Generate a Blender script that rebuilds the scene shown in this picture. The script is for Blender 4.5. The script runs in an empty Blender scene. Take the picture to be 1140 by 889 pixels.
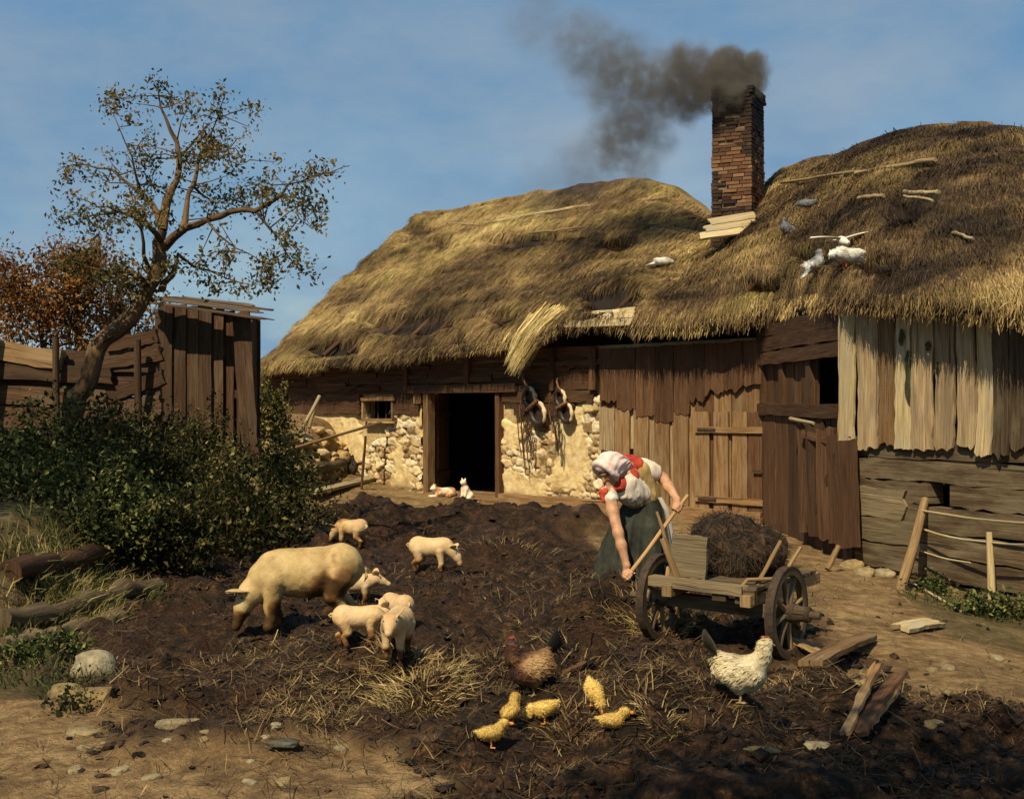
import bpy, math, random
import numpy as np
from mathutils import Vector, Matrix

random.seed(7)
RNG = np.random.default_rng(11)
R = math.radians
SC = bpy.context.scene
COL = SC.collection

# ------------------------------------------------------------------ camera, sky, sun, exposure
F, CAM_H, CX, CY = 1376.0, 1.6, 570.0, 455.0          # focal length and horizon of the 1140 x 889 picture
cam = bpy.data.objects.new('camera', bpy.data.cameras.new('camera'))
COL.objects.link(cam)
cam.data.sensor_width = 36.0
cam.data.lens = F / 1140.0 * 36.0
cam.data.shift_y = 10.5 / 1140.0
cam.location = (0, 0, CAM_H)
cam.rotation_euler = (R(90), 0, 0)
cam.data.clip_start, cam.data.clip_end = 0.1, 2000.0
SC.camera = cam

SUN_EL, SUN_AZ_VEC = R(50.0), (-0.45, -0.89)            # direction towards the sun, on the ground
world = bpy.data.worlds.new('World')
SC.world = world
world.use_nodes = True
wn, wl = world.node_tree.nodes, world.node_tree.links
wn.clear()
w_out = wn.new('ShaderNodeOutputWorld')
w_bg = wn.new('ShaderNodeBackground')
w_sky = wn.new('ShaderNodeTexSky')
w_sky.sky_type = 'NISHITA'
w_sky.sun_disc = False
w_sky.sun_elevation = SUN_EL
w_sky.sun_rotation = math.atan2(SUN_AZ_VEC[0], SUN_AZ_VEC[1])
w_sky.air_density, w_sky.dust_density, w_sky.ozone_density = 1.0, 0.3, 3.5
w_tc = wn.new('ShaderNodeTexCoord')
w_map = wn.new('ShaderNodeMapping')
w_map.inputs['Scale'].default_value = (1.0, 1.0, 2.2)
w_noise = wn.new('ShaderNodeTexNoise')
w_noise.inputs['Scale'].default_value = 4.5
w_noise.inputs['Detail'].default_value = 9.0
w_noise.inputs['Roughness'].default_value = 0.62
w_ramp = wn.new('ShaderNodeValToRGB')
w_ramp.color_ramp.elements[0].position = 0.36
w_ramp.color_ramp.elements[0].color = (0, 0, 0, 1)
w_ramp.color_ramp.elements[1].position = 0.74
w_ramp.color_ramp.elements[1].color = (0.50, 0.50, 0.50, 1)
w_mix = wn.new('ShaderNodeMixRGB')
w_mix.inputs['Color2'].default_value = (3.3, 3.55, 3.75, 1)    # thin veil of cloud
w_tint = wn.new('ShaderNodeMixRGB')
w_tint.blend_type = 'MULTIPLY'
w_tint.inputs['Fac'].default_value = 1.0
w_tint.inputs['Color2'].default_value = (0.92, 0.86, 0.72, 1)
wl.new(w_tc.outputs['Generated'], w_map.inputs['Vector'])
wl.new(w_map.outputs['Vector'], w_noise.inputs['Vector'])
wl.new(w_noise.outputs['Fac'], w_ramp.inputs['Fac'])
wl.new(w_ramp.outputs['Color'], w_mix.inputs['Fac'])
wl.new(w_sky.outputs['Color'], w_tint.inputs['Color1'])
w_deep = wn.new('ShaderNodeMixRGB')
w_deep.inputs['Fac'].default_value = 0.6
w_deep.inputs['Color2'].default_value = (0.80, 2.10, 3.75, 1)
w_n2 = wn.new('ShaderNodeTexNoise')
w_n2.inputs['Scale'].default_value = 7.0
w_n2.inputs['Detail'].default_value = 6.0
w_r2 = wn.new('ShaderNodeValToRGB')
w_r2.color_ramp.elements[0].position, w_r2.color_ramp.elements[0].color = 0.36, (.35, .35, .35, 1)
w_r2.color_ramp.elements[1].position, w_r2.color_ramp.elements[1].color = 0.66, (.90, .90, .90, 1)
wl.new(w_map.outputs['Vector'], w_n2.inputs['Vector'])
wl.new(w_n2.outputs['Fac'], w_r2.inputs['Fac'])
wl.new(w_r2.outputs['Color'], w_deep.inputs['Fac'])
wl.new(w_tint.outputs['Color'], w_deep.inputs['Color1'])
wl.new(w_deep.outputs['Color'], w_mix.inputs['Color1'])
wl.new(w_mix.outputs['Color'], w_bg.inputs['Color'])
w_bg.inputs['Strength'].default_value = 0.10
wl.new(w_bg.outputs['Background'], w_out.inputs['Surface'])

sun = bpy.data.objects.new('sun', bpy.data.lights.new('sun', 'SUN'))
COL.objects.link(sun)
sun.data.energy = 5.0
sun.data.angle = R(0.5)
sun.data.color = (1.0, 0.86, 0.63)
_sd = Vector((SUN_AZ_VEC[0] * math.cos(SUN_EL), SUN_AZ_VEC[1] * math.cos(SUN_EL), math.sin(SUN_EL)))
sun.rotation_euler = _sd.to_track_quat('Z', 'Y').to_euler()
sun.location = (-6, -10, 14)

SC.view_settings.view_transform = 'Standard'
SC.view_settings.look = 'None'
SC.view_settings.gamma = 1.0
SC.view_settings.exposure = 0.36
SC.render.engine = 'CYCLES'
SC.cycles.max_bounces = 6
SC.cycles.diffuse_bounces = 3
SC.cycles.glossy_bounces = 2
SC.cycles.transmission_bounces = 3
SC.cycles.volume_bounces = 1
SC.cycles.transparent_max_bounces = 6
SC.cycles.use_adaptive_sampling = True
SC.cycles.adaptive_threshold = 0.02
SC.cycles.use_denoising = True
SC.cycles.volume_step_rate = 1.0

# ------------------------------------------------------------------ small maths
def at(px, py, d):
    return Vector(((px - CX) / F * d, d, CAM_H - (py - CY) / F * d))

def proj(P):
    P = np.asarray(P, float)
    return CX + P[..., 0] / P[..., 1] * F, CY + (CAM_H - P[..., 2]) / P[..., 1] * F

def sst(x):
    x = np.clip(x, 0, 1)
    return x * x * (3 - 2 * x)

def _hash(ix, iy, iz):
    h = (ix.astype(np.int64) * 374761393 + iy.astype(np.int64) * 668265263 + iz.astype(np.int64) * 1274126177) & 0xffffffff
    h = ((h ^ (h >> 13)) * 1274126177) & 0xffffffff
    h = (h ^ (h >> 16)) & 0xffffffff
    return h.astype(np.float64) / 2147483647.5 - 1.0

def vnoise(x, y, z=0.0):
    x, y, z = np.broadcast_arrays(np.asarray(x, float), np.asarray(y, float), np.asarray(z, float))
    i, j, k = np.floor(x), np.floor(y), np.floor(z)
    fx, fy, fz = x - i, y - j, z - k
    fx, fy, fz = fx * fx * (3 - 2 * fx), fy * fy * (3 - 2 * fy), fz * fz * (3 - 2 * fz)
    r = 0
    for a in (0, 1):
        for b in (0, 1):
            for c in (0, 1):
                w = (fx if a else 1 - fx) * (fy if b else 1 - fy) * (fz if c else 1 - fz)
                r = r + w * _hash(i + a, j + b, k + c)
    return r

def fbm(x, y, z=0.0, octaves=4, gain=0.5):
    s, a, f = 0, 1.0, 1.0
    for o in range(octaves):
        s = s + a * vnoise(np.asarray(x) * f + 17.3 * o, np.asarray(y) * f - 9.1 * o, np.asarray(z) * f + 4.7 * o)
        a *= gain
        f *= 2.03
    return s

# ------------------------------------------------------------------ mesh builder
class MB:
    def __init__(s):
        s.ch = []

    def raw(s, V, Fc, uv=None, rnd=None, tone=0.0, mat=0, smooth=False):
        V = np.asarray(V, float).reshape(-1, 3)
        Fc = np.asarray(Fc, int)
        m, k = Fc.shape
        if uv is None:
            uv = np.zeros((m, k, 2))
        uv = np.broadcast_to(np.asarray(uv, float), (m, k, 2))
        rnd = np.broadcast_to(np.asarray(random.random() if rnd is None else rnd, float), (m,))
        tone = np.broadcast_to(np.asarray(tone, float), (m,))
        s.ch.append((V, Fc, uv, rnd, tone, mat, smooth))
        return s

    def box(s, c, size, rot=None, mat=0, rnd=None, tone=0.0, taper=1.0):
        h = np.asarray(size, float) / 2
        sg = np.array([(x, y, z) for x in (-1, 1) for y in (-1, 1) for z in (-1, 1)], float)
        L = sg * h
        L[sg[:, 2] > 0, :2] *= taper
        Rm = np.eye(3) if rot is None else np.array(rot)
        V = L @ Rm.T + np.asarray(c, float)
        Fc = np.array([(0, 1, 3, 2), (4, 6, 7, 5), (0, 4, 5, 1), (2, 3, 7, 6), (0, 2, 6, 4), (1, 5, 7, 3)])
        rn = random.random() if rnd is None else rnd
        lo = int(np.argmax(h))
        uv = np.zeros((6, 4, 2))
        for f in range(6):
            ax = [0, 0, 1, 1, 2, 2][f]
            o = [i for i in range(3) if i != ax]
            va = lo if lo in o else o[1]
            ua = [i for i in o if i != va][0]
            uv[f, :, 0] = L[Fc[f], ua] + rn * 7.3 + f * .37
            uv[f, :, 1] = L[Fc[f], va] + rn * 13.1
        return s.raw(V, Fc, uv, rn, tone, mat)

    def bar(s, p0, p1, w, t, nrm=(0, 0, 1), mat=0, rnd=None, tone=0.0):
        p0, p1, n = Vector(p0), Vector(p1), Vector(nrm)
        d = (p1 - p0)
        ln = d.length
        d.normalize()
        side = n.cross(d)
        if side.length < 1e-4:
            side = Vector((1, 0, 0)).cross(d)
        side.normalize()
        n = d.cross(side)
        rot = np.array([side, n, d]).T
        return s.box((p0 + p1) / 2, (w, t, ln), rot, mat, rnd, tone)

    def plank(s, p0, p1, w, t, nrm, rag0=0.0, rag1=0.0, wob=0.006, ns=4, nr=7, mat=0, rnd=None, tone=0.0, w1=None, warp=0.0):
        """a weathered board from p0 to p1 with uneven edges and torn ends; nrm is its face normal"""
        p0, p1, n = Vector(p0), Vector(p1), Vector(nrm)
        d = p1 - p0
        ln = d.length
        d.normalize()
        side = n.cross(d).normalized()
        n = d.cross(side).normalized()
        w1 = w if w1 is None else w1
        rn = random.random() if rnd is None else rnd
        G = np.zeros((2, nr + 1, ns + 1, 3))
        UVg = np.zeros((nr + 1, ns + 1, 2))
        e0 = [random.uniform(-1, 1) * abs(random.uniform(-1, 1)) * rag0 * .8 for _ in range(ns + 1)]
        e1 = [random.uniform(-1, 1) * abs(random.uniform(-1, 1)) * rag1 * .8 for _ in range(ns + 1)]
        wl_ = [random.uniform(-1, 1) * wob for _ in range(nr + 1)]
        wr_ = [random.uniform(-1, 1) * wob for _ in range(nr + 1)]
        bend = random.uniform(-1, 1) * warp
        tw = random.uniform(-1, 1) * warp
        for j in range(nr + 1):
            f = j / nr
            ww = w + (w1 - w) * f
            for i in range(ns + 1):
                u = i / ns - .5
                x = u * ww + (wl_[j] if i == 0 else wr_[j] if i == ns else 0)
                y = f * ln + e0[i] * (1 - f) ** 4 + e1[i] * f ** 4
                off = bend * math.sin(math.pi * f) + tw * u * f
                base = p0 + side * x + d * y + n * off
                G[0, j, i] = base + n * (t / 2)
                G[1, j, i] = base - n * (t / 2)
                UVg[j, i] = (x + rn * 7.3, y + rn * 13.1)
        V = G.reshape(-1, 3)
        idx = np.arange(2 * (nr + 1) * (ns + 1)).reshape(2, nr + 1, ns + 1)
        q, uv = [], []
        UF = UVg
        for j in range(nr):
            for i in range(ns):
                q.append((idx[0, j, i], idx[0, j, i + 1], idx[0, j + 1, i + 1], idx[0, j + 1, i]))
                uv.append((UF[j, i], UF[j, i + 1], UF[j + 1, i + 1], UF[j + 1, i]))
                q.append((idx[1, j, i], idx[1, j + 1, i], idx[1, j + 1, i + 1], idx[1, j, i + 1]))
                uv.append((UF[j, i], UF[j + 1, i], UF[j + 1, i + 1], UF[j, i + 1]))
            for i, fl in ((0, 1), (ns, 0)):
                a = (idx[0, j, i], idx[0, j + 1, i], idx[1, j + 1, i], idx[1, j, i])
                ua = (UF[j, i], UF[j + 1, i], UF[j + 1, i] + (t, 0), UF[j, i] + (t, 0))
                q.append(a if fl else a[::-1])
                uv.append(ua if fl else ua[::-1])
        for j, fl in ((0, 0), (nr, 1)):
            for i in range(ns):
                a = (idx[0, j, i], idx[0, j, i + 1], idx[1, j, i + 1], idx[1, j, i])
                ua = (UF[j, i], UF[j, i + 1], UF[j, i + 1] + (0, t), UF[j, i] + (0, t))
                q.append(a[::-1] if not fl else a)
                uv.append(ua[::-1] if not fl else ua)
        return s.raw(V, q, np.array(uv), rn, tone, mat)

    def tube(s, pts, rad, n=8, mat=0, rnd=None, tone=0.0, cap=True, smooth=True, rough=0.0, flat=1.0):
        pts = [Vector(p) for p in pts]
        m = len(pts)
        if not hasattr(rad, '__len__'):
            rad = [rad] * m
        rn = random.random() if rnd is None else rnd
        V, UV = [], []
        ref = Vector((0, 0, 1))
        acc = 0
        prev = None
        for i, p in enumerate(pts):
            t = (pts[min(i + 1, m - 1)] - pts[max(i - 1, 0)])
            if t.length < 1e-9:
                t = Vector((0, 0, 1))
            t.normalize()
            if prev is None:
                a = ref.cross(t)
                if a.length < .1:
                    a = Vector((1, 0, 0)).cross(t)
            else:
                a = prev - t * prev.dot(t)
            a.normalize()
            prev = a
            b = t.cross(a)
            if i:
                acc += (p - pts[i - 1]).length
            for k in range(n):
                th = 2 * math.pi * k / n
                r = rad[i] * (1 + rough * random.uniform(-1, 1))
                V.append(p + a * (r * math.cos(th)) + b * (r * math.sin(th) * flat))
            UV.append(acc)
        q, uv = [], []
        for i in range(m - 1):
            for k in range(n):
                k2 = (k + 1) % n
                q.append((i * n + k, i * n + k2, (i + 1) * n + k2, (i + 1) * n + k))
                c = 2 * math.pi * max(rad)
                u0, u1 = k / n * c + rn * 7.3, (k + 1) / n * c + rn * 7.3
                uv.append(((u0, UV[i] + rn * 9), (u1, UV[i] + rn * 9), (u1, UV[i + 1] + rn * 9), (u0, UV[i + 1] + rn * 9)))
        s.raw([tuple(v) for v in V], q, np.array(uv), rn, tone, mat, smooth)
        if cap:
            for i, fl in ((0, 1), (m - 1, 0)):
                Vc = [tuple(pts[i])] + [tuple(V[i * n + k]) for k in range(n)]
                t3 = [(0, 1 + (k + 1) % n, 1 + k) if fl else (0, 1 + k, 1 + (k + 1) % n) for k in range(n)]
                uvc = [[(Vc[a][0] + rn, Vc[a][2] + rn) for a in t] for t in t3]
                s.raw(Vc, t3, np.array(uvc), rn, tone, mat)
        return s

    def grid(s, P, mat=0, smooth=True, tone=0.0, rnd=None, uv=None, flip=False, closed_u=False):
        """P: (rows, cols, 3)"""
        P = np.asarray(P, float)
        nr, nc = P.shape[:2]
        idx = np.arange(nr * nc).reshape(nr, nc)
        if closed_u:
            idx = np.concatenate([idx, idx[:, :1]], 1)
        q = np.stack([idx[:-1, :-1], idx[:-1, 1:], idx[1:, 1:], idx[1:, :-1]], -1).reshape(-1, 4)
        if flip:
            q = q[:, ::-1]
        uvv = None
        if uv is not None:
            U = np.asarray(uv, float).reshape(-1, 2)
            uvv = U[q]
        return s.raw(P.reshape(-1, 3), q, uvv, rnd, tone, mat, smooth)

    def ribbons(s, P0, P1, P2, W, rnd, tone=0.0, mat=0):
        """thin blades through three points each; W = (N,3) half width vectors"""
        n = len(P0)
        V = np.stack([P0 - W, P0 + W, P1 - W * .85, P1 + W * .85, P2 - W * .2, P2 + W * .2], 1).reshape(-1, 3)
        b = np.arange(n)[:, None] * 6
        q = np.concatenate([b + np.array([0, 1, 3, 2]), b + np.array([2, 3, 5, 4])], 0)
        rr = np.concatenate([rnd, rnd])
        tt = np.broadcast_to(np.asarray(tone, float), (n,))
        return s.raw(V, q, None, rr, np.concatenate([tt, tt]), mat)

    def leaves(s, C, D, S, size, rnd, tone=0.0, mat=0, aspect=.5):
        """leaf quads: centre C, direction D, side S (unit vectors), size (N,)"""
        n = len(C)
        D = D * size[:, None]
        S = S * (size * aspect)[:, None]
        N = np.cross(D, S)
        N = N / (np.linalg.norm(N, axis=1, keepdims=True) + 1e-9) * (size * .12)[:, None]
        V = np.stack([C - D * .5, C + S * .5 + N, C + D * .5, C - S * .5 + N], 1).reshape(-1, 3)
        q = np.arange(n)[:, None] * 4 + np.array([0, 1, 2, 3])
        return s.raw(V, q, None, rnd, tone, mat)

    def xform(s, M):
        M = np.array(M)
        s.ch = [(V @ M[:3, :3].T + M[:3, 3], a, b, c, d, e, f) for V, a, b, c, d, e, f in s.ch]
        return s

    def verts(s):
        return np.concatenate([c[0] for c in s.ch])

    def mesh(s, name, mats):
        me = bpy.data.meshes.new(name)
        V = np.concatenate([c[0] for c in s.ch])
        offs = np.cumsum([0] + [len(c[0]) for c in s.ch])
        loops = np.concatenate([(c[1] + o).ravel() for c, o in zip(s.ch, offs)])
        sizes = np.concatenate([np.full(len(c[1]), c[1].shape[1]) for c in s.ch])
        starts = np.concatenate([[0], np.cumsum(sizes)[:-1]])
        me.vertices.add(len(V))
        me.vertices.foreach_set('co', V.astype(np.float32).ravel())
        me.loops.add(len(loops))
        me.loops.foreach_set('vertex_index', loops.astype(np.int32))
        me.polygons.add(len(sizes))
        me.polygons.foreach_set('loop_start', starts.astype(np.int32))
        me.polygons.foreach_set('loop_total', sizes.astype(np.int32))
        me.polygons.foreach_set('material_index', np.concatenate([np.full(len(c[1]), c[5]) for c in s.ch]).astype(np.int32))
        me.polygons.foreach_set('use_smooth', np.concatenate([np.full(len(c[1]), c[6]) for c in s.ch]).astype(bool))
        uvl = me.uv_layers.new(name='UVMap')
        uvl.data.foreach_set('uv', np.concatenate([c[2].reshape(-1, 2) for c in s.ch]).astype(np.float32).ravel())
        for nm, ix in (('rnd', 3), ('tone', 4)):
            at_ = me.attributes.new(nm, 'FLOAT', 'FACE')
            at_.data.foreach_set('value', np.concatenate([c[ix] for c in s.ch]).astype(np.float32))
        me.update(calc_edges=True)
        me.validate()
        for m in (mats if isinstance(mats, (list, tuple)) else [mats]):
            me.materials.append(m)
        return me

def obj(name, geo, mats, parent=None, world_space=False, label=None, cat=None, group=None, kind=None, loc=None, rotz=0.0):
    me = geo.mesh(name, mats) if isinstance(geo, MB) else geo
    o = bpy.data.objects.new(name, me)
    COL.objects.link(o)
    if parent is not None:
        o.parent = parent
        if world_space:
            p, q = parent, Vector((0, 0, 0))
            while p is not None:
                q += p.location
                p = p.parent
            o.location = -q
    if loc is not None:
        o.location = loc
    if rotz:
        o.rotation_euler.z = rotz
    return tag(o, label, cat, group, kind)

def tag(o, label=None, cat=None, group=None, kind=None):
    if label: o['label'] = label
    if cat: o['category'] = cat
    if group: o['group'] = group
    if kind: o['kind'] = kind
    return o

def thing(name, label, cat, loc=(0, 0, 0), rotz=0.0, group=None):
    o = bpy.data.objects.new(name, None)
    COL.objects.link(o)
    o.empty_display_size = .2
    o.location = loc
    o.rotation_euler.z = rotz
    return tag(o, label, cat, group)

# ------------------------------------------------------------------ bodies: rounded cones and ellipsoids grown into one skin
def rotm(rx=0, ry=0, rz=0):
    return np.array(Matrix.Rotation(R(rz), 3, 'Z') @ Matrix.Rotation(R(ry), 3, 'Y') @ Matrix.Rotation(R(rx), 3, 'X'))

def cone(a, b, ra, rb, k=None):
    return ('c', np.array(a, float), np.array(b, float), ra, rb, k)

def ell(c, r, rot=None, k=None):
    return ('e', np.array(c, float), np.array(r, float), np.eye(3) if rot is None else rot, k)

def chain(pts, rad, k=None):
    return [cone(pts[i], pts[i + 1], rad[i], rad[i + 1], k) for i in range(len(pts) - 1)]

def skin(prims, res=.01, k=.03, smooth_it=1):
    lo, hi = np.full(3, 1e9), np.full(3, -1e9)
    bbs = []
    for p in prims:
        if p[0] == 'c':
            r = max(p[3], p[4])
            a, b = np.minimum(p[1], p[2]) - r, np.maximum(p[1], p[2]) + r
        else:
            r = p[2].max()
            e = np.sqrt(((p[3] * p[2]) ** 2).sum(1))
            a, b = p[1] - e, p[1] + e
        bbs.append((a, b))
        lo, hi = np.minimum(lo, a), np.maximum(hi, b)
    lo = lo - 4 * res
    n = np.ceil((hi - lo) / res).astype(int) + 5
    f = np.full(n, 1.0, np.float32)
    for p, (a, b) in zip(prims, bbs):
        kk = p[-1] if p[-1] is not None else k
        m = kk + 3 * res
        i0 = np.maximum(np.floor((a - m - lo) / res).astype(int), 0)
        i1 = np.minimum(np.ceil((b + m - lo) / res).astype(int) + 1, n)
        ax = [(lo[d] + np.arange(i0[d], i1[d]) * res).astype(np.float32) for d in range(3)]
        X, Y, Z = np.meshgrid(*ax, indexing='ij', sparse=True)
        if p[0] == 'c':
            A, B = p[1], p[2]
            ab = B - A
            L2 = max((ab ** 2).sum(), 1e-9)
            t = np.clip(((X - A[0]) * ab[0] + (Y - A[1]) * ab[1] + (Z - A[2]) * ab[2]) / L2, 0, 1)
            d = np.sqrt((X - A[0] - t * ab[0]) ** 2 + (Y - A[1] - t * ab[1]) ** 2 + (Z - A[2] - t * ab[2]) ** 2) - (p[3] + (p[4] - p[3]) * t)
        else:
            Rm, r = p[3], p[2]
            x, y, z = X - p[1][0], Y - p[1][1], Z - p[1][2]
            l = [x * Rm[0, i] + y * Rm[1, i] + z * Rm[2, i] for i in range(3)]
            k0 = np.sqrt(sum((l[i] / r[i]) ** 2 for i in range(3)))
            k1 = np.sqrt(sum((l[i] / r[i] ** 2) ** 2 for i in range(3))) + 1e-9
            d = k0 * (k0 - 1) / k1
        sl = tuple(slice(i0[d_], i1[d_]) for d_ in range(3))
        g = f[sl]
        h = np.maximum(kk - np.abs(g - d), 0) / kk
        f[sl] = np.minimum(g, d) - h * h * kk * .25
    # surface nets
    ins = f < 0
    cnt = np.zeros(np.array(n) - 1, np.int8)
    for dx in (0, 1):
        for dy in (0, 1):
            for dz in (0, 1):
                cnt += ins[dx:n[0] - 1 + dx, dy:n[1] - 1 + dy, dz:n[2] - 1 + dz]
    act = np.argwhere((cnt > 0) & (cnt < 8))
    vid = np.full(cnt.shape, -1, np.int32)
    vid[tuple(act.T)] = np.arange(len(act))
    acc, num = np.zeros((len(act), 3)), np.zeros(len(act))
    cs = [(x, y, z) for x in (0, 1) for y in (0, 1) for z in (0, 1)]
    for c0 in cs:
        for d in range(3):
            if c0[d]:
                continue
            c1 = list(c0)
            c1[d] = 1
            a0, a1 = act + np.array(c0), act + np.array(c1)
            f0, f1 = f[tuple(a0.T)], f[tuple(a1.T)]
            x = (f0 < 0) != (f1 < 0)
            t = np.where(x, f0 / np.where(x, f0 - f1, 1), 0)
            pt = np.array(c0, float) + t[:, None] * (np.array(c1) - np.array(c0))
            acc += np.where(x[:, None], pt, 0)
            num += x
    V = lo + (act + acc / num[:, None]) * res
    q = []
    for d in range(3):
        s0 = [slice(1, -1)] * 3
        s1 = [slice(1, -1)] * 3
        s0[d], s1[d] = slice(0, -1), slice(1, None)
        A, B = ins[tuple(s0)], ins[tuple(s1)]
        e = np.argwhere(A != B)
        if not len(e):
            continue
        fl = A[tuple(e.T)]
        off = np.ones(3, int)
        off[d] = 0
        e = e + off
        o1, o2 = [(1, 2), (2, 0), (0, 1)][d]
        u, v = np.zeros(3, int), np.zeros(3, int)
        u[o1], v[o2] = 1, 1
        ids = np.stack([vid[tuple((e - u - v).T)], vid[tuple((e - v).T)], vid[tuple(e.T)], vid[tuple((e - u).T)]], 1)
        q.append(np.where(fl[:, None], ids, ids[:, ::-1]))
    Q = np.concatenate(q)
    for _ in range(smooth_it):
        s_, c_ = np.zeros_like(V), np.zeros(len(V))
        for a, b in ((0, 1), (1, 2), (2, 3), (3, 0)):
            np.add.at(s_, Q[:, a], V[Q[:, b]])
            np.add.at(c_, Q[:, a], 1)
        V = V * .5 + .5 * s_ / np.maximum(c_, 1)[:, None]
    return V, Q

def vnormals(V, Q):
    fn = np.cross(V[Q[:, 2]] - V[Q[:, 0]], V[Q[:, 3]] - V[Q[:, 1]])
    N = np.zeros_like(V)
    for k in range(4):
        np.add.at(N, Q[:, k], fn)
    return N / (np.linalg.norm(N, axis=1, keepdims=True) + 1e-12)

def body(prims, res=.01, k=.03, tone=None, noise_amp=0.0, noise_f=20.0, mat=0, mb=None, warp=None):
    V, Q = skin(prims, res, k)
    if warp is not None:
        V = warp(V)
    if noise_amp:
        V = V + vnormals(V, Q) * (noise_amp * fbm(V[:, 0] * noise_f, V[:, 1] * noise_f, V[:, 2] * noise_f, 3))[:, None]
    mb = mb or MB()
    t = 0.0 if tone is None else tone(V[Q].mean(1))
    mb.raw(V, Q, None, RNG.random(len(Q)) * .0 + random.random(), t, mat, True)
    return mb, V, Q

def fuzz(mb, V, Q, n, length, back=(-1, 0, 0), lift=.35, width=.003, mat=0, tone=None, where=None, jit=.35):
    """short hairs or feathers combed along `back` over a body"""
    C = V[Q].mean(1)
    N = vnormals(V, Q)[Q].mean(1)
    N /= np.linalg.norm(N, axis=1, keepdims=True) + 1e-9
    ar = np.linalg.norm(np.cross(V[Q[:, 2]] - V[Q[:, 0]], V[Q[:, 3]] - V[Q[:, 1]]), axis=1)
    if where is not None:
        ar = ar * where(C)
    i = RNG.choice(len(C), n, p=ar / ar.sum())
    P, N = C[i], N[i]
    b = np.array(back, float) + RNG.normal(0, jit, (n, 3))
    T = b - N * (b * N).sum(1, keepdims=True)
    T /= np.linalg.norm(T, axis=1, keepdims=True) + 1e-9
    L = length * RNG.uniform(.6, 1.3, n)[:, None]
    S = np.cross(N, T) * (width * RNG.uniform(.6, 1.4, n)[:, None])
    P0 = P - N * .002
    P1 = P + (T * .55 + N * lift * .5) * L
    P2 = P + (T + N * lift * .7) * L
    mb.ribbons(P0, P1, P2, S, RNG.random(n), 0.0 if tone is None else tone(P), mat)

# ------------------------------------------------------------------ materials
class NT:
    def __init__(s, name):
        s.m = bpy.data.materials.new(name)
        s.m.use_nodes = True
        s.n, s.l = s.m.node_tree.nodes, s.m.node_tree.links
        s.n.clear()
        s.out = s.n.new('ShaderNodeOutputMaterial')
    def node(s, t, ins=None, **kw):
        x = s.n.new(t)
        for k, v in kw.items():
            setattr(x, k, v)
        for k, v in (ins or {}).items():
            if hasattr(v, 'is_output'):
                s.l.new(v, x.inputs[k])
            else:
                x.inputs[k].default_value = v
        return x
    def math(s, op, a, b=None, c=None, clamp=False):
        x = s.n.new('ShaderNodeMath')
        x.operation, x.use_clamp = op, clamp
        for i, v in enumerate((a, b, c)):
            if v is None:
                continue
            if hasattr(v, 'is_output'):
                s.l.new(v, x.inputs[i])
            else:
                x.inputs[i].default_value = v
        return x.outputs[0]
    def ramp(s, fac, stops, interp='LINEAR'):
        x = s.n.new('ShaderNodeValToRGB')
        x.color_ramp.interpolation = interp
        e = x.color_ramp.elements
        while len(e) < len(stops):
            e.new(.5)
        for i, (p, c) in enumerate(stops):
            e[i].position = p
            e[i].color = (c[0], c[1], c[2], 1) if hasattr(c, '__len__') else (c, c, c, 1)
        s.l.new(fac, x.inputs['Fac'])
        return x.outputs['Color']
    def mix(s, fac, a, b, blend='MIX'):
        x = s.n.new('ShaderNodeMixRGB')
        x.blend_type = blend
        for nm, v in (('Fac', fac), ('Color1', a), ('Color2', b)):
            if hasattr(v, 'is_output'):
                s.l.new(v, x.inputs[nm])
            elif nm == 'Fac':
                x.inputs[nm].default_value = v
            else:
                x.inputs[nm].default_value = (v[0], v[1], v[2], 1)
        return x.outputs[0]
    def attr(s, name):
        return s.node('ShaderNodeAttribute', attribute_name=name).outputs['Fac']
    def noise(s, vec, scale, detail=6, rough=.6, dist=0.0):
        return s.node('ShaderNodeTexNoise', {'Vector': vec, 'Scale': scale, 'Detail': detail, 'Roughness': rough, 'Distortion': dist}).outputs['Fac']
    def mapping(s, vec, scale):
        return s.node('ShaderNodeMapping', {'Vector': vec, 'Scale': scale}).outputs[0]
    def objc(s):
        return s.node('ShaderNodeTexCoord').outputs['Object']
    def uv(s):
        return s.node('ShaderNodeUVMap', uv_map='UVMap').outputs[0]
    def bump(s, h, strength=.5, dist=.02, normal=None):
        x = s.node('ShaderNodeBump', {'Height': h, 'Strength': strength, 'Distance': dist})
        if normal is not None:
            s.l.new(normal, x.inputs['Normal'])
        return x.outputs[0]
    def bsdf(s, color, rough=.85, normal=None, spec=.25, sss=0.0, trans=0.0, **kw):
        b = s.n.new('ShaderNodeBsdfPrincipled')
        if hasattr(color, 'is_output'):
            s.l.new(color, b.inputs['Base Color'])
        else:
            b.inputs['Base Color'].default_value = (*color[:3], 1)
        if hasattr(rough, 'is_output'):
            s.l.new(rough, b.inputs['Roughness'])
        else:
            b.inputs['Roughness'].default_value = rough
        b.inputs['Specular IOR Level'].default_value = spec
        if normal is not None:
            s.l.new(normal, b.inputs['Normal'])
        for k, v in kw.items():
            b.inputs[k].default_value = v
        o = b.outputs[0]
        if trans:
            t = s.n.new('ShaderNodeBsdfTranslucent')
            if hasattr(color, 'is_output'):
                s.l.new(color, t.inputs[0])
            else:
                t.inputs[0].default_value = (*color[:3], 1)
            mx = s.n.new('ShaderNodeMixShader')
            mx.inputs[0].default_value = trans
            s.l.new(o, mx.inputs[1])
            s.l.new(t.outputs[0], mx.inputs[2])
            o = mx.outputs[0]
        s.l.new(o, s.out.inputs['Surface'])
        return s.m

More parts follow.
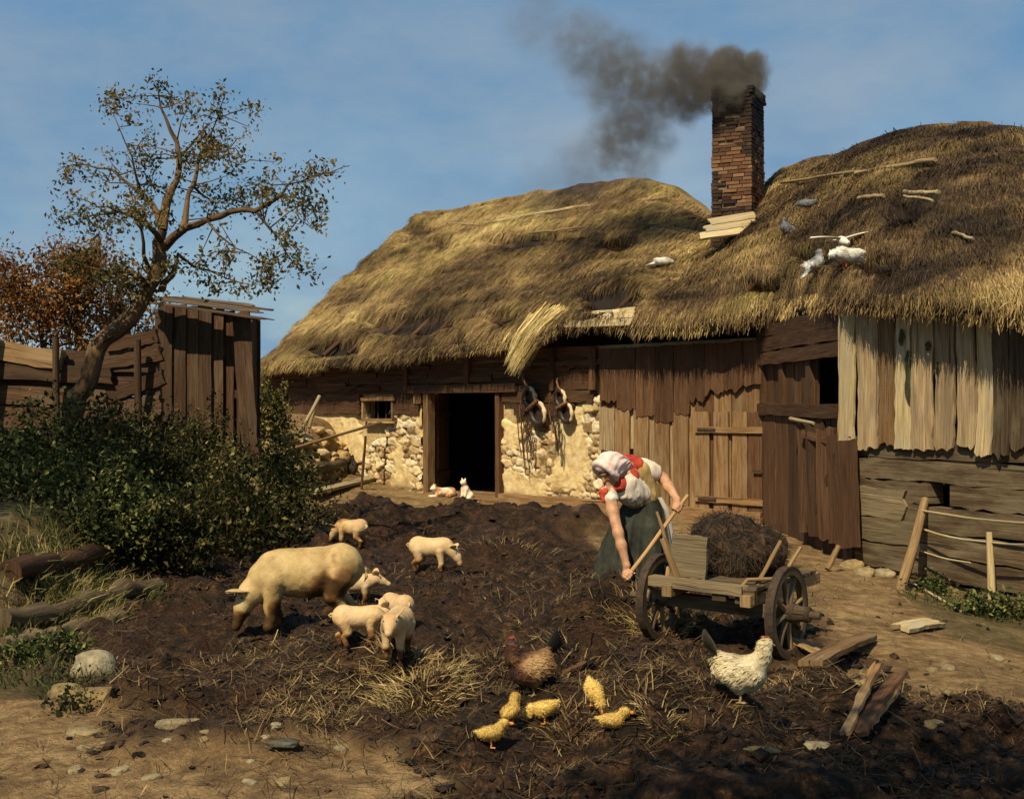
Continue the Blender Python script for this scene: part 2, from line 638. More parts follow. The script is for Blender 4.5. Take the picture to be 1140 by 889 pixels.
def M_wood(name, dark, mid, light, patch=None, pamt=.5, grain=(70, 2.2), bump=.6, var=.5, rough=.85):
    t = NT(name)
    uv = t.uv()
    g = t.noise(t.mapping(uv, (grain[0], grain[1], 1)), 1.0, 9, .68, .6)
    g2 = t.noise(t.mapping(uv, (grain[0] * .22, grain[1] * .5, 1)), 1.0, 5, .6, 1.2)
    c = t.ramp(t.math('ADD', t.math('MULTIPLY', g, .65), t.math('MULTIPLY', g2, .35)), [(.33, dark), (.5, mid), (.66, light)])
    if patch is not None:
        big = t.noise(t.mapping(uv, (6, 1.6, 1)), 1.0, 6, .65, .4)
        c = t.mix(t.math('MULTIPLY', t.ramp(big, [(.45, 0), (.62, 1)]), pamt), c, patch)
    crack = t.ramp(t.noise(t.mapping(uv, (grain[0] * .6, grain[1] * .35, 1)), 1.0, 3, .5, .8), [(.30, 1), (.37, 0)])
    c = t.mix(t.math('MULTIPLY', crack, .75), c, (.01, .007, .004))
    v = t.math('ADD', t.math('MULTIPLY', t.attr('rnd'), var), 1 - var * .5)
    hsv = t.node('ShaderNodeHueSaturation', {'Color': c, 'Value': v})
    h = t.math('SUBTRACT', g, t.math('MULTIPLY', crack, .6))
    return t.bsdf(hsv.outputs[0], rough, t.bump(h, bump, .012), .2)

def M_noise(name, stops, scale=8, detail=8, bump=.4, bscale=None, bdist=.02, rough=.85, spec=.25, var=0.0, stretch=(1, 1, 1), sss=0.0, trans=0.0, dist=.3, sheen=0.0):
    t = NT(name)
    co = t.mapping(t.objc(), stretch)
    c = t.ramp(t.noise(co, scale, detail, .62, dist), stops)
    if var:
        v = t.math('ADD', t.math('MULTIPLY', t.attr('rnd'), var), 1 - var * .5)
        c = t.node('ShaderNodeHueSaturation', {'Color': c, 'Value': v}).outputs[0]
    nr = t.bump(t.noise(co, bscale or scale * 4, 6, .6), bump, bdist) if bump else None
    kw = {}
    if sss:
        kw = {'Subsurface Weight': sss, 'Subsurface Scale': .01}
    if sheen:
        kw['Sheen Weight'] = sheen
    return t.bsdf(c, rough, nr, spec, trans=trans, **kw)

def M_tone(name, stops, tone_stops, scale=10, amt=1.0, bump=.3, bscale=60, bdist=.006, rough=.8, var=.3, spec=.25, trans=0.0):
    """colour by the painted-in `tone` of each face (patches of coat, dirt, age), mixed with fine noise"""
    t = NT(name)
    n = t.noise(t.objc(), scale, 7, .6, .3)
    c0 = t.ramp(n, stops)
    f = t.math('ADD', t.attr('tone'), t.math('MULTIPLY', t.math('SUBTRACT', n, .5), .5))
    c1 = t.ramp(f, tone_stops)
    c = t.mix(amt, c0, c1, 'MULTIPLY')
    v = t.math('ADD', t.math('MULTIPLY', t.attr('rnd'), var), 1 - var * .5)
    c = t.node('ShaderNodeHueSaturation', {'Color': c, 'Value': v}).outputs[0]
    nr = t.bump(t.noise(t.objc(), bscale, 5, .6), bump, bdist) if bump else None
    return t.bsdf(c, rough, nr, spec, trans=trans)

def M_leaf(name, stops, trans=.3, rough=.55):
    t = NT(name)
    c = t.ramp(t.attr('rnd'), stops)
    return t.bsdf(c, .75, None, .10, trans=trans)

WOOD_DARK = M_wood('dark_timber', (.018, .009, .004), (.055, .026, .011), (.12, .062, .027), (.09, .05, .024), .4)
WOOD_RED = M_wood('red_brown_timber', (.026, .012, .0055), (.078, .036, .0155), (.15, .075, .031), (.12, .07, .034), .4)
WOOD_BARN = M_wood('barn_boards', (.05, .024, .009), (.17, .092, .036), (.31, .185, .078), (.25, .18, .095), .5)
WOOD_GREY = M_wood('grey_boards', (.085, .055, .026), (.29, .20, .10), (.46, .345, .19), (.18, .135, .085), .6, var=.8)
WOOD_MID = M_wood('mid_boards', (.055, .039, .02), (.16, .118, .062), (.26, .20, .115), (.13, .10, .06), .5)
WOOD_LOG = M_wood('log_timber', (.024, .015, .007), (.075, .05, .025), (.16, .11, .058), (.20, .16, .095), .45, grain=(40, 1.6))
WOOD_PALE = M_wood('pale_boards', (.16, .11, .05), (.36, .27, .13), (.52, .41, .22), (.30, .28, .2), .5)
WOOD_STICK = M_wood('stick_wood', (.09, .05, .02), (.24, .15, .065), (.38, .26, .12), None)
WOOD_TOOL = M_wood('handle_wood', (.13, .07, .025), (.33, .19, .075), (.48, .3, .13), None, bump=.25)
WOOD_SHED = M_wood('shed_boards', (.016, .009, .004), (.055, .028, .012), (.12, .066, .03), (.11, .08, .05), .4)
RUBBLE = None
STONE = M_tone('wall_stone', [(.3, (.26, .175, .08)), (.5, (.46, .34, .175)), (.7, (.62, .50, .31))], [(0, (1, 1, 1)), (.55, (.9, .78, .55)), (1, (.55, .4, .24))], 9, 1, .7, 26, .03, .9, .45)
MORTAR = M_noise('mortar', [(.3, (.24, .16, .07)), (.5, (.42, .30, .14)), (.7, (.55, .41, .2))], 4, 9, .8, 18, .04, .95)
DARKNESS = M_noise('interior_shade', [(.3, (.02, .013, .008)), (.7, (.05, .034, .02))], 5, 5, .3)  # near-black stand-in for interior shade; also colours the dark bundle
BARK = M_wood('bark', (.018, .011, .006), (.070, .041, .019), (.18, .105, .046), (.15, .085, .034), .5, grain=(26, 5), bump=1.0)
IRON = M_noise('rusty_iron', [(.3, (.022, .014, .009)), (.6, (.06, .036, .02)), (.8, (.12, .07, .035))], 30, 6, .5, rough=.75, spec=.25)
# ------------------------------------------------------------------ the ground
def flat(px, py):
    d = F * CAM_H / (py - CY)
    return ((px - CX) / F * d, d)

def poly_sd(x, y, poly):
    """signed distance to a polygon on the ground, negative inside"""
    P = np.array(poly)
    d = np.full(np.shape(x), 1e9)
    ins = np.zeros(np.shape(x), bool)
    for a, b in zip(P, np.roll(P, -1, 0)):
        e = b - a
        t = np.clip(((x - a[0]) * e[0] + (y - a[1]) * e[1]) / (e @ e), 0, 1)
        d = np.minimum(d, np.hypot(x - a[0] - t * e[0], y - a[1] - t * e[1]))
        c = ((a[1] > y) != (b[1] > y)) & (x < (b[0] - a[0]) * (y - a[1]) / (b[1] - a[1] + 1e-12) + a[0])
        ins ^= c
    return np.where(ins, -d, d)

DUNG = [flat(*p) for p in [(20, 748), (150, 806), (330, 842), (450, 872), (520, 960), (700, 1300), (1500, 1300), (1300, 800), (1080, 782), (960, 775),
                           (880, 752), (912, 715), (870, 665), (815, 612), (760, 612), (700, 622), (640, 598), (560, 574), (480, 572), (390, 566),
                           (330, 575), (240, 620), (130, 660)]]
GREEN = [flat(*p) for p in [(1005, 650), (1060, 648), (1300, 690), (1300, 735), (1120, 702), (1050, 700)]]
GREEN2 = [flat(*p) for p in [(-60, 735), (90, 738), (125, 760), (60, 775), (-60, 780)]]

def dung_mask(x, y):
    sd = poly_sd(x, y, DUNG) / (0.35 + .025 * y)
    return sst(.5 - sd * .55 + .38 * fbm(x * 1.7, y * 1.7, 3.1, 5, .6))

_hr = np.random.default_rng(77)
HUMPS = []
while len(HUMPS) < 60:
    _py = 560 + 290 * _hr.random() ** 1.3
    _x, _y = flat(_hr.uniform(80, 1000), _py)
    if abs(_x - 1.45) < 1.0 and abs(_y - 8.9) < 1.6:
        continue
    HUMPS.append((_x, _y, _hr.uniform(.15, .40), _hr.uniform(.05, .19)))

def ground(x, y):
    x, y = np.asarray(x, float), np.asarray(y, float)
    m = dung_mask(x, y)
    z = -.20 * sst((x - 2.6) / 2.0) * sst((17 - y) / 5)
    z = z + .72 * sst((-3.2 - x + .2 * vnoise(x, y * .8, 5)) / .8) * sst((y - 7.2) / 2.2)
    z = z + .78 * np.exp(-((x + 4.5) / 1.5) ** 2 - ((y - 25.3) / 2.6) ** 2)
    z = z + .50 * np.exp(-((x + .05) / 1.3) ** 2 - ((y - 15.6) / 1.1) ** 2) * (1 + .35 * fbm(x * 1.8, y * 1.8, 12.0, 3)) + .22 * np.exp(-((x + 1.9) / .9) ** 2 - ((y - 17.2) / .9) ** 2)
    z = z + .36 * np.exp(-((x - .66) / .50) ** 2 - ((y - 8.75) / .36) ** 2)
    z = z + .035 * fbm(x * .45, y * .45, 1.0, 3)
    r = 1 - np.abs(vnoise(x * 2.6, y * 2.6, 8.8))
    z = z + m * (.085 * fbm(x * 1.1, y * 1.1, 2.2, 3) + .085 * (r ** 2 - .4) + .055 * fbm(x * 4.5, y * 4.5, 6.1, 4, .6))
    hz_ = 0
    for hx, hy, hr, ha in HUMPS:
        hz_ = hz_ + ha * np.exp(-((x - hx) ** 2 + (y - hy) ** 2) / hr ** 2)
    z = z + m * hz_
    z = z + .012 * fbm(x * 5.5, y * 5.5, 7.7, 3)
    return z

def gpt(px, py):
    """the point of the ground seen at a place in the picture"""
    d = np.geomspace(3.0, 45.0, 1500)
    x = (px - CX) / F * d
    zr = CAM_H - (py - CY) / F * d
    hit = np.nonzero(ground(x, d) >= zr)[0]
    i = hit[0] if len(hit) else len(d) - 1
    return Vector((x[i], d[i], float(ground(x[i], d[i]))))

def gz(x, y):
    return float(ground(x, y))

def build_ground():
    ys = np.concatenate([np.linspace(-8, 3, 24)[:-1], np.geomspace(3, 30, 440)[:-1], np.geomspace(30, 900, 46)])
    t = np.linspace(-1, 1, 561)
    s = np.sign(t) * (.42 * np.abs(t) + .58 * np.abs(t) ** 3)
    X = s[None, :] * (5.5 + .8 * np.maximum(ys, 0))[:, None]
    Y = np.broadcast_to(ys[:, None], X.shape)
    Z = ground(X, Y)
    me_b = MB().grid(np.stack([X, Y, Z], -1))
    t = NT('earth_and_dung')
    co = t.objc()
    n1 = t.noise(co, 1.3, 8, .65, .4)
    n2 = t.noise(co, 9, 8, .7, .3)
    n3 = t.noise(co, 45, 5, .65)
    earth = t.ramp(t.math('ADD', t.math('MULTIPLY', n2, .6), t.math('MULTIPLY', n1, .4)), [(.34, (.060, .034, .014)), (.47, (.17, .104, .043)), (.60, (.34, .225, .10))])
    dung = t.ramp(t.math('ADD', t.math('MULTIPLY', n2, .55), t.math('MULTIPLY', n3, .45)), [(.36, (.0045, .003, .0018)), (.47, (.0155, .009, .0042)), (.56, (.052, .026, .010)), (.68, (.155, .088, .033))])
    dung = t.mix(t.ramp(t.noise(co, 2.3, 5, .6), [(.5, 0), (.66, .5)]), dung, (.052, .021, .009))
    dm = t.attr('dung')
    f = t.ramp(t.math('ADD', dm, t.math('MULTIPLY', t.math('SUBTRACT', t.math('ADD', t.math('MULTIPLY', n2, .6), t.math('MULTIPLY', n3, .4)), .5), 1.5)), [(.18, 0), (.46, .72), (.80, 1)])
    c = t.mix(f, earth, dung)
    gm = t.ramp(t.math('ADD', t.attr('green'), t.math('MULTIPLY', t.math('SUBTRACT', n2, .5), .8)), [(.4, 0), (.65, .55)])
    c = t.mix(gm, c, t.ramp(n3, [(.35, (.016, .02, .006)), (.65, (.06, .062, .02))]))
    h = t.math('ADD', t.math('MULTIPLY', n2, .5), t.math('MULTIPLY', n3, .5))
    wet = t.ramp(t.noise(co, 1.1, 5, .6), [(.48, .92), (.64, .58)])
    t.bsdf(c, t.mix(f, t.ramp(n2, [(.3, .8), (.7, .98)]), wet), t.bump(h, 1.0, .06), .18)
    o = obj('ground', me_b, t.m, kind='structure', label='trampled farmyard earth with a dark dung patch', cat='ground')
    fx, fy = X.ravel(), Y.ravel()
    a = o.data.attributes.new('dung', 'FLOAT', 'POINT')
    a.data.foreach_set('value', dung_mask(fx, fy).astype(np.float32))
    gr = np.maximum(np.maximum(sst(.5 - poly_sd(fx, fy, GREEN) / .5), sst(.5 - poly_sd(fx, fy, GREEN2) / .4)), sst((-3.35 - fx) / .5) * sst((fy - 8) / 1.5) * .9 * sst((20 - fy) / 3))
    gr = np.where(fy > 40, 1, gr)
    a = o.data.attributes.new('green', 'FLOAT', 'POINT')
    a.data.foreach_set('value', gr.astype(np.float32))
build_ground()

# ------------------------------------------------------------------ the farmhouse: wall planes
WA, WU, WN = np.array((3.58, 17.6)), np.array((-.672, .741)), np.array((-.741, -.672))
WB0, WV, WN2 = np.array((3.76, 13.6)), np.array((.418, -.908)), np.array((-.908, -.418))
WS = (WB0 - WA) / np.linalg.norm(WB0 - WA)
WNS = np.array((WS[1], -WS[0]))

def wall_at(P0, D, N_, px, off):
    P = P0 + N_ * off
    k = (px - CX) / F
    s = (k * P[1] - P[0]) / (D[0] - k * D[1])
    return P + D * s, s

def mwz(px, z, off=0.0):
    p, s = wall_at(WA, WU, WN, px, off)
    return Vector((p[0], p[1], z))
def mw(px, py, off=0.0):
    p, s = wall_at(WA, WU, WN, px, off)
    return Vector((p[0], p[1], CAM_H - (py - CY) / F * p[1]))
def rwz(px, z, off=0.0):
    p, s = wall_at(WB0, WV, WN2, px, off)
    return Vector((p[0], p[1], z))
def rw(px, py, off=0.0):
    p, s = wall_at(WB0, WV, WN2, px, off)
    return Vector((p[0], p[1], CAM_H - (py - CY) / F * p[1]))
def swz(px, z, off=0.0):
    p, s = wall_at(WA, WS, WNS, px, off)
    return Vector((p[0], p[1], z))
N3, N3R, N3S = Vector((*WN, 0)), Vector((*WN2, 0)), Vector((*WNS, 0))

house = thing('farmhouse', 'long low farmhouse with a sagging thatched roof, stone and plank walls and a smoking chimney', 'farmhouse', (3.76, 13.6, 0))
def hp(name, mb, mats, **kw):
    return obj(name, mb, mats, kw.pop('parent', house), True, **kw)

def wslab(mb, p0, p1, z0, z1, nrm, t=.3, mat=0):
    """a wall slab whose outer face runs through p0-p1"""
    a, b = Vector((p0[0], p0[1], 0)), Vector((p1[0], p1[1], 0))
    d = (b - a)
    c = (a + b) / 2 - Vector(nrm) * (t / 2)
    ang = math.atan2(d.y, d.x)
    mb.box((c.x, c.y, (z0 + z1) / 2), (d.length, t, z1 - z0), Matrix.Rotation(ang, 3, 'Z'), mat)

def build_walls():
    core = MB()
    wslab(core, mwz(286, 0), mwz(404, 0), -.3, 2.55, N3)
    wslab(core, mwz(404, 0), mwz(438, 0), -.3, 1.40, N3)
    wslab(core, mwz(404, 0), mwz(438, 0), 1.79, 2.55, N3)
    wslab(core, mwz(438, 0), mwz(474, 0), -.3, 2.55, N3)
    wslab(core, mwz(474, 0), mwz(559, 0), 1.90, 2.55, N3)
    wslab(core, mwz(559, 0), mwz(852, 0), -.3, 2.62, N3)
    # left gable and back walls close the house so that the doorway is dark
    L0 = mwz(286, 0)
    L1 = L0 - N3 * 7.6
    wslab(core, L1, L0, -.3, 2.4, WS.tolist() + [0] if False else (-.672, .741, 0), .3)
    R1 = Vector((10.5, 23.5, 0))
    wslab(core, R1, L1, -.3, 2.3, (.74, .67, 0), .3)
    R2 = Vector((12.5, 10.0, 0))
    wslab(core, R2, R1, -.3, 2.3, (.98, .1, 0), .3)
    hp('stone_core', core, MORTAR)
    # inner partition behind the door and the window, near-black for interior shade
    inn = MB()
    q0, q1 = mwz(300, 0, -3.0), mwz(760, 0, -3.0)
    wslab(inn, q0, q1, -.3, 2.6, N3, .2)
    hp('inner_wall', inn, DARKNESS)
    # rubble walling, half covered with crumbling plaster
    t = NT('rubble_wall')
    co = t.objc()
    n1, n2 = t.noise(co, 7, 8, .65, .3), t.noise(co, 40, 6, .65)
    stone = t.ramp(t.math('ADD', t.attr('cell'), t.math('MULTIPLY', t.math('SUBTRACT', n1, .5), .7)), [(.05, (.20, .125, .055)), (.3, (.44, .31, .145)), (.55, (.60, .46, .25)), (.8, (.68, .56, .34)), (1, (.46, .38, .25))])
    plas = t.ramp(n1, [(.3, (.40, .275, .11)), (.5, (.59, .44, .205)), (.68, (.70, .57, .31))])
    jf = t.math('ADD', t.attr('joint'), t.math('MULTIPLY', t.math('SUBTRACT', n2, .5), .5))
    c = t.mix(t.ramp(jf, [(.3, 0), (.8, 1)]), stone, t.ramp(n2, [(.3, (.10, .06, .024)), (.7, (.30, .2, .09))]))
    c = t.mix(t.ramp(t.math('ADD', t.attr('plaster'), t.math('MULTIPLY', t.math('SUBTRACT', n1, .5), .8)), [(.42, 0), (.56, 1)]), c, plas)
    c = t.mix(t.ramp(t.math('ADD', t.attr('damp'), t.math('MULTIPLY', t.math('SUBTRACT', n1, .5), .8)), [(.35, 0), (.9, .8)]), c, (.085, .05, .022))
    t.bsdf(c, .95, t.bump(t.math('ADD', t.math('MULTIPLY', n2, .6), t.math('MULTIPLY', n1, .4)), .8, .03), .15)
    def panel(poly, z0, z1, spx, spz, plas_amt, seed):
        P = np.array(poly, float)
        _, sa = wall_at(WA, WU, WN, P[:, 0].max(), 0)
        _, sb = wall_at(WA, WU, WN, P[:, 0].min(), 0)
        res = .021
        ss, zz = np.arange(sa, sb + res, res), np.arange(z0, z1 + res, res)
        S_, Z_ = np.meshgrid(ss, zz)
        rng = np.random.default_rng(seed)
        pts = []
        z, row = z0 - spz, 0
        while z < z1 + spz:
            h = spz * rng.uniform(.6, 1.35)
            x = sa - spx
            while x < sb + spx:
                w = spx * rng.choice([.45, .7, 1.0, 1.35, 1.7])
                pts.append((x + w / 2, z + h / 2 + rng.uniform(-.35, .35) * spz, rng.random(), w, h))
                x += w
            z += h
        pts = np.array(pts)
        wx, wz = S_ + .035 * fbm(S_ * 6, Z_ * 6, seed, 3), Z_ + .03 * fbm(S_ * 6, Z_ * 6, seed + 40, 3)
        D = np.sqrt(((wx[..., None] - pts[:, 0]) / (pts[:, 3] * .5)) ** 2 + ((wz[..., None] - pts[:, 1]) / (pts[:, 4] * .5)) ** 2)
        oi = np.argsort(D, -1)[..., :2]
        d1, d2 = np.take_along_axis(D, oi[..., :1], -1)[..., 0], np.take_along_axis(D, oi[..., 1:2], -1)[..., 0]
        cell = pts[oi[..., 0], 2]
        edge = sst((d2 - d1) / .42)
        tilt = (wx - pts[oi[..., 0], 0]) * (cell - .5) * .30 + (wz - pts[oi[..., 0], 1]) * (np.mod(cell * 7.7, 1) - .5) * .35
        h = .05 * edge ** .7 + edge * (.045 * (np.mod(cell * 3.3, 1) - .3) + tilt) + .016 * fbm(S_ * 11, Z_ * 11, seed, 4)
        pl = sst(.5 + 1.1 * (fbm(S_ * 1.3, Z_ * 1.5, seed + 7, 4) + plas_amt))
        h = h * (1 - pl) + pl * (.045 + .018 * fbm(S_ * 3, Z_ * 3, seed + 3, 4))
        base = WA[None, None, :] + WU[None, None, :] * S_[..., None]
        G3 = np.concatenate([base, Z_[..., None]], -1)
        qx, qy = proj(G3)
        sd = poly_sd(qx, qy, P) + 4 * fbm(S_ * 5, Z_ * 5, seed + 11, 3)
        off = h - .10 * sst((sd + 1.5) / 5)
        G3[..., :2] += WN * off[..., None]
        nr_, nc_ = G3.shape[:2]
        ix = np.arange(nr_ * nc_).reshape(nr_, nc_)
        ok = (sd[:-1, :-1] < 7) & (sd[1:, 1:] < 7)
        q = np.stack([ix[:-1, :-1], ix[:-1, 1:], ix[1:, 1:], ix[1:, :-1]], -1)[ok]
        m = MB().raw(G3.reshape(-1, 3), q, None, .5, 0, 0, True)
        o = hp('rubble_wall', m, t.m)
        for nm, A in (('cell', cell), ('joint', 1 - edge), ('plaster', pl), ('damp', sst((.32 - Z_ + .15 * fbm(S_ * 2, Z_ * 2, 3.3, 3)) / .4))):
            a = o.data.attributes.new(nm, 'FLOAT', 'POINT')
            a.data.foreach_set('value', A.ravel().astype(np.float32))
    panel([(472, 452), (440, 460), (441, 470), (430, 480), (404, 512), (390, 548), (394, 578), (472, 578)], -.12, 1.7, .24, .15, -.35, 3)
    panel([(296, 462), (398, 460), (402, 470), (410, 515), (296, 525)], .5, 1.6, .26, .15, -.3, 5)
    panel([(560, 468), (592, 476), (622, 468), (645, 446), (692, 438), (692, 588), (560, 578)], -.12, 1.85, .25, .145, .12, 9)
    # horizontal timbers under the eaves
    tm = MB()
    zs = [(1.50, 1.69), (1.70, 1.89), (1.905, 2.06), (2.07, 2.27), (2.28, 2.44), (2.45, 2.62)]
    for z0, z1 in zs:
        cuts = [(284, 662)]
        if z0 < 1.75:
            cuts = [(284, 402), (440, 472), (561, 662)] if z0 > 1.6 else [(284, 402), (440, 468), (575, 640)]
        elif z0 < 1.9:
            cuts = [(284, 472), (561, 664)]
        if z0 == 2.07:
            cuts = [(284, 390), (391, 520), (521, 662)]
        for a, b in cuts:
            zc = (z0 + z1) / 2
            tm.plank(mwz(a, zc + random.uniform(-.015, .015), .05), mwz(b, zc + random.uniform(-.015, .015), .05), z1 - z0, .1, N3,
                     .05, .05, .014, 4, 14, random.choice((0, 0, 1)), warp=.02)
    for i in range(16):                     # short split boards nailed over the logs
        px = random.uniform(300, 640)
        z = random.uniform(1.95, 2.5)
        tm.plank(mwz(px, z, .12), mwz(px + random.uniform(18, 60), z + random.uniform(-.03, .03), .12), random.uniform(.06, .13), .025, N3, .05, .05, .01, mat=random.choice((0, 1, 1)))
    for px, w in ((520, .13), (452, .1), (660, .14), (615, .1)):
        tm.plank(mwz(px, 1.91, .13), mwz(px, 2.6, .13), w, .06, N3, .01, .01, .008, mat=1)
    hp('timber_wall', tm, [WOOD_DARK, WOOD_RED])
    # doorway
    fr = MB()
    fr.plank(mwz(477.5, -.05, .06), mwz(477.5, 1.90, .06), .15, .16, N3, .01, .01, .006, mat=0)
    fr.plank(mwz(556.5, -.05, .05), mwz(556.5, 1.90, .05), .10, .14, N3, .01, .01, .006, mat=1)
    fr.plank(mwz(455, 1.965, .115), mwz(576, 1.965, .115), .15, .10, N3, .02, .02, .006, mat=1)
    fr.plank(mwz(476, -.02, .12), mwz(562, -.02, .12), .34, .12, (WN[0] * .2, WN[1] * .2, 1), .02, .02, .01, mat=2)
    fr.plank(mwz(465, 1.70, .10), mwz(465, 1.92, .10), .22, .04, N3, .02, .01, .006, mat=0)
    hp('door_frame', fr, [WOOD_BARN, WOOD_RED, WOOD_BARN])
    dl = MB()
    p0, d0 = mwz(483, 0, -.12), None
    d1 = p0.y + .95
    p1 = Vector(((499 - CX) / F * d1, d1, 0))
    dn = (p1 - p0).normalized()
    nn = Vector((dn.y, -dn.x, 0))
    for i in range(3):
        c = p0 + (p1 - p0) * ((i + .5) / 3)
        dl.plank(c + Vector((0, 0, .03)), c + Vector((0, 0, 1.86)), .31, .04, nn, .01, .01, .003)
    for z in (.35, 1.5):
        dl.plank(p0 + nn * .04 + Vector((0, 0, z)), p1 + nn * .04 + Vector((0, 0, z)), .11, .03, nn, 0, 0, .003)
    hp('door', dl, WOOD_RED, label='red brown plank door standing open')
    # little window
    w = hp('window', MB().plank(mwz(403, 1.795, .12), mwz(440, 1.795, .12), .07, .07, N3, .01, .01, .004)
           .plank(mwz(405, 1.385, .13), mwz(439, 1.385, .13), .06, .12, N3, .01, .01, .004)
           .plank(mwz(404.5, 1.40, .10), mwz(404.5, 1.76, .10), .05, .06, N3, 0, 0, .004)
           .plank(mwz(437.5, 1.40, .10), mwz(437.5, 1.76, .10), .05, .06, N3, 0, 0, .004), WOOD_BARN)
    for px in (412, 421, 430):
        obj('window_bar', MB().tube([mwz(px, 1.40, -.05), mwz(px, 1.78, -.05)], .014, 6), IRON, w, True)
    w.location = (0, 0, 0) if False else w.location
    # barn doors: upright boards
    bd = MB()
    px = 668.0
    i = 0
    while px < 850:
        wpx = random.uniform(17, 25)
        wpx = min(wpx, 851 - px) if 851 - px > 8 else 8
        p = mwz(px + wpx / 2, 0, .10)
        wm = (mwz(px, 0, .1) - mwz(px + wpx, 0, .1)).length
        topz = 2.48 + .1 * (px > 800)
        zb = random.uniform(-.02, .08)
        lo = zb
        if px < 690:
            lo = .98
        bd.plank((p.x, p.y, lo), (p.x, p.y, topz), wm - .012, .035, N3, .03, .02, .006, 4, 10, random.choice((0, 0, 1, 2)), warp=.012)
        px += wpx
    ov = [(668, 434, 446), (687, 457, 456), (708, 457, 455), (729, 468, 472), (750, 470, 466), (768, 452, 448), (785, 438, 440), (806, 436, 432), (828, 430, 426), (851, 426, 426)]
    for (a, ya, _), (b, yb, _2) in zip(ov[:-1], ov[1:]):      # weathered overlay boards; dark colour and torn ends put in the jagged eave shadow
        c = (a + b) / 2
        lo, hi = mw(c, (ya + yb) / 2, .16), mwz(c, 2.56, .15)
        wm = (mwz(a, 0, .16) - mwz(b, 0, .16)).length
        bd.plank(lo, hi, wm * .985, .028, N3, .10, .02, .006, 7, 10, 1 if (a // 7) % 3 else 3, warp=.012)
    # the small gray board on the stone wall
    p = mwz(676, 0, .13)
    bd.plank((p.x, p.y, .95), (p.x, p.y, 1.62), .32, .03, N3, .05, .04, .012, mat=2)
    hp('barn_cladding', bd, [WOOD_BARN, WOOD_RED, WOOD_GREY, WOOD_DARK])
    dr = MB()                                # the door set in the boards
    for px in (782, 803, 824, 842):
        p = mwz(px, 0, .155)
        dr.plank((p.x, p.y, .06), (p.x, p.y, 1.56), .26, .03, N3, .03, .03, .005, mat=0 if px < 830 else 1)
    for z in (.28, 1.30):
        dr.plank(mwz(774, z, .19), mwz(850, z, .19), .09, .03, N3, .02, .02, .006, mat=0)
    for px in (693, 714, 737, 758):
        p = mwz(px, 0, .15)
        dr.plank((p.x, p.y, .04), (p.x, p.y, 1.58), .30, .025, N3, .03, .06, .005, mat=0)
    d_ = hp('barn_door', dr, [WOOD_BARN, WOOD_RED])
    for px, z in ((776, 1.30), (777, .28), (838, .72)):
        a, b = mwz(px, z + .0, .215), mwz(px + 20, z, .215)
        obj('hinge', MB().bar(a, b, .035, .012, N3), IRON, d_, True)
    sill = MB()
    sill.plank(mwz(560, .02, .15), mwz(852, .03, .15), .22, .24, N3, .02, .02, .012, 4, 20, warp=.02)
    hp('sill_beam', sill, WOOD_BARN)
    # side wall between barn door and log wall, mostly in shade
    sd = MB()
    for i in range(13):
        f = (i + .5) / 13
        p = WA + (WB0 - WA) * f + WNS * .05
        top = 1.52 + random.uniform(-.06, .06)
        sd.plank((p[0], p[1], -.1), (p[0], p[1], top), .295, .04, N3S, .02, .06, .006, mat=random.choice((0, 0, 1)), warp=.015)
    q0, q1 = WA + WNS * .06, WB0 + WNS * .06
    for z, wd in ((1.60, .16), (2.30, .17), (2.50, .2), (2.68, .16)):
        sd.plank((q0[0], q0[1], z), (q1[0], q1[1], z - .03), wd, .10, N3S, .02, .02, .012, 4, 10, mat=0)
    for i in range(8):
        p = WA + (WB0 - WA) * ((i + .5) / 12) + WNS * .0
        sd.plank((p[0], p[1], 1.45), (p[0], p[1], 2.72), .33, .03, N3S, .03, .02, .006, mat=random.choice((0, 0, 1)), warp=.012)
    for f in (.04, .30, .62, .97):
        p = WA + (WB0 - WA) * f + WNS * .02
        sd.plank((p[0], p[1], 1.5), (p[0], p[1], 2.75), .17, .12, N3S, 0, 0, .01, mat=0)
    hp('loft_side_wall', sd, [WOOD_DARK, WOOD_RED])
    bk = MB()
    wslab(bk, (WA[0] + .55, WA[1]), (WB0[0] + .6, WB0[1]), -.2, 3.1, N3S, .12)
    hp('loft_dark_backing', bk, DARKNESS)  # near-black backing set close behind the opening to darken the loft
    # log wall of the right wing
    lg = MB()
    zz = [-.35, -.12, .13, .37, .625, .855, 1.09, 1.29]
    for a, b in zip(zz[:-1], zz[1:]):
        segs = [(950, 1330)]
        if a == .625:
            segs = [(950, 1042), (1066, 1330)]
        for s0, s1 in segs:
            zc = (a + b) / 2
            lg.plank(rwz(s0, zc, .0), rwz(s1, zc, .0), b - a - .012, .2, N3R, .06 if s0 == 950 else 0, 0, .016, 5, 18, random.choice((0, 0, 1)) if a > .3 else random.choice((1, 1, 0)), warp=.02)
    lg.plank(rwz(953, .62, .115), rwz(1008, .60, .115), .30, .03, N3R, .05, .09, .012, mat=2)
    lg.plank(rwz(953, .33, .112), rwz(1018, .32, .112), .25, .03, N3R, .05, .09, .012, mat=2)
    lg.plank(rwz(953, .06, .115), rwz(1030, .05, .115), .24, .03, N3R, .05, .07, .012, mat=1)
    lg.plank(rwz(951, -.3, .05), rwz(951, 1.3, .05), .14, .2, N3R, .02, .02, .01, mat=0)
    lw = hp('log_wall', lg, [WOOD_LOG, WOOD_LOG, WOOD_MID])
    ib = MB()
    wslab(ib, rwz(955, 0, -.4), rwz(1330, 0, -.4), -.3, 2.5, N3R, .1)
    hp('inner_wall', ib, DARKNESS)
    # pale upright boards above the logs
    up = MB()
    px = 934.0
    first = True
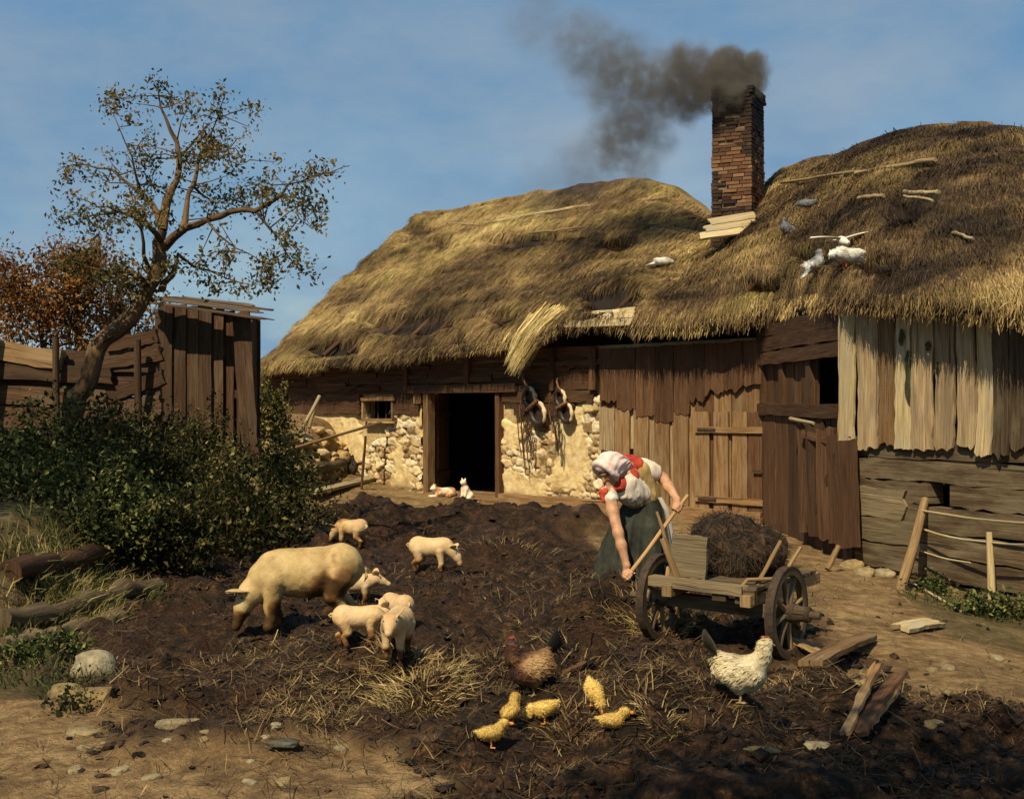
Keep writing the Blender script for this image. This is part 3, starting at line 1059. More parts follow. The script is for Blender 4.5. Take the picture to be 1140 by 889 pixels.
    while px < 1330:
        wpx = random.uniform(17, 25) * (1 if px < 1140 else 1.3)
        a, b = rwz(px, 0, .14), rwz(px + wpx, 0, .14)
        wm = (a - b).length
        p = rwz(px + wpx / 2, 0, .14 + random.uniform(-.012, .012))
        ztop = CAM_H - ((352 + (px - 934) * .105) - CY) / F * p.y + .12
        zb = 1.20 + random.uniform(-.05, .05) - (.08 if first else 0)
        cx = px + wpx / 2
        dark = 3 if cx > 1108 and random.random() < .7 else (1 if abs(cx - 985) < 12 else random.choice((0, 0, 0, 1, 2)))
        lean = random.uniform(-.02, .02)
        up.plank((p.x + lean, p.y - lean, zb), (p.x, p.y, ztop), wm * random.uniform(.86, .97), .03, N3R, .07, .03, .012, 7, 12, dark, warp=.03, w1=wm * random.uniform(.82, .96))
        px += wpx
        first = False
    hp('upper_boarding', up, [WOOD_GREY, WOOD_BARN, WOOD_PALE, WOOD_LOG])
    MOSSM = M_noise('moss', [(.35, (.018, .022, .008)), (.65, (.06, .06, .022))], 30, 6, .8, 90, .01)
    for px, py, w, h, tn in ((1012, 428, .06, .20, .1), (1011, 405, .05, .14, .3), (1004, 375, .05, .10, .2), (1034, 385, .05, .06, .3), (1044, 408, .035, .05, .2)):
        c = rw(px, py, .165)
        th = [2 * math.pi * i / 14 for i in range(14)]
        side = Vector((*WV, 0))
        ring = [c + side * (w * math.cos(a) * random.uniform(.6, 1.1)) + Vector((0, 0, h * math.sin(a) * random.uniform(.75, 1.1))) + N3R * random.uniform(.004, .012) for a in th]
        patch = MB().raw([tuple(c + N3R * .02)] + [tuple(v) for v in ring], [(0, 1 + i, 1 + (i + 1) % 14) for i in range(14)], None, random.random(), tn)
        hp('moss_patch', patch, MOSSM)

def ico(sub):
    import bmesh
    bm = bmesh.new()
    bmesh.ops.create_icosphere(bm, subdivisions=sub, radius=1.0)
    V = np.array([v.co[:] for v in bm.verts])
    Fc = np.array([[v.index for v in f.verts] for f in bm.faces])
    bm.free()
    global ICO_F
    ICO_F = Fc
    return V
ICO2 = ico(2)
ICO2_F = ICO_F
build_walls()

# ------------------------------------------------------------------ the thatched roof
EAVE_OFF = .62
def main_eave(px, py_bottom):
    p, s = wall_at(WA, WU, WN, px, EAVE_OFF)
    return Vector((p[0], p[1], CAM_H - (py_bottom - CY) / F * p[1]))
def right_eave(px, py_bottom):
    p, s = wall_at(WB0, WV, WN2, px, .46)
    return Vector((p[0], p[1], CAM_H - (py_bottom - CY) / F * p[1]))

LEFT_BACK = Vector((-.6, 33.8, 2.4))
STN = [  # eave (bottom of the lip), ridge
    (LEFT_BACK + Vector((2.2, -.6, 0)), at(466, 238, 30.3)),
    (LEFT_BACK, at(462, 238, 30.2)),
    ((LEFT_BACK + main_eave(277, 420)) / 2 + Vector((-.3, .1, 0)), at(460, 238, 30.1)),
    (main_eave(277, 420), at(462, 237, 30)),
    (main_eave(330, 411), at(502, 234, 29)),
    (main_eave(435, 402), at(600, 214, 26.8)),
    (main_eave(545, 392), at(712, 197, 24.6)),
    (main_eave(605, 383), at(752, 209, 23.8)),
    (main_eave(632, 362), at(776, 226, 23.4)),
    (main_eave(668, 360), at(790, 240, 23.1)),
    (main_eave(703, 371), at(815, 242, 22.8)),
    (main_eave(748, 374), at(842, 232, 22.6)),
    (main_eave(800, 370), at(862, 191, 22.2)),
    (at(858, 352, 16.9), at(905, 177, 21.3)),
    (at(905, 346, 14.9), at(945, 163, 20.5)),
    (at(938, 344, 13.3), at(1000, 144, 19.3)),
    (right_eave(1000, 351), at(1058, 133, 18.2)),
    (right_eave(1125, 357), at(1128, 142, 17)),
    (right_eave(1300, 380), at(1300, 195, 15)),
    (right_eave(1420, 430), at(1450, 260, 13)),
]

HOLES_SHADOW = [(846, 316, 19, 7, .9), (680, 331, 30, 12, .7), (690, 269, 16, 7, .6), (464, 253, 18, 8, .4), (448, 361, 42, 11, .45), (375, 386, 26, 9, .5),
         (515, 382, 9, 14, .6), (925, 286, 34, 8, .45), (1005, 240, 14, 10, .4), (980, 292, 26, 8, .35), (486, 270, 16, 6, .5), (575, 268, 30, 6, .4), (620, 262, 26, 5, .4), (560, 352, 16, 6, .4)]  # the patch below the flying pigeon puts its cast shadow into the thatch
GOLD = [(552, 244, 60, 12, .45), (470, 262, 30, 10, .4), (430, 300, 30, 14, .35), (370, 352, 34, 13, .5), (520, 262, 40, 8, .3), (590, 385, 26, 18, .8), (640, 235, 50, 10, .35),
        (700, 215, 40, 12, .3), (330, 400, 40, 8, .3), (460, 395, 60, 8, .25), (850, 330, 16, 8, .4), (895, 300, 10, 10, .3), (300, 385, 20, 12, .3), (800, 285, 40, 10, .25), (960, 200, 70, 18, .15)]
MOSS = [(600, 300, 110, 30, .18), (520, 330, 80, 25, .15), (720, 320, 70, 25, .18), (1060, 160, 70, 20, .2), (900, 175, 60, 10, .25)]

def blobs(px, py, L, seed=0.0):
    r = np.zeros(np.shape(px))
    wob = .35 * fbm(px / 16.0, py / 9.0, seed, 3)
    for x, y, a, b, s in L:
        q = ((px - x) / (a * 1.2)) ** 2 + ((py - y) / (b * 1.25)) ** 2
        r = np.maximum(r, s * sst(1.35 - q + wob * 1.6))
    return r

def build_roof():
    na, nt = 420, 90
    E = np.array([e for e, r in STN])
    Rg = np.array([r for e, r in STN])
    acc = np.concatenate([[0], np.cumsum(np.linalg.norm(np.diff((E + Rg) / 2, axis=0), axis=1))])
    a = np.linspace(0, acc[-1], na)
    def smooth(X):
        Y = np.stack([np.interp(a, acc, X[:, i]) for i in range(3)], 1)
        for _ in range(10):
            Y[1:-1] = .25 * Y[:-2] + .5 * Y[1:-1] + .25 * Y[2:]
        return Y
    E, Rg = smooth(E), smooth(Rg)
    H = Rg - E
    Hh = H.copy()
    Hh[:, 2] = 0
    Hh /= np.linalg.norm(Hh, axis=1, keepdims=True)
    lip = E + np.array((0, 0, .24)) + Hh * .10
    t = np.linspace(0, 1, nt)
    G = lip[None] * (1 - t)[:, None, None] + Rg[None] * t[:, None, None]
    # the thatch bulges in the middle
    Tt = (Rg - lip)
    Ta = np.gradient(E * .5 + Rg * .5, axis=0)
    Nn = np.cross(Ta, Tt)
    Nn /= np.linalg.norm(Nn, axis=1, keepdims=True)
    if Nn[na // 2, 2] < 0:
        Nn = -Nn
    for _ in range(30):
        Nn[1:-1] = .25 * Nn[:-2] + .5 * Nn[1:-1] + .25 * Nn[2:]
    G = G + Nn[None] * (.10 * np.sin(np.pi * t ** .8))[:, None, None]
    X, Y, Z = G[..., 0], G[..., 1], G[..., 2]
    fade = np.minimum(1, t * 8 + .3)[:, None]
    disp = .042 * fbm(X * .55, Y * .55, Z * .9, 3) + .035 * fbm(X * 2.2, Y * 2.2, Z * 2.5, 3)
    saw = (t[:, None] * 9 + .35 * vnoise(X * .8, Y * .8, Z)) % 1.0
    disp = disp + .035 * (1 - saw)
    px, py = proj(G)
    hole_shadow = blobs(px, py, HOLES_SHADOW, 1.0)
    disp = disp * fade - .34 * hole_shadow
    G = G + Nn[None] * disp[..., None]
    gold, moss = blobs(px, py, GOLD, 5.0), blobs(px, py, MOSS, 9.0)
    big = fbm(X * .7, Y * .7, Z * 1.2, 4)
    tone = .425 + .22 * big + .10 * fbm(X * 2.4, Y * 2.4, Z * 4, 3) - .75 * hole_shadow + .42 * gold - .08 * moss - .12 * sst((saw - .8) / .2) - .09 * sst((px - 800) / 120)
    # round the ridge over and run down the back
    back = []
    bdir = np.array((.70, .66, 0))
    for off, dz in ((.18, .02), (.45, -.16), (1.6, -1.2), (3.2, -2.7), (4.4, -3.9)):
        q = G[-1] + bdir * off
        q[:, 2] = G[-1][:, 2] + dz
        back.append(q)
    soff = [E + Hh * 1.5 + np.array((0, 0, .75)), E + Hh * .5 + np.array((0, 0, .10)), E + np.array((0, 0, .0)) + Hh * .12, E + Hh * .0 + np.array((0, 0, .05)), E + np.array((0, 0, .15)) + Hh * .02]
    soff = [s + np.stack([.05 * fbm(s[:, 0] * 2, s[:, 1] * 2, i, 3)] * 3, 1) * np.array((.4, .4, 1)) for i, s in enumerate(soff)]
    full = np.concatenate([np.stack(soff), G, np.stack(back)], 0)
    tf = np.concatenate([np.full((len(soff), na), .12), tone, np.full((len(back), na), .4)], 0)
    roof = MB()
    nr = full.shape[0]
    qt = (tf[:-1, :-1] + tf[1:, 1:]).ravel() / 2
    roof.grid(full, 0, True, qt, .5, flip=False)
    # straw: blades laid down the slope over the whole front
    nrm = np.cross(np.gradient(G, axis=1), np.gradient(G, axis=0))
    nrm /= np.linalg.norm(nrm, axis=2, keepdims=True) + 1e-9
    if nrm[nt // 2, na // 2, 2] < 0:
        nrm = -nrm
    down = -np.gradient(G, axis=0)
    down /= np.linalg.norm(down, axis=2, keepdims=True) + 1e-9
    area = np.linalg.norm(np.cross(G[1:, :-1] - G[:-1, :-1], G[:-1, 1:] - G[:-1, :-1]), axis=2)
    vis = (px[:-1, :-1] > -60) & (px[:-1, :-1] < 1260) & (np.arange(na - 1)[None, :] > 30)
    # nearer thatch gets more (it shows larger)
    wgt = (area * np.where(vis, 1, .05) / np.maximum(G[:-1, :-1, 1], 8) ** 1.0).ravel()
    def sample(n):
        i = RNG.choice(len(wgt), n, p=wgt / wgt.sum())
        r, c = np.unravel_index(i, area.shape)
        fr, fc = RNG.random(n), RNG.random(n)
        def it(A):
            fr_, fc_ = (fr[:, None], fc[:, None]) if A.ndim == 3 else (fr, fc)
            return (A[r, c] * (1 - fr_) + A[r + 1, c] * fr_) * (1 - fc_) + (A[r, c + 1] * (1 - fr_) + A[r + 1, c + 1] * fr_) * fc_
        return it(G), it(nrm), it(down), it(tone), it(hole_shadow), it(gold)
    n = 165000
    P, Nm, Dn, Tn, Ho, Go = sample(n)
    keep = RNG.random(n) > Ho * 1.7
    P, Nm, Dn, Tn, Go = P[keep], Nm[keep], Dn[keep], Tn[keep], Go[keep]
    n = len(P)
    Sd = np.cross(Nm, Dn)
    clump = vnoise(P[:, 0] * 2.5, P[:, 1] * 2.5, P[:, 2] * 2.5)
    ang = .12 * vnoise(P[:, 0] * 1.1, P[:, 1] * 1.1, P[:, 2] * 1.1 + 5) + RNG.normal(0, .12, n)
    D = Dn * np.cos(ang)[:, None] + Sd * np.sin(ang)[:, None]
    L = RNG.uniform(.12, .40, n) * (1 + .3 * clump)
    lift = RNG.uniform(-.02, .026, n) * (1 + .5 * clump) + .035 * Go * RNG.random(n)
    stray = RNG.random(n) < .022
    lift = np.where(stray, lift + RNG.uniform(.03, .10, n), lift)
    P0 = P - Nm * .01
    P1 = P + D * (L * .5)[:, None] + Nm * (lift * .8 + .008)[:, None]
    P2 = P + D * L[:, None] + Nm * (lift + .0)[:, None] - np.array((0, 0, 1)) * (.03 * L)[:, None]
    W = np.cross(Nm, D) * (RNG.uniform(.0022, .0066, n) * np.clip(P[:, 1] / 19, .6, 1.1))[:, None]
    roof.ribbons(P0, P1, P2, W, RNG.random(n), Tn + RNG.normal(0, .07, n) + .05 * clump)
    # the ragged fringe along the eaves
    n = 13000
    c = RNG.integers(32, na - 2, n)
    f = RNG.random(n)[:, None]
    base = (E + np.array((0, 0, .08)))
    P = base[c] * (1 - f) + base[c + 1] * f + RNG.uniform(0, .12, n)[:, None] * Hh[c] + np.array((0, 0, 1)) * RNG.uniform(-.05, .13, n)[:, None]
    pxx, pyy = proj(P)
    okk = (pxx > -50) & (pxx < 1260)
    D = -Hh[c] * RNG.uniform(.3, 1.0, n)[:, None] - np.array((0, 0, 1)) * RNG.uniform(.3, 1.0, n)[:, None] + RNG.normal(0, .25, (n, 3))
    D /= np.linalg.norm(D, axis=1, keepdims=True)
    L = RNG.uniform(.05, .19, n) * np.where(P[:, 1] < 16, .7, 1) * (1 + .7 * vnoise(P[:, 0] * 1.7, P[:, 1] * 1.7, 3.0))
    S = np.cross(D, -Hh[c])
    S /= np.linalg.norm(S, axis=1, keepdims=True) + 1e-9
    W = S * RNG.uniform(.0025, .007, n)[:, None]
    fr_t = .36 + RNG.normal(0, .10, n) + .2 * (vnoise(P[:, 0] * .8, P[:, 1] * .8, 9.0) > .2)
    roof.ribbons(P[okk], (P + D * L[:, None] * .5)[okk], (P + D * L[:, None] - np.array((0, 0, .03)) * 1)[okk], W[okk], RNG.random(n)[okk], fr_t[okk])
    # one loose pale sheaf sliding over the edge
    T0, T1 = main_eave(606, 366) + Vector((.1, .1, .25)), main_eave(574, 412) + Vector((-.03, -.05, -.02))
    n = 900
    u, v = RNG.normal(0, 1, n), RNG.normal(0, 1, n)
    side = np.array((*WU, 0.0))
    P0 = np.array(T0) + side * (.17 * u)[:, None] + np.array((0, 0, .05)) * v[:, None] + np.array((*(-WN), .5)) * RNG.uniform(0, .5, n)[:, None] * .25
    P2 = np.array(T1) + np.array((0, 0, 1)) * (.07 * RNG.normal(0, 1, n) + .05 * np.abs(u))[:, None] + side * (.085 * u)[:, None] + np.array((*WN, 0)) * (.06 * v)[:, None] + (np.array(T0) - np.array(T1)) * (RNG.random(n) ** 2 * .6)[:, None]
    P1 = (P0 + P2) / 2 + np.array((*WN, .2)) * .08
    roof.ribbons(P0, P1, P2, np.broadcast_to(side * .007, (n, 3)) * RNG.uniform(.6, 1.4, n)[:, None], RNG.random(n), .80 + RNG.normal(0, .06, n))
    t_ = NT('thatch')
    co = t_.objc()
    nz = t_.noise(co, 3.2, 6, .6, .3)
    fz = t_.noise(co, 22, 4, .6)
    fac = t_.math('ADD', t_.attr('tone'), t_.math('ADD', t_.math('MULTIPLY', t_.math('SUBTRACT', nz, .5), .50), t_.math('MULTIPLY', t_.math('SUBTRACT', fz, .5), .25)))
    c = t_.ramp(fac, [(.08, (.016, .010, .006)), (.28, (.075, .045, .019)), (.42, (.17, .108, .042)), (.56, (.285, .19, .072)), (.74, (.45, .32, .115)), (.92, (.60, .48, .21))])
    mo = t_.ramp(t_.noise(co, .9, 5, .6), [(.47, 0), (.64, .75)])
    c = t_.mix(mo, c, t_.mix(1.0, c, (.60, .66, .50), 'MULTIPLY'))
    v = t_.math('ADD', t_.math('MULTIPLY', t_.attr('rnd'), 1.0), .48)
    c = t_.node('ShaderNodeHueSaturation', {'Color': c, 'Value': v}).outputs[0]
    t_.bsdf(c, .8, t_.bump(fz, .6, .03), .2)
    o = hp('roof', roof, t_.m)
    return o, G, px, py, nrm, down
roof_o, RG, RPX, RPY, RNM, RDN = build_roof()

def rpt(px, py, lift=0.0):
    """point of the thatch seen at a place in the picture"""
    d = (RPX - px) ** 2 + (RPY - py) ** 2 + np.where(np.arange(RPX.shape[1])[None, :] < 40, 1e6, 0)
    i = np.unravel_index(np.argmin(d), d.shape)
    P, N = RG[i], RNM[i]
    k = P[1]
    Q = np.array(at(px, py, P[1]))
    return Vector(Q + N * lift), Vector(N), Vector(RDN[i])

def roof_poles():
    L = [((540, 250), (640, 233), .030), ((636, 234), (742, 222), .026), ((590, 262), (650, 255), .02), ((870, 206), (960, 192), .022), ((955, 195), (1042, 181), .028),
         ((958, 223), (986, 220), .03), ((1010, 217), (1046, 219), .032), ((1008, 222), (1040, 227), .02), ((405, 318), (442, 316), .018),
         ((388, 341), (428, 337), .018), ((1062, 262), (1085, 270), .018), ((500, 250), (535, 252), .016)]
    for a, b, r in L:
        pts = []
        for i in range(7):
            f = i / 6
            p, n, _ = rpt(a[0] + (b[0] - a[0]) * f, a[1] + (b[1] - a[1]) * f)
            pts.append(p + n * .045)
        s, e = pts[0], pts[-1]
        pts = [s.lerp(e, i / 6) * .7 + pts[i] * .3 + Vector((0, 0, random.uniform(-.008, .008))) for i in range(7)]
        obj('roof_pole', MB().tube(pts, [r * random.uniform(.75, 1.1) for _ in pts], 7, rough=.1), WOOD_GREY if random.random() < .6 else WOOD_PALE, roof_o, True)
    # the board showing where the thatch has slipped
    bd = MB()
    for o, dz in ((.05, 0), (.10, .15)):
        p0, p1 = main_eave(630, 361 - dz * 40), main_eave(704, 358 - dz * 60)
        bd.plank(p0 + N3 * (.05 - o) + Vector((0, 0, .02)), p1 + N3 * (.05 - o) + Vector((0, 0, .02)), .17, .03, (WN[0], WN[1], .5), .04, .04, .01)
    obj('eave_board', bd, WOOD_PALE, roof_o, True)
    raf = MB()
    for px in np.linspace(300, 880, 22):
        p = main_eave(px, 400 - (px - 300) * .085) if px < 800 else at(px, 360, 17.2 - (px - 800) * .01)
        if px < 800:
            q = p - N3 * 1.2 + Vector((0, 0, .95))
            raf.tube([p + Vector((0, 0, -.02)) - N3 * .1, q + Vector((0, 0, -.1))], .05, 7, rough=.08)
    obj('rafter_ends', raf, WOOD_DARK, roof_o, True)
roof_poles()

# ------------------------------------------------------------------ chimney
def build_chimney():
    d = 20.5
    ba = at(824, 262, d)
    zb, zt = 4.0, CAM_H - (101 - CY) / F * d
    ang = math.atan2(-.46, .89)                        # long face turned a little to the left
    cw, cd = .66, .74
    root = Vector((ba.x + .02, d + .28, 0))
    Rz = Matrix.Rotation(ang, 3, 'Z')
    ch = MB()
    ch.box((root.x, root.y, (zb + zt) / 2), (cw - .05, cd - .05, zt - zb - .04), Rz, 1)
    ch_h = .062
    z = zb
    row = 0
    while z < zt:
        f = (z - zb) / (zt - zb)
        ex = .03 * (1 - f) + (.05 if z > zt - .2 else 0)
        w, dd = cw + ex, cd + ex
        for side in range(4):
            ln = w if side % 2 == 0 else dd
            oth = dd if side % 2 == 0 else w
            x = -ln / 2 + (0 if row % 2 else -.06)
            while x < ln / 2 - .02:
                bl = random.uniform(.15, .24)
                x0, x1 = max(x, -ln / 2), min(x + bl, ln / 2)
                x += bl + .012
                if x1 - x0 < .04:
                    continue
                if random.random() < .09 and f > .1:
                    continue
                l = Vector(((x0 + x1) / 2, -oth / 2 + .05 + random.uniform(-.014, .014), 0))
                l = Matrix.Rotation(side * math.pi / 2, 3, 'Z') @ l
                p = root + Rz @ l
                rot = Rz @ Matrix.Rotation(side * math.pi / 2 + random.uniform(-.03, .03), 3, 'Z')
                soot = np.clip((z - (zt - 1.15)) / .85 + .25 * float(vnoise(p.x * 5, p.y * 5, z * 4)), 0, 1)
                blot = float(vnoise(p.x * 2.3 + 4, p.y * 2.3, z * 1.9))
                soot = max(soot, .65 * (blot > .15))
                ch.box((p.x, p.y, z + ch_h / 2), (x1 - x0, .11, ch_h - .012), rot, 0, random.random(), float(soot))
        z += ch_h
        row += 1
    t = NT('sooty_brick')
    n = t.noise(t.objc(), 14, 7, .65, .3)
    c = t.ramp(t.math('ADD', t.math('MULTIPLY', t.attr('rnd'), .6), t.math('MULTIPLY', n, .4)), [(.1, (.06, .028, .014)), (.4, (.115, .054, .026)), (.65, (.18, .094, .046)), (.95, (.27, .18, .095))])
    c = t.mix(t.math('MULTIPLY', t.ramp(t.math('ADD', t.attr('tone'), t.math('MULTIPLY', t.math('SUBTRACT', n, .5), .6)), [(.1, 0), (.75, 1)]), .94), c, (.014, .011, .009))
    t.bsdf(c, .9, t.bump(t.noise(t.objc(), 60, 5), .6, .01), .2)
    c_o = hp('chimney', ch, [t.m, M_noise('chimney_mortar', [(.3, (.06, .04, .025)), (.6, (.20, .13, .07)), (.8, (.34, .23, .12))], 6, 7, .7)])
    # boards laid on the thatch against its foot
    fl = MB()
    bl, br = at(777, 268, 19.75), at(844, 259, 19.65)
    tl, tr = at(793, 247, 20.15), at(839, 239, 20.1)
    for i in range(3):
        a0, b0 = bl.lerp(tl, (i + .5) / 3), br.lerp(tr, (i + .5) / 3)
        nrm = (br - bl).cross(tl - bl).normalized()
        if nrm.y > 0:
            nrm = -nrm
        fl.plank(a0 + nrm * (.02 + .012 * i), b0 + nrm * (.02 + .012 * i), (tl - bl).length / 3 * 1.04, .03, nrm, .05, .03, .008)
    obj('foot_boards', fl, WOOD_PALE, c_o, True)
    # thatch packed round the foot of the stack
    return root, zt
CH_ROOT, CH_TOP = build_chimney()
# ------------------------------------------------------------------ trees and bushes
def unit(n):
    v = RNG.normal(0, 1, (n, 3))
    return v / np.linalg.norm(v, axis=1, keepdims=True)

def leaf_cloud(mb, C, spread, per, size, tone=0.0, aspect=.5, droop=.2, mat=0):
    """clusters of leaves round the points C"""
    n = len(C) * per
    P = np.repeat(C, per, 0) + RNG.normal(0, 1, (n, 3)) * spread
    D = unit(n) - np.array((0, 0, droop))
    D /= np.linalg.norm(D, axis=1, keepdims=True)
    S = np.cross(D, unit(n))
    S /= np.linalg.norm(S, axis=1, keepdims=True) + 1e-9
    rn = np.clip(np.repeat(RNG.random(len(C)) ** 1.3, per) * .78 + RNG.random(n) * .3, 0, 1)
    mb.leaves(P, D, S, size * RNG.uniform(.6, 1.3, n), rn, tone, mat, aspect)

LEAF_APPLE = M_leaf('apple_leaves', [(.0, (.03, .032, .012)), (.4, (.085, .080, .028)), (.7, (.18, .14, .05)), (1, (.32, .19, .06))], .35)
LEAF_AUTUMN = M_leaf('autumn_leaves', [(.0, (.05, .022, .007)), (.4, (.16, .065, .016)), (.7, (.26, .12, .030)), (1, (.36, .20, .06))], .3)
LEAF_DARK = M_leaf('bush_leaves_dark', [(.0, (.008, .010, .004)), (.45, (.022, .026, .008)), (.65, (.055, .055, .016)), (.85, (.13, .11, .034)), (1, (.20, .15, .05))], .25)
LEAF_GREEN = M_leaf('bush_leaves_green', [(.0, (.010, .015, .005)), (.4, (.034, .046, .013)), (.62, (.085, .10, .028)), (.82, (.19, .19, .055)), (1, (.30, .27, .09))], .3)
LEAF_YELLOW = M_leaf('bush_leaves_yellow', [(.0, (.014, .015, .005)), (.4, (.055, .055, .015)), (.62, (.14, .125, .036)), (.82, (.27, .22, .07)), (1, (.38, .30, .11))], .3)

def build_apple_tree():
    D0 = 13.0
    B = {  # px, py, depth offset, radius
        'trunk': [(74, 478, -.1, .125), (84, 455, -.05, .118), (108, 388, 0, .105), (130, 368, .02, .10), (146, 353, .03, .10), (167, 318, .02, .098), (178, 286, 0, .09), (181, 256, .0, .062)],
        'a': [(181, 256, 0, .06), (185, 224, .1, .05), (197, 200, .2, .04), (199, 172, .25, .03), (190, 146, .3, .022), (179, 120, .3, .014), (176, 90, .3, .006)],
        'b': [(182, 276, 0, .062), (193, 264, -.05, .055), (206, 254, -.15, .048), (230, 245, -.3, .04), (256, 236, -.4, .034), (284, 235, -.5, .028), (313, 218, -.6, .018), (321, 205, -.6, .012), (350, 196, -.6, .008), (382, 186, -.6, .004)],
        'b2': [(284, 235, -.5, .016), (300, 254, -.55, .013), (318, 281, -.6, .010), (337, 302, -.6, .005)],
        'b3': [(313, 218, -.6, .012), (328, 226, -.65, .009), (333, 243, -.7, .007), (348, 255, -.7, .004)],
        'c': [(179, 254, 0, .045), (174, 236, .1, .036), (158, 218, .3, .030), (142, 204, .4, .022), (124, 188, .5, .014), (80, 183, .5, .005)],
        'd': [(180, 268, 0, .04), (172, 258, -.2, .03), (160, 247, -.3, .024), (133, 236, -.4, .015), (92, 242, -.5, .005)],
        'd2': [(168, 305, 0, .032), (160, 284, -.15, .024), (158, 258, -.3, .016), (150, 232, -.35, .009)],
        'e': [(180, 322, 0, .05), (192, 306, .2, .035), (198, 283, .35, .024), (216, 297, .5, .016), (250, 309, .6, .008), (285, 318, .6, .004)],
        'f': [(163, 318, 0, .04), (156, 308, -.3, .028), (138, 303, -.5, .018), (110, 300, -.6, .009), (70, 292, -.6, .004)],
        'g': [(204, 255, -.1, .042), (208, 228, .0, .034), (216, 204, .2, .026), (221, 175, .3, .018), (236, 146, .3, .011), (251, 104, .3, .005)],
        'g2': [(219, 180, .3, .018), (232, 170, .1, .014), (254, 168, 0, .010), (268, 184, 0, .005)],
        'g3': [(214, 206, .2, .018), (224, 216, .4, .014), (240, 226, .5, .009), (275, 220, .5, .004)],
        'h': [(199, 176, .25, .02), (214, 160, .4, .013), (232, 138, .5, .006)],
        'i': [(160, 220, .3, .02), (150, 190, .1, .013), (140, 160, 0, .009), (126, 126, 0, .004)],
        'j': [(230, 245, -.3, .018), (244, 262, -.45, .012), (262, 276, -.5, .008), (290, 290, -.5, .004)],
    }
    base = at(74, 478, D0)
    base.z = gz(base.x, base.y)
    root = thing('apple_tree', 'gnarled leaning apple tree with thin olive leaves in front of the plank shed', 'tree', base)
    tr = MB()
    br = MB()
    tips = []
    segs = []
    for k, L in B.items():
        pts = [at(px, py, D0 + do) for px, py, do, r in L]
        rad = [r for *_, r in L]
        if k == 'trunk':
            pts.insert(0, Vector((pts[0].x - .05, pts[0].y, base.z - .15)))
            rad.insert(0, .16)
        # subdivide with a little crookedness
        P, Rr = [pts[0]], [rad[0]]
        for i in range(len(pts) - 1):
            ln = (pts[i + 1] - pts[i]).length
            m = max(1, int(ln / .12))
            for j in range(1, m + 1):
                f = j / m
                q = pts[i].lerp(pts[i + 1], f)
                rr = rad[i] + (rad[i + 1] - rad[i]) * f
                if j < m:
                    q += Vector(RNG.normal(0, .010 + rr * .12, 3))
                P.append(q)
                Rr.append(rr * random.uniform(.9, 1.12))
        (tr if k == 'trunk' else br).tube(P, [r_ * (.80 if k == 'trunk' else .88) for r_ in Rr], 15 if k == 'trunk' else 7, rough=.18 if k == 'trunk' else .07)
        if k != 'trunk':
            for q, rr in zip(P, Rr):
                if rr < .045:
                    segs.append((q, rr))
    C = []
    # twigs
    for q, rr in segs:
        for _ in range(2 if rr < .022 else 1):
            if random.random() < (.80 if rr < .03 else .5):
                d = Vector(unit(1)[0])
                d.z = d.z * .6 + .12
                d.y *= .8
                ln = random.uniform(.18, .55)
                m1 = q + d * ln * .5 + Vector(RNG.normal(0, .03, 3))
                m2 = q + d * ln + Vector(RNG.normal(0, .05, 3)) + Vector((0, 0, -.06 * ln))
                ux, uy = proj(np.array(m2))
                if ux > 378 or uy < 96 or ux < 66 or (ux > 300 and uy < 180 and ux + uy * .5 > 420):
                    m1, m2 = q.lerp(m1, .25), q.lerp(m2, .22)
                br.tube([q, m1, m2], [min(rr * .6, .009), .006, .003], 5, cap=False)
                for f in (.45, .75, 1.0, 1.12):
                    if random.random() < .8:
                        C.append(np.array(q.lerp(m2, f)))
    trunk = obj('trunk', tr, BARK, root, True)
    obj('branches', br, BARK, root, True)
    cr = MB()
    C = np.array(C)
    # clumps: keep some clusters leafy, others nearly bare
    keep = vnoise(C[:, 0] * 2.2, C[:, 1] * 2.2, C[:, 2] * 2.2) > -.38
    leaf_cloud(cr, C[keep], .055, 12, .054, aspect=.5, droop=.3)
    cl = C[vnoise(C[:, 0] * 1.6, C[:, 1] * 1.6, C[:, 2] * 1.6 + 4) > .05]
    leaf_cloud(cr, cl, .075, 9, .052, aspect=.5, droop=.3)
    lo = C[(C[:, 2] < 3.4)]
    leaf_cloud(cr, lo, .075, 8, .062, aspect=.55, droop=.3)
    obj('crown', cr, LEAF_APPLE, root, True)

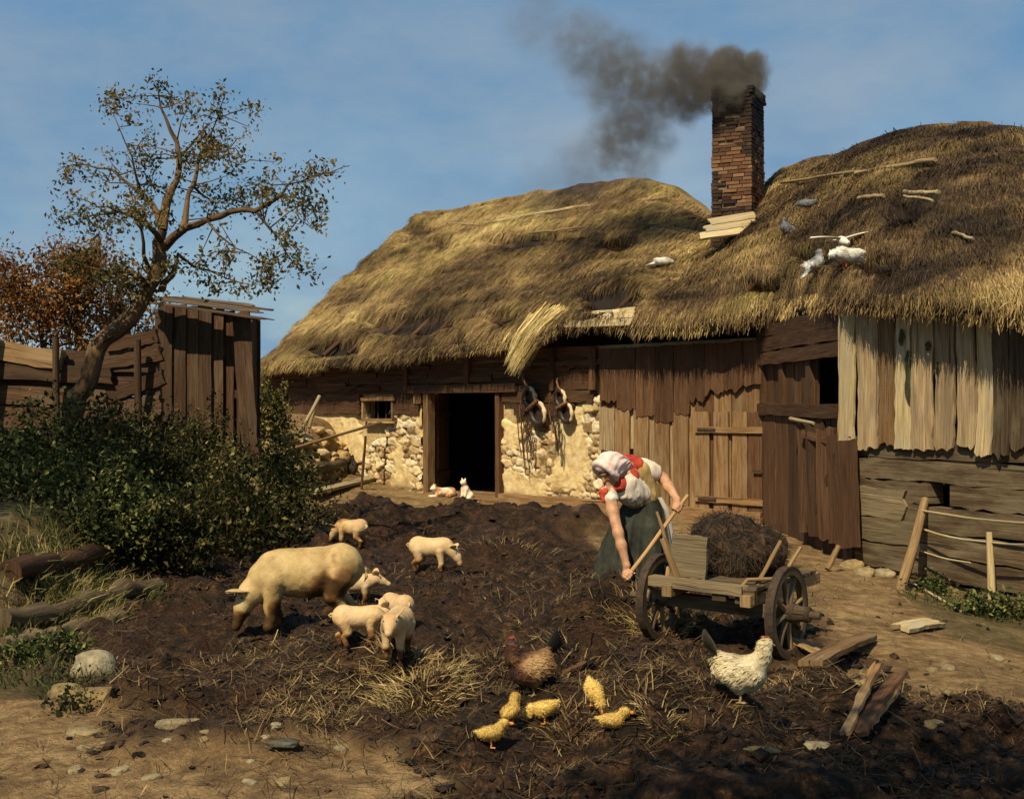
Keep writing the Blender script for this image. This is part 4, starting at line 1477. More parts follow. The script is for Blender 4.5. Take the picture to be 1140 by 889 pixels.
def build_bush(name, label, cat, px, py, d, rx, ry, rz, n_cl, per, size, mat, group=None, zc=None, seed=0, spread=.10, stems=7, lobes=5):
    c = at(px, py, d)
    g = gz(c.x, c.y)
    root = thing(name, label, cat, (c.x, c.y, g), 0, group)
    cz = (c.z - g) if zc is None else zc
    lob = [(np.array((0, 0, cz)), 1.0)]
    for i in range(lobes):
        lob.append((np.array((random.uniform(-.7, .7) * rx, random.uniform(-.7, .7) * ry, cz + random.uniform(-.5, .75) * rz)), random.uniform(.35, .65)))
    C = []
    while len(C) < n_cl:
        lc, ls = random.choice(lob)
        v = unit(1)[0] * random.uniform(.45, 1.08)
        q = lc + v * np.array((rx, ry, rz)) * ls
        w = np.array((c.x, c.y, g)) + q
        if w[2] > gz(w[0], w[1]) + .02:
            C.append(q)
    C = np.array(C)
    st = MB()
    for i in range(stems):
        e = C[random.randrange(len(C))]
        b = Vector((random.uniform(-.2, .2) * rx, random.uniform(-.2, .2) * ry, -.05))
        m = b.lerp(Vector(e), .5) + Vector(RNG.normal(0, .06, 3)) + Vector((0, 0, .1))
        st.tube([b, m, Vector(e)], [.022, .014, .005], 6)
    fo = MB()
    leaf_cloud(fo, C[::2], spread, per, size * .72, aspect=.55)
    leaf_cloud(fo, C[1::2], spread * 1.15, per - 4, size * 1.12, aspect=.62)
    sp = []
    if stems:
        ss_ = st
        for i in range(int(n_cl * .22)):
            b = C[random.randrange(len(C))]
            out = b - np.array((0, 0, cz * .6))
            out = out / (np.linalg.norm(out) + 1e-6) + np.array((0, 0, .55)) + RNG.normal(0, .35, 3)
            out /= np.linalg.norm(out)
            ln = random.uniform(.15, .55)
            e = b + out * ln + np.array((0, 0, -.10 * ln))
            ss_.tube([tuple(b), tuple((b + e) / 2 + RNG.normal(0, .015, 3) + np.array((0, 0, .02))), tuple(e)], [.006, .004, .002], 5, cap=False)
            for f in np.linspace(.25, 1.05, 6):
                sp.append(b + (e - b) * f)
        leaf_cloud(fo, np.array(sp), .035, 5, size * .85, aspect=.5, droop=.1)
    k = C[RNG.random(len(C)) < .12]
    leaf_cloud(fo, k * np.array((1.05, 1.05, 1.04)), spread * 1.1, per // 2, size * .9, aspect=.5)
    obj('foliage', fo, mat, root)
    if stems:
        obj('branches', st, BARK, root)
    return root

def build_vegetation():
    build_apple_tree()
    # autumn tree behind the fence
    root = build_bush('autumn_tree', 'bushy rust orange autumn tree at the left edge behind the log fence', 'tree', 66, 342, 17.5, .92, .7, .80, 430, 25, .064, LEAF_AUTUMN, stems=16, spread=.12, lobes=10)
    o = root.location
    tr = MB()
    for L in ([(95, 470, .07), (97, 420, .06), (88, 375, .045), (72, 345, .03), (40, 355, .012)], [(97, 420, .04), (112, 380, .03), (128, 340, .02), (140, 305, .008)], [(88, 375, .03), (84, 330, .02), (70, 300, .008)], [(90, 380, .03), (60, 385, .02), (22, 372, .008)]):
        tr.tube([at(a, b, 17.3) for a, b, r in L], [r * .8 for a, b, r in L], 8, rough=.08)
    obj('trunk', tr, BARK, root, True)
    build_bush('autumn_tree', 'smaller rust brown autumn tree between the orange tree and the plank shed', 'tree', 138, 350, 18.2, .50, .45, .5, 110, 24, .066, LEAF_AUTUMN, stems=6, spread=.18)
    G = 'dark bushes along the left bank'
    build_bush('bush', 'dark green bush at the left edge under the log fence', 'bush', 35, 512, 12.2, .75, .7, .48, 230, 24, .062, LEAF_GREEN, G, spread=.13)
    build_bush('bush', 'dense dark bush at the foot of the leaning apple tree trunk', 'bush', 122, 508, 12.6, .72, .7, .34, 240, 24, .058, LEAF_DARK, G, spread=.13)
    build_bush('bush', 'bright mid green bush in the middle of the left bank, below the apple trunk', 'bush', 85, 565, 11.2, .70, .6, .42, 260, 22, .06, LEAF_GREEN, G, spread=.12)
    build_bush('bush', 'blackish bush growing against the front of the plank shed', 'bush', 205, 514, 15.3, .70, .5, .36, 260, 24, .06, LEAF_DARK, G, spread=.13)
    build_bush('bush', 'yellow green leafy bush below the plank shed', 'bush', 205, 545, 13.2, .50, .4, .40, 130, 22, .056, LEAF_YELLOW, G, spread=.14)
    build_bush('bush', 'dark bush spreading beneath the tall leaning shed plank toward the piglet', 'bush', 282, 572, 14.6, .74, .55, .42, 260, 24, .06, LEAF_DARK, G, spread=.13)
    build_bush('bush', 'olive bush overhanging the dung on the right end of the bank', 'bush', 240, 590, 12.5, .58, .5, .38, 170, 22, .056, LEAF_YELLOW, G, spread=.14)
    build_bush('bush', 'low shadowy bush on the bank edge behind the sow', 'bush', 165, 605, 11.2, .55, .45, .30, 170, 24, .065, LEAF_DARK, G)
    build_bush('bush', 'small light green creeper against the left end of the house wall', 'bush', 296, 468, 22.5, .32, .3, .62, 110, 20, .085, LEAF_YELLOW)
    build_bush('bush', 'pale yellow green sprig bush right of the shed plank foot', 'bush', 310, 520, 17.5, .40, .35, .32, 110, 22, .075, LEAF_YELLOW)
    build_bush('weed_clump', 'low green weeds beside the lichen covered stone at lower left', 'weeds', 48, 752, 7.9, .36, .22, .12, 110, 12, .05, LEAF_GREEN, zc=.06, stems=0, spread=.05)
    build_bush('weed_clump', 'low green weeds along the foot of the pole fence at the right edge', 'weeds', 1088, 690, 10.6, .50, .28, .10, 110, 12, .055, LEAF_GREEN, zc=.05, stems=0, spread=.06)
    build_bush('weed_clump', 'little green weeds at the foot of the leaning fence post', 'weeds', 1022, 660, 11.6, .22, .2, .07, 40, 12, .05, LEAF_GREEN, zc=.04, stems=0, spread=.05)
    build_bush('weed_clump', 'sprouting weeds on the path near the lower left corner', 'weeds', 72, 815, 6.5, .10, .08, .12, 22, 10, .04, LEAF_DARK, zc=.08, stems=0, spread=.04)

def blades(mb, px, py, n, rad, h, tone_rng, mat=0, lean=.5, width=.004):
    c = gpt(px, py)
    a, r = RNG.random(n) * 2 * np.pi, np.sqrt(RNG.random(n)) * rad
    X, Y = c.x + r * np.cos(a), c.y + r * np.sin(a)
    Z = ground(X, Y) - .01
    P0 = np.stack([X, Y, Z], 1)
    d = np.stack([np.cos(a) * lean, np.sin(a) * lean, np.ones(n)], 1) + RNG.normal(0, .35, (n, 3))
    d /= np.linalg.norm(d, axis=1, keepdims=True)
    L = h * RNG.uniform(.5, 1.2, n)[:, None]
    P1 = P0 + d * L * .55
    P2 = P0 + d * L + np.array((0, 0, -.35)) * L * RNG.random(n)[:, None] + np.stack([d[:, 0], d[:, 1], 0 * a], 1) * L * .3
    W = np.cross(d, unit(n))
    W = W / (np.linalg.norm(W, axis=1, keepdims=True) + 1e-9) * width
    mb.ribbons(P0, P1, P2, W, RNG.random(n), RNG.uniform(*tone_rng, n), mat)

GRASS = M_tone('grass_blades', [(0, (1, 1, 1)), (1, (1, 1, 1))], [(0, (.02, .03, .008)), (.3, (.06, .075, .02)), (.55, (.20, .165, .05)), (.8, (.38, .29, .11)), (1, (.5, .42, .2))], 3, bump=0, var=.6, trans=.25)
def build_grass():
    g = MB()
    for px, py, n, rad, h, tn in [(100, 640, 420, .35, .22, (.35, .75)), (65, 650, 300, .3, .2, (.35, .8)), (130, 615, 300, .3, .24, (.25, .65)), (40, 660, 160, .3, .16, (.4, .8)),
                                  (180, 612, 220, .3, .2, (.15, .5)), (95, 685, 320, .3, .18, (.3, .75)), (40, 690, 260, .3, .18, (.3, .8)), (140, 665, 220, .3, .16, (.2, .6)), (70, 665, 300, .35, .2, (.35, .8)), (20, 705, 200, .25, .14, (.25, .7)), (250, 610, 150, .3, .2, (.1, .4)), (60, 600, 200, .3, .2, (.2, .6)), (150, 590, 200, .35, .22, (.1, .4)),
                                  (1060, 672, 220, .45, .12, (.05, .35)), (1110, 685, 260, .4, .14, (.05, .3)), (1035, 655, 80, .2, .1, (.1, .4)), (45, 750, 160, .3, .12, (.1, .4)), (90, 762, 120, .22, .1, (.1, .45)),
                                  (400, 540, 60, .3, .12, (.2, .5)), (345, 505, 80, .5, .16, (.2, .5)), (20, 620, 150, .3, .2, (.3, .6)), (1125, 640, 60, .3, .12, (.05, .3))]:
        blades(g, px, py, n, rad, h, tn)
    obj('grass', g, GRASS, kind='stuff', label='tufts of dry and green grass on the bank and by the fence', cat='grass')

# ------------------------------------------------------------------ things on the left: shed, log fence, bank timbers, sticks
def build_shed():
    d = 16.6
    b = at(225, 500, d)
    root = thing('plank_shed', 'small dark shed of tall rough upright planks behind the bushes', 'shed', (b.x, b.y, gz(b.x, b.y)))
    w = MB()
    xs = [176, 192, 207, 221, 236, 250, 262]
    nrm = Vector((-.05, -1, 0))
    for i in range(len(xs) - 1):
        a = (xs[i] + xs[i + 1]) / 2
        dd = d + i * .03
        top = 336 + i * 2.0 + random.uniform(-2, 2)
        p1 = at(a + random.uniform(-1, 1), top, dd + random.uniform(-.02, .02))
        p0 = Vector((p1.x + random.uniform(-.03, .03), p1.y, .35))
        w.plank(p0, p1, (xs[i + 1] - xs[i]) / F * d * 1.0, .045, nrm, .02, .03, .007, 4, 10, random.choice((0, 0, 1)), warp=.02)
    # side and back
    for k in range(5):
        a = at(177, 345, d + .15 + .26 * k)
        w.plank((a.x, a.y, .3), (a.x, a.y, a.z - .02), .25, .04, (-1, 0, 0), .02, .05, .01)
        a2 = at(262, 352, d + .3 + .24 * k)
        w.plank((at(262, 0, d).x, a2.y, .3), (at(262, 0, d).x, a2.y, at(262, 352, d).z), .25, .04, (1, 0, 0), .02, .05, .01)
    bk = at(220, 345, d + 1.35)
    for k in range(5):
        x = at(177, 0, d).x + .12 + k * .215
        w.plank((x, bk.y, .3), (x, bk.y, at(220, 346, d).z), .21, .04, (0, 1, 0), .02, .05, .01)
    obj('wall', w, [WOOD_SHED, WOOD_DARK], root, True)
    t = MB()
    t.plank(Vector((at(281, 0, d - .25).x + .05, d - .3, .05)), at(268, 348, d - .1), .23, .05, (-.05, -1, .02), .03, .08, .014, 4, 12, warp=.02)
    obj('leaning_plank', t, WOOD_SHED, root, True)
    r = MB()
    for i, (a, b_) in enumerate((((172, 338), (296, 356)), ((168, 333), (284, 348)), ((178, 331), (292, 346)), ((182, 332), (262, 341)))):
        o = i * .42 - .25
        r.plank(at(a[0], a[1], d) + Vector((0, o, .03 * i)), at(b_[0], b_[1], d) + Vector((0, o, .03 * i)), random.uniform(.28, .40), .014, (.1, -.12 - .1 * (i % 2), 1), .14, .22, .02, 6, 10, i % 2, warp=.006)
    obj('roof', r, [WOOD_SHED, WOOD_LOG], root, True)

def build_log_fence():
    d = 15.0
    b = at(60, 470, d)
    root = thing('log_fence', 'tumbledown fence of split logs and boards at the left edge behind the apple tree', 'fence', (b.x, b.y, gz(b.x, b.y)))
    L = [((-40, 384), (70, 402), .24, 2), ((-40, 402), (150, 404), .26, 0), ((-40, 426), (182, 430), .30, 0), ((-40, 450), (182, 458), .30, 0), ((60, 392), (182, 410), .2, 0)][0:0] + [((-40, 384), (70, 402), .24, 2), ((-40, 412), (125, 418), .20, 0), ((-40, 436), (120, 446), .24, 0), ((-40, 462), (130, 472), .26, 1), ((100, 405), (180, 392), .20, 0), ((95, 452), (182, 420), .17, 1),
         ((80, 470), (180, 450), .26, 0), ((118, 386), (176, 374), .16, 1), ((-40, 492), (180, 500), .3, 0), ((-40, 520), (180, 525), .3, 0)]
    L += [((-40, 400), (178, 404), .26, 0), ((-40, 424), (180, 428), .28, 0), ((-40, 448), (180, 456), .28, 1)]
    for i, (a, c, w, m) in enumerate(L):
        dd = (d + .14 if i > 9 else 0) or d + .02 * (i % 3) + (.06 if i > 3 else 0)
        rail = MB().plank(at(a[0], a[1], dd), at(c[0], c[1], dd), w, .09, (0, -1, .15), .05, .05, .012, 4, 12, m, warp=.03)
        obj('rail', rail, [WOOD_SHED, WOOD_DARK, WOOD_BARN], root, True)
    for px, t, r in ((153, 378, .055), (62, 375, .05), (-10, 365, .06)):
        p = at(px, t, d - .14)
        obj('post', MB().tube([(p.x + .02, p.y, .2), (p.x, p.y, p.z)], [r, r * .8], 8, rough=.08), WOOD_SHED, root, True)

def log(name, label, cat, a, b, r, mat, group=None, n=10, lift=None):
    a, b = Vector(a), Vector(b)
    c = (a + b) / 2
    m = MB()
    pts = [a.lerp(b, i / 8) + Vector(RNG.normal(0, r * .08, 3)) for i in range(9)]
    m.tube([p - c for p in pts], [r * random.uniform(.9, 1.1) for _ in pts], n, rough=.06)
    return obj(name, m, mat, label=label, cat=cat, group=group, loc=c)

def board(name, label, cat, a, b, w, t, nrm, mat, group=None, rag=.04):
    a, b = Vector(a), Vector(b)
    c = (a + b) / 2
    m = MB().plank(a - c, b - c, w, t, nrm, rag, rag, .01, 4, 10, warp=.012)
    return obj(name, m, mat, label=label, cat=cat, group=group, loc=c)

def onground(px, py, h=0.0):
    p = gpt(px, py)
    p.z += h
    return p

def build_timbers():
    G = 'old timbers edging the left bank'
    def beam_(label, a, b, w, t, mat):
        A, B = onground(*a), onground(*b)
        zt = max(A.z, B.z)
        A.z, B.z = A.z + t * .3, B.z + t * .3
        m = MB()
        A.z -= t * .2
        B.z -= t * .2
        c_ = (A + B) / 2
        pts = [A.lerp(B, i / 12) + Vector(RNG.normal(0, .018, 3)) for i in range(13)]
        m.tube([q - c_ for q in pts], [w * .5 * random.uniform(.85, 1.12) for _ in pts], 11, rough=.10, flat=.8)
        obj('bank_timber', m, mat, label=label, cat='timber', group=G, loc=c_)
    beam_('weathered log lying on top of the left bank behind the grass tuft', (6, 640), (122, 614), .22, .12, WOOD_DARK)
    beam_('long tan log along the foot of the left bank', (4, 700), (175, 652), .20, .12, WOOD_LOG)
    beam_('dark cracked log below the tan one on the left bank', (4, 724), (130, 690), .16, .12, WOOD_LOG)
    beam_('short split log end in the shade beneath the bank bushes', (140, 660), (235, 612), .18, .16, WOOD_DARK)
    # sticks and logs on the rubble slope by the house
    G2 = 'sticks and logs on the rubble slope'
    def stick(label, a, b, r, da=0, db=0, mat=WOOD_STICK, up=(0, 0)):
        A, B = onground(*a), onground(*b)
        A.z += up[0] + r
        B.z += up[1] + r
        log('stick', label, 'stick', A, B, r, mat, G2, 7)
    p0 = onground(330, 490)
    log('stick', 'short straight stick leaning up against the house wall left of the window', 'stick', p0, p0 + Vector((.38, .35, .82)), .035, WOOD_PALE, G2, 7)
    p0 = onground(341, 488)
    log('stick', 'stubby dark peg stick standing right of the leaning stick', 'stick', p0, p0 + Vector((.12, .2, .55)), .03, WOOD_STICK, G2, 7)
    a, b = onground(318, 505), onground(352, 500)
    log('stick', 'long curved branch lying from the rubble up toward the window', 'stick', a + Vector((0, 0, .05)), mw(424, 470, .25), .03, WOOD_STICK, G2, 7)
    a, b = onground(296, 482), onground(344, 502)
    log('stick', 'yellowish stick fallen at the left end of the rubble', 'stick', a + Vector((0, 0, .12)), b + Vector((0, 0, .05)), .03, WOOD_PALE, G2, 7)
    a, b = onground(332, 530), onground(398, 518)
    log('log', 'thick grey brown log lying below the rubble slope', 'log', a + Vector((0, 0, .07)), b + Vector((0, 0, .07)), .11, WOOD_LOG, G2, 12)
    a, b = onground(345, 553), onground(425, 533)
    board('plank', 'long pale plank on the ground below the grey log, left of the doorway', 'plank', a + Vector((0, 0, .06)), b + Vector((0, 0, .08)), .22, .05, (0, -.4, 1), WOOD_PALE)
    p = onground(402, 545)
    log('post', 'thin stake standing in front of the stone wall below the window', 'post', p + Vector((0, 0, -.1)), p + Vector((.08, .02, 1.0)), .025, WOOD_DARK, None, 7)
    p = onground(392, 528)
    V = ICO2 * np.array((.10, .08, .17))
    V = V + .02 * np.stack([fbm(V[:, 0] * 14 + i * 5, V[:, 1] * 14, V[:, 2] * 14, 2) for i in range(3)], 1)
    m = MB().raw(V, ICO2_F, None, .2, 0, 0, True)
    m.tube([(0, 0, .12), (.01, 0, .2), (-.01, 0, .24)], [.045, .03, .042], 8)
    obj('sack', m, DARKNESS, label='small dark tied bundle standing by the log', cat='bundle', loc=(p.x, p.y, p.z + .13))

def rock(label, px, py, sx, sy, sz, mat, group=None, cat='stone', name='stone', tone=0.0, rz=0, sink=.35):
    p = gpt(px, py)
    V = ico(3).copy()
    Fi = ICO_F
    V = np.sign(V) * np.abs(V) ** .8
    o = random.random() * 50
    V = V * (1 + .22 * fbm(V[:, 0] * 1.6 + o, V[:, 1] * 1.6, V[:, 2] * 1.6, 4))[:, None]
    V = V * np.array((sx, sy, sz))
    m = MB().raw(V, Fi, None, random.random(), tone, 0, True)
    return obj(name, m, mat, label=label, cat=cat, group=group, loc=(p.x, p.y, p.z + sz * (1 - 2 * sink) * .5), rotz=R(rz))

ROCK = M_tone('field_stone', [(.3, (.10, .085, .05)), (.5, (.24, .20, .12)), (.7, (.40, .34, .21))], [(0, (1, 1, 1)), (.5, (.8, .65, .4)), (1, (.35, .4, .45))], 9, 1, .8, 30, .02, .9, .4)
def build_rocks():
    rock('large pale lichen covered stone at the lower left', 104, 750, .13, .10, .11, ROCK)
    rock('tan lump of stone just below the large lichen stone', 72, 775, .09, .07, .06, ROCK, tone=.4)
    rock('flat brown slab of stone in the dung edge right of the lichen stone', 110, 778, .16, .09, .05, ROCK, tone=.5)
    rock('flat pale stone on the path above the lower left corner', 92, 818, .09, .05, .03, ROCK, tone=.3)
    rock('elongated grey green stone at the dung edge, lower left', 196, 808, .11, .04, .03, ROCK, tone=.2, rz=15)
    rock('thin blue grey slate flake lying on the path', 315, 828, .075, .05, .015, ROCK, tone=1.0)
    rock('small white pebble above the slate flake', 308, 810, .028, .02, .02, ROCK)
    rock('flat oval stone in the shaded mud at lower right', 908, 834, .09, .05, .03, ROCK, tone=.1)
    rock('small tan stone in the mud near the right edge', 1040, 808, .05, .04, .025, ROCK, tone=.4)
    rock('light flat stone at the bottom right of centre', 840, 838, .10, .03, .02, ROCK, tone=.4)
    G = 'stones at the foot of the wall corner'
    for i, (px, py, s, l) in enumerate([(948, 632, .10, 'round grey stone under the corner of the log wall'), (962, 640, .085, 'smaller tan stone right of the corner stone'), (985, 641, .09, 'flat stone at the log wall foot left of the leaning post'),
                          (973, 632, .07, 'little stone tucked against the log wall base')]):
        rock(l, px, py, s * 1.2, s, s * .75, ROCK, G, tone=random.random() * .5)
    G = 'loose rubble on the slope by the house'
    for i in range(60):
        px, py = random.uniform(296, 425), random.uniform(466, 512)
        if px > 395 and py < 475:
            continue
        s = random.uniform(.06, .16)
        rock('loose pale rubble stone on the sunlit slope left of the doorway', px, py + 8, s * 1.4, s, s * .7, STONE, G, tone=random.random() * .6, rz=random.random() * 180)
    G = 'pebbles on the path'
    for i in range(26):
        px, py = random.choice([(random.uniform(20, 420), random.uniform(815, 872)), (random.uniform(900, 1120), random.uniform(640, 770))])
        s = random.uniform(.012, .035)
        rock('small pebble scattered on the bare tan earth', px, py, s * 1.4, s, s * .6, ROCK, G, 'pebble', 'pebble', random.random() * .5, random.random() * 180)

def shade_tree(label, x, y, trunk_h, cc, rad, n):
    """an unseen tree, added so its crown throws shade into the yard"""
    root = thing('added_shade_tree', label, 'tree', (x, y, gz(x, y)))
    top = Vector(cc) - root.location
    tr = MB().tube([(0, 0, -.2), (.05, 0, trunk_h * .5), tuple(Vector((0, 0, trunk_h)).lerp(top, .4)), tuple(top)], [.19, .15, .11, .05], 12, rough=.1)
    C = np.array(top) + unit(n) * np.array(rad) * RNG.uniform(.25, 1, (n, 1)) ** .6
    for i in range(14):
        e = C[random.randrange(n)]
        tr.tube([(0, 0, trunk_h * .8), tuple((np.array((0, 0, trunk_h)) + e) / 2 + RNG.normal(0, .1, 3)), tuple(e)], [.07, .04, .012], 6)
    obj('trunk', tr, BARK, root)
    cr = MB()
    leaf_cloud(cr, C, .16, 26, .10, aspect=.6)
    obj('crown', cr, LEAF_GREEN, root)

build_vegetation()
shade_tree('unseen leafy tree added left of the yard for its shade on the bank', -7.0, 7.4, 4.6, (-6.5, 7.9, 6.3), (1.75, 1.9, 1.5), 260)  # both trees are out of view, added for the shade they cast
shade_tree('unseen leafy tree added by the viewer for its shade on the near right corner', 1.3, -2.4, 4.0, (.0, .75, 5.4), (1.75, 1.35, 1.0), 200)
build_grass()
build_shed()
build_log_fence()
build_timbers()
build_rocks()
# ------------------------------------------------------------------ dung, straw and clods strewn over the yard
def in_dung(n, lo=(0, 540), hi=(1200, 900)):
    """points on the ground, even over the picture, with how dung-covered each is"""
    px, py = RNG.uniform(lo[0] - 40, hi[0], n), 455 + (hi[1] - 455) * RNG.uniform(((lo[1] - 455) / (hi[1] - 455)), 1, n)
    d = F * CAM_H / (py - CY)
    x = (px - CX) / F * d
    return x, d, dung_mask(x, d)

STRAW = M_tone('old_straw', [(0, (1, 1, 1)), (1, (1, 1, 1))], [(0, (.02, .013, .007)), (.35, (.075, .045, .018)), (.65, (.22, .145, .055)), (1, (.46, .34, .14))], 3, bump=0, var=.5)
CLOD = M_noise('dung_clods', [(.32, (.005, .0033, .002)), (.5, (.018, .0108, .0055)), (.62, (.055, .029, .012)), (.75, (.13, .073, .029))], 14, 8, .9, 50, .02, .85, var=.9)

def build_litter():
    m = MB()
    x, y, w = in_dung(80000)
    patch = vnoise(x * 1.9, y * 1.2, 3.3)
    keep = (RNG.random(len(x)) < w * np.clip(.28 + .75 * patch, .05, 1)) | (RNG.random(len(x)) < .05)
    keep &= (x > -3.3 - .02 * y)
    x, y, patch = x[keep], y[keep], patch[keep]
    n = len(x)
    a = RNG.random(n) * 2 * np.pi
    el = RNG.normal(.05, .22, n)
    D = np.stack([np.cos(a) * np.cos(el), np.sin(a) * np.cos(el), np.sin(el)], 1)
    L = RNG.uniform(.04, .17, n)[:, None]
    P1 = np.stack([x, y, ground(x, y) + .012 + RNG.random(n) * .025], 1)
    bend = RNG.normal(0, .018, (n, 3))
    W = np.stack([-np.sin(a), np.cos(a), 0 * a], 1) * (RNG.uniform(.0013, .0038, n) * (.6 + y * .05))[:, None]
    tone = np.clip(.26 + .26 * patch + RNG.normal(0, .2, n), 0, 1)
    m.ribbons(P1 - D * L / 2 + bend, P1, P1 + D * L / 2 - bend * .5, W, RNG.random(n), tone)
    # bleached bundles of straw
    for px, py, k, rad, h, tn in [(470, 765, 420, .22, .13, (.55, 1)), (450, 740, 260, .2, .12, (.5, .95)), (720, 690, 300, .25, .14, (.35, .85)), (735, 700, 200, .2, .14, (.5, .95)), (368, 800, 60, .08, .1, (.5, .9)),
                                  (735, 802, 90, .09, .1, (.6, 1)), (550, 735, 120, .15, .12, (.35, .8)), (640, 820, 140, .18, .12, (.35, .85)), (560, 612, 160, .4, .14, (.3, .7)), (640, 745, 120, .2, .12, (.3, .7)), (340, 775, 100, .2, .1, (.3, .7)),
                                  (880, 765, 90, .15, .1, (.5, .9)), (430, 640, 100, .3, .1, (.3, .6)), (600, 690, 140, .3, .12, (.3, .7)), (790, 770, 120, .2, .1, (.3, .75)), (250, 740, 100, .2, .1, (.3, .7))]:
        blades(m, px, py, k, rad, h, tn, lean=1.1, width=.0028)
    obj('straw_litter', m, STRAW, kind='stuff', label='short stalks of old straw strewn over the dung', cat='straw')
    c = MB()
    V0, F0 = ico(1), ICO_F
    x, y, w = in_dung(26000)
    keep = (RNG.random(len(x)) < w * .62 * (.5 + .8 * vnoise(x * 1.4, y * 1.1, 6.6))) & (x > -3.25 - .02 * y)
    keep |= (RNG.random(len(x)) < .010)
    x, y = x[keep], y[keep]
    n = len(x)
    z = ground(x, y)
    s = RNG.uniform(.006, .02, n) * (1 + 1.2 * RNG.random(n) ** 6) * (.55 + .055 * y)
    VV = V0[None] * (1 + .42 * RNG.normal(0, 1, (n, len(V0), 1))) * (s[:, None] * RNG.uniform(.6, 1.4, (n, 3)) * np.array((1.25, 1.25, .75)))[:, None]
    VV = VV + np.stack([x, y, z + s * .2], 1)[:, None]
    FF = (F0[None] + (np.arange(n) * len(V0))[:, None, None]).reshape(-1, 3)
    c.raw(VV.reshape(-1, 3), FF, None, np.repeat(RNG.random(n), len(F0)), 0, 0, False)
    obj('dung_clods', c, CLOD, kind='stuff', label='dark crumbly clods of dung covering the yard', cat='dung')
build_litter()

# ------------------------------------------------------------------ smoke rising from the chimney and drifting left
def build_smoke():
    d = CH_ROOT.y
    P = [(828, 98, -.1, .44, 2.8), (828, 78, -.05, .48, 2.4), (808, 76, -.1, .50, 2.2), (812, 100, -.25, .40, 2.2), (790, 90, -.2, .58, 1.6), (784, 108, -.25, .44, 1.5), (766, 86, -.2, .72, .85), (764, 112, -.15, .55, .8), (742, 112, -.1, .56, .55), (720, 98, .0, .82, .40),
         (690, 84, .1, .90, .30), (706, 138, .1, .80, .36), (686, 160, .2, .80, .28), (664, 66, .3, .80, .22), (642, 42, .3, .75, .14), (705, 182, .3, .7, .18), (650, 190, .5, .8, .10), (606, 210, .6, .7, .06), (738, 162, .2, .42, .2), (600, 30, .4, .8, .06)]
    C = [(np.array(at(px, py, d + o)), r, den) for px, py, o, r, den in P]
    lo = np.min([c - r * 1.25 for c, r, _ in C], 0)
    hi = np.max([c + r * 1.25 for c, r, _ in C], 0)
    cen = (lo + hi) / 2
    V, Q = skin([ell(c - cen, (r * 1.22,) * 3) for c, r, _ in C], .12, .2)
    m = MB().raw(V, Q, None, .5, 0, 0, True)
    t = NT('chimney_smoke')
    co = t.objc()
    nz = t.node('ShaderNodeTexNoise', {'Vector': co, 'Scale': 1.9, 'Detail': 5, 'Roughness': .6})
    off = t.node('ShaderNodeVectorMath', {0: nz.outputs['Color'], 1: (.5, .5, .5)}, operation='SUBTRACT').outputs[0]
    off = t.node('ShaderNodeVectorMath', {0: off, 'Scale': .80}, operation='SCALE').outputs[0]
    wp = t.node('ShaderNodeVectorMath', {0: co, 1: off}, operation='ADD').outputs[0]
    tot = None
    for c, r, den in C:
        ds = t.node('ShaderNodeVectorMath', {0: wp, 1: tuple(c - cen)}, operation='DISTANCE').outputs['Value']
        mr = t.node('ShaderNodeMapRange', {'Value': ds, 'From Min': r, 'From Max': r * .30, 'To Min': 0.0, 'To Max': den})
        mr.interpolation_type = 'SMOOTHSTEP'
        tot = mr.outputs[0] if tot is None else t.math('MAXIMUM', tot, mr.outputs[0])
    fine = t.ramp(t.noise(co, 4.5, 5, .65), [(.36, .12), (.60, 1.35)])
    dens = t.math('MULTIPLY', t.math('MULTIPLY', tot, fine), 6.0)
    v = t.node('ShaderNodeVolumePrincipled', {'Color': (.22, .20, .17, 1), 'Density': dens, 'Anisotropy': .1})
    t.l.new(v.outputs[0], t.out.inputs['Volume'])
    obj('smoke', m, t.m, kind='stuff', label='dark grey smoke curling from the brick chimney and drifting left', cat='smoke', loc=cen)
build_smoke()
# ------------------------------------------------------------------ pigs
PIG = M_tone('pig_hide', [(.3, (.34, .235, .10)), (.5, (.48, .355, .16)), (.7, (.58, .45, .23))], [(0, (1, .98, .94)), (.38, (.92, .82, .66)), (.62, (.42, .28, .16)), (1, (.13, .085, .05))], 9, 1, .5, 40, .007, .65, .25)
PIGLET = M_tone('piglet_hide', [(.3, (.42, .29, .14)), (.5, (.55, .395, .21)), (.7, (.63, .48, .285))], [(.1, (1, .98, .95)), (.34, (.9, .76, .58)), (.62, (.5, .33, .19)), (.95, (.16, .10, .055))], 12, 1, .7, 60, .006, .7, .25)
EYE = M_noise('dark_eye', [(.3, (.008, .006, .005)), (.7, (.02, .014, .01))], 20, 2, 0, rough=.15, spec=.6)

def flatc(c, fwd, side, r):
    """a thin leaf-like lobe: r = (length, width, thickness), pointing along fwd"""
    f = np.array(fwd, float) / np.linalg.norm(fwd)
    s = np.array(side, float)
    s = s - f * (s @ f)
    s /= np.linalg.norm(s)
    return ell(c, r, np.stack([f, s, np.cross(f, s)], 1), .012)

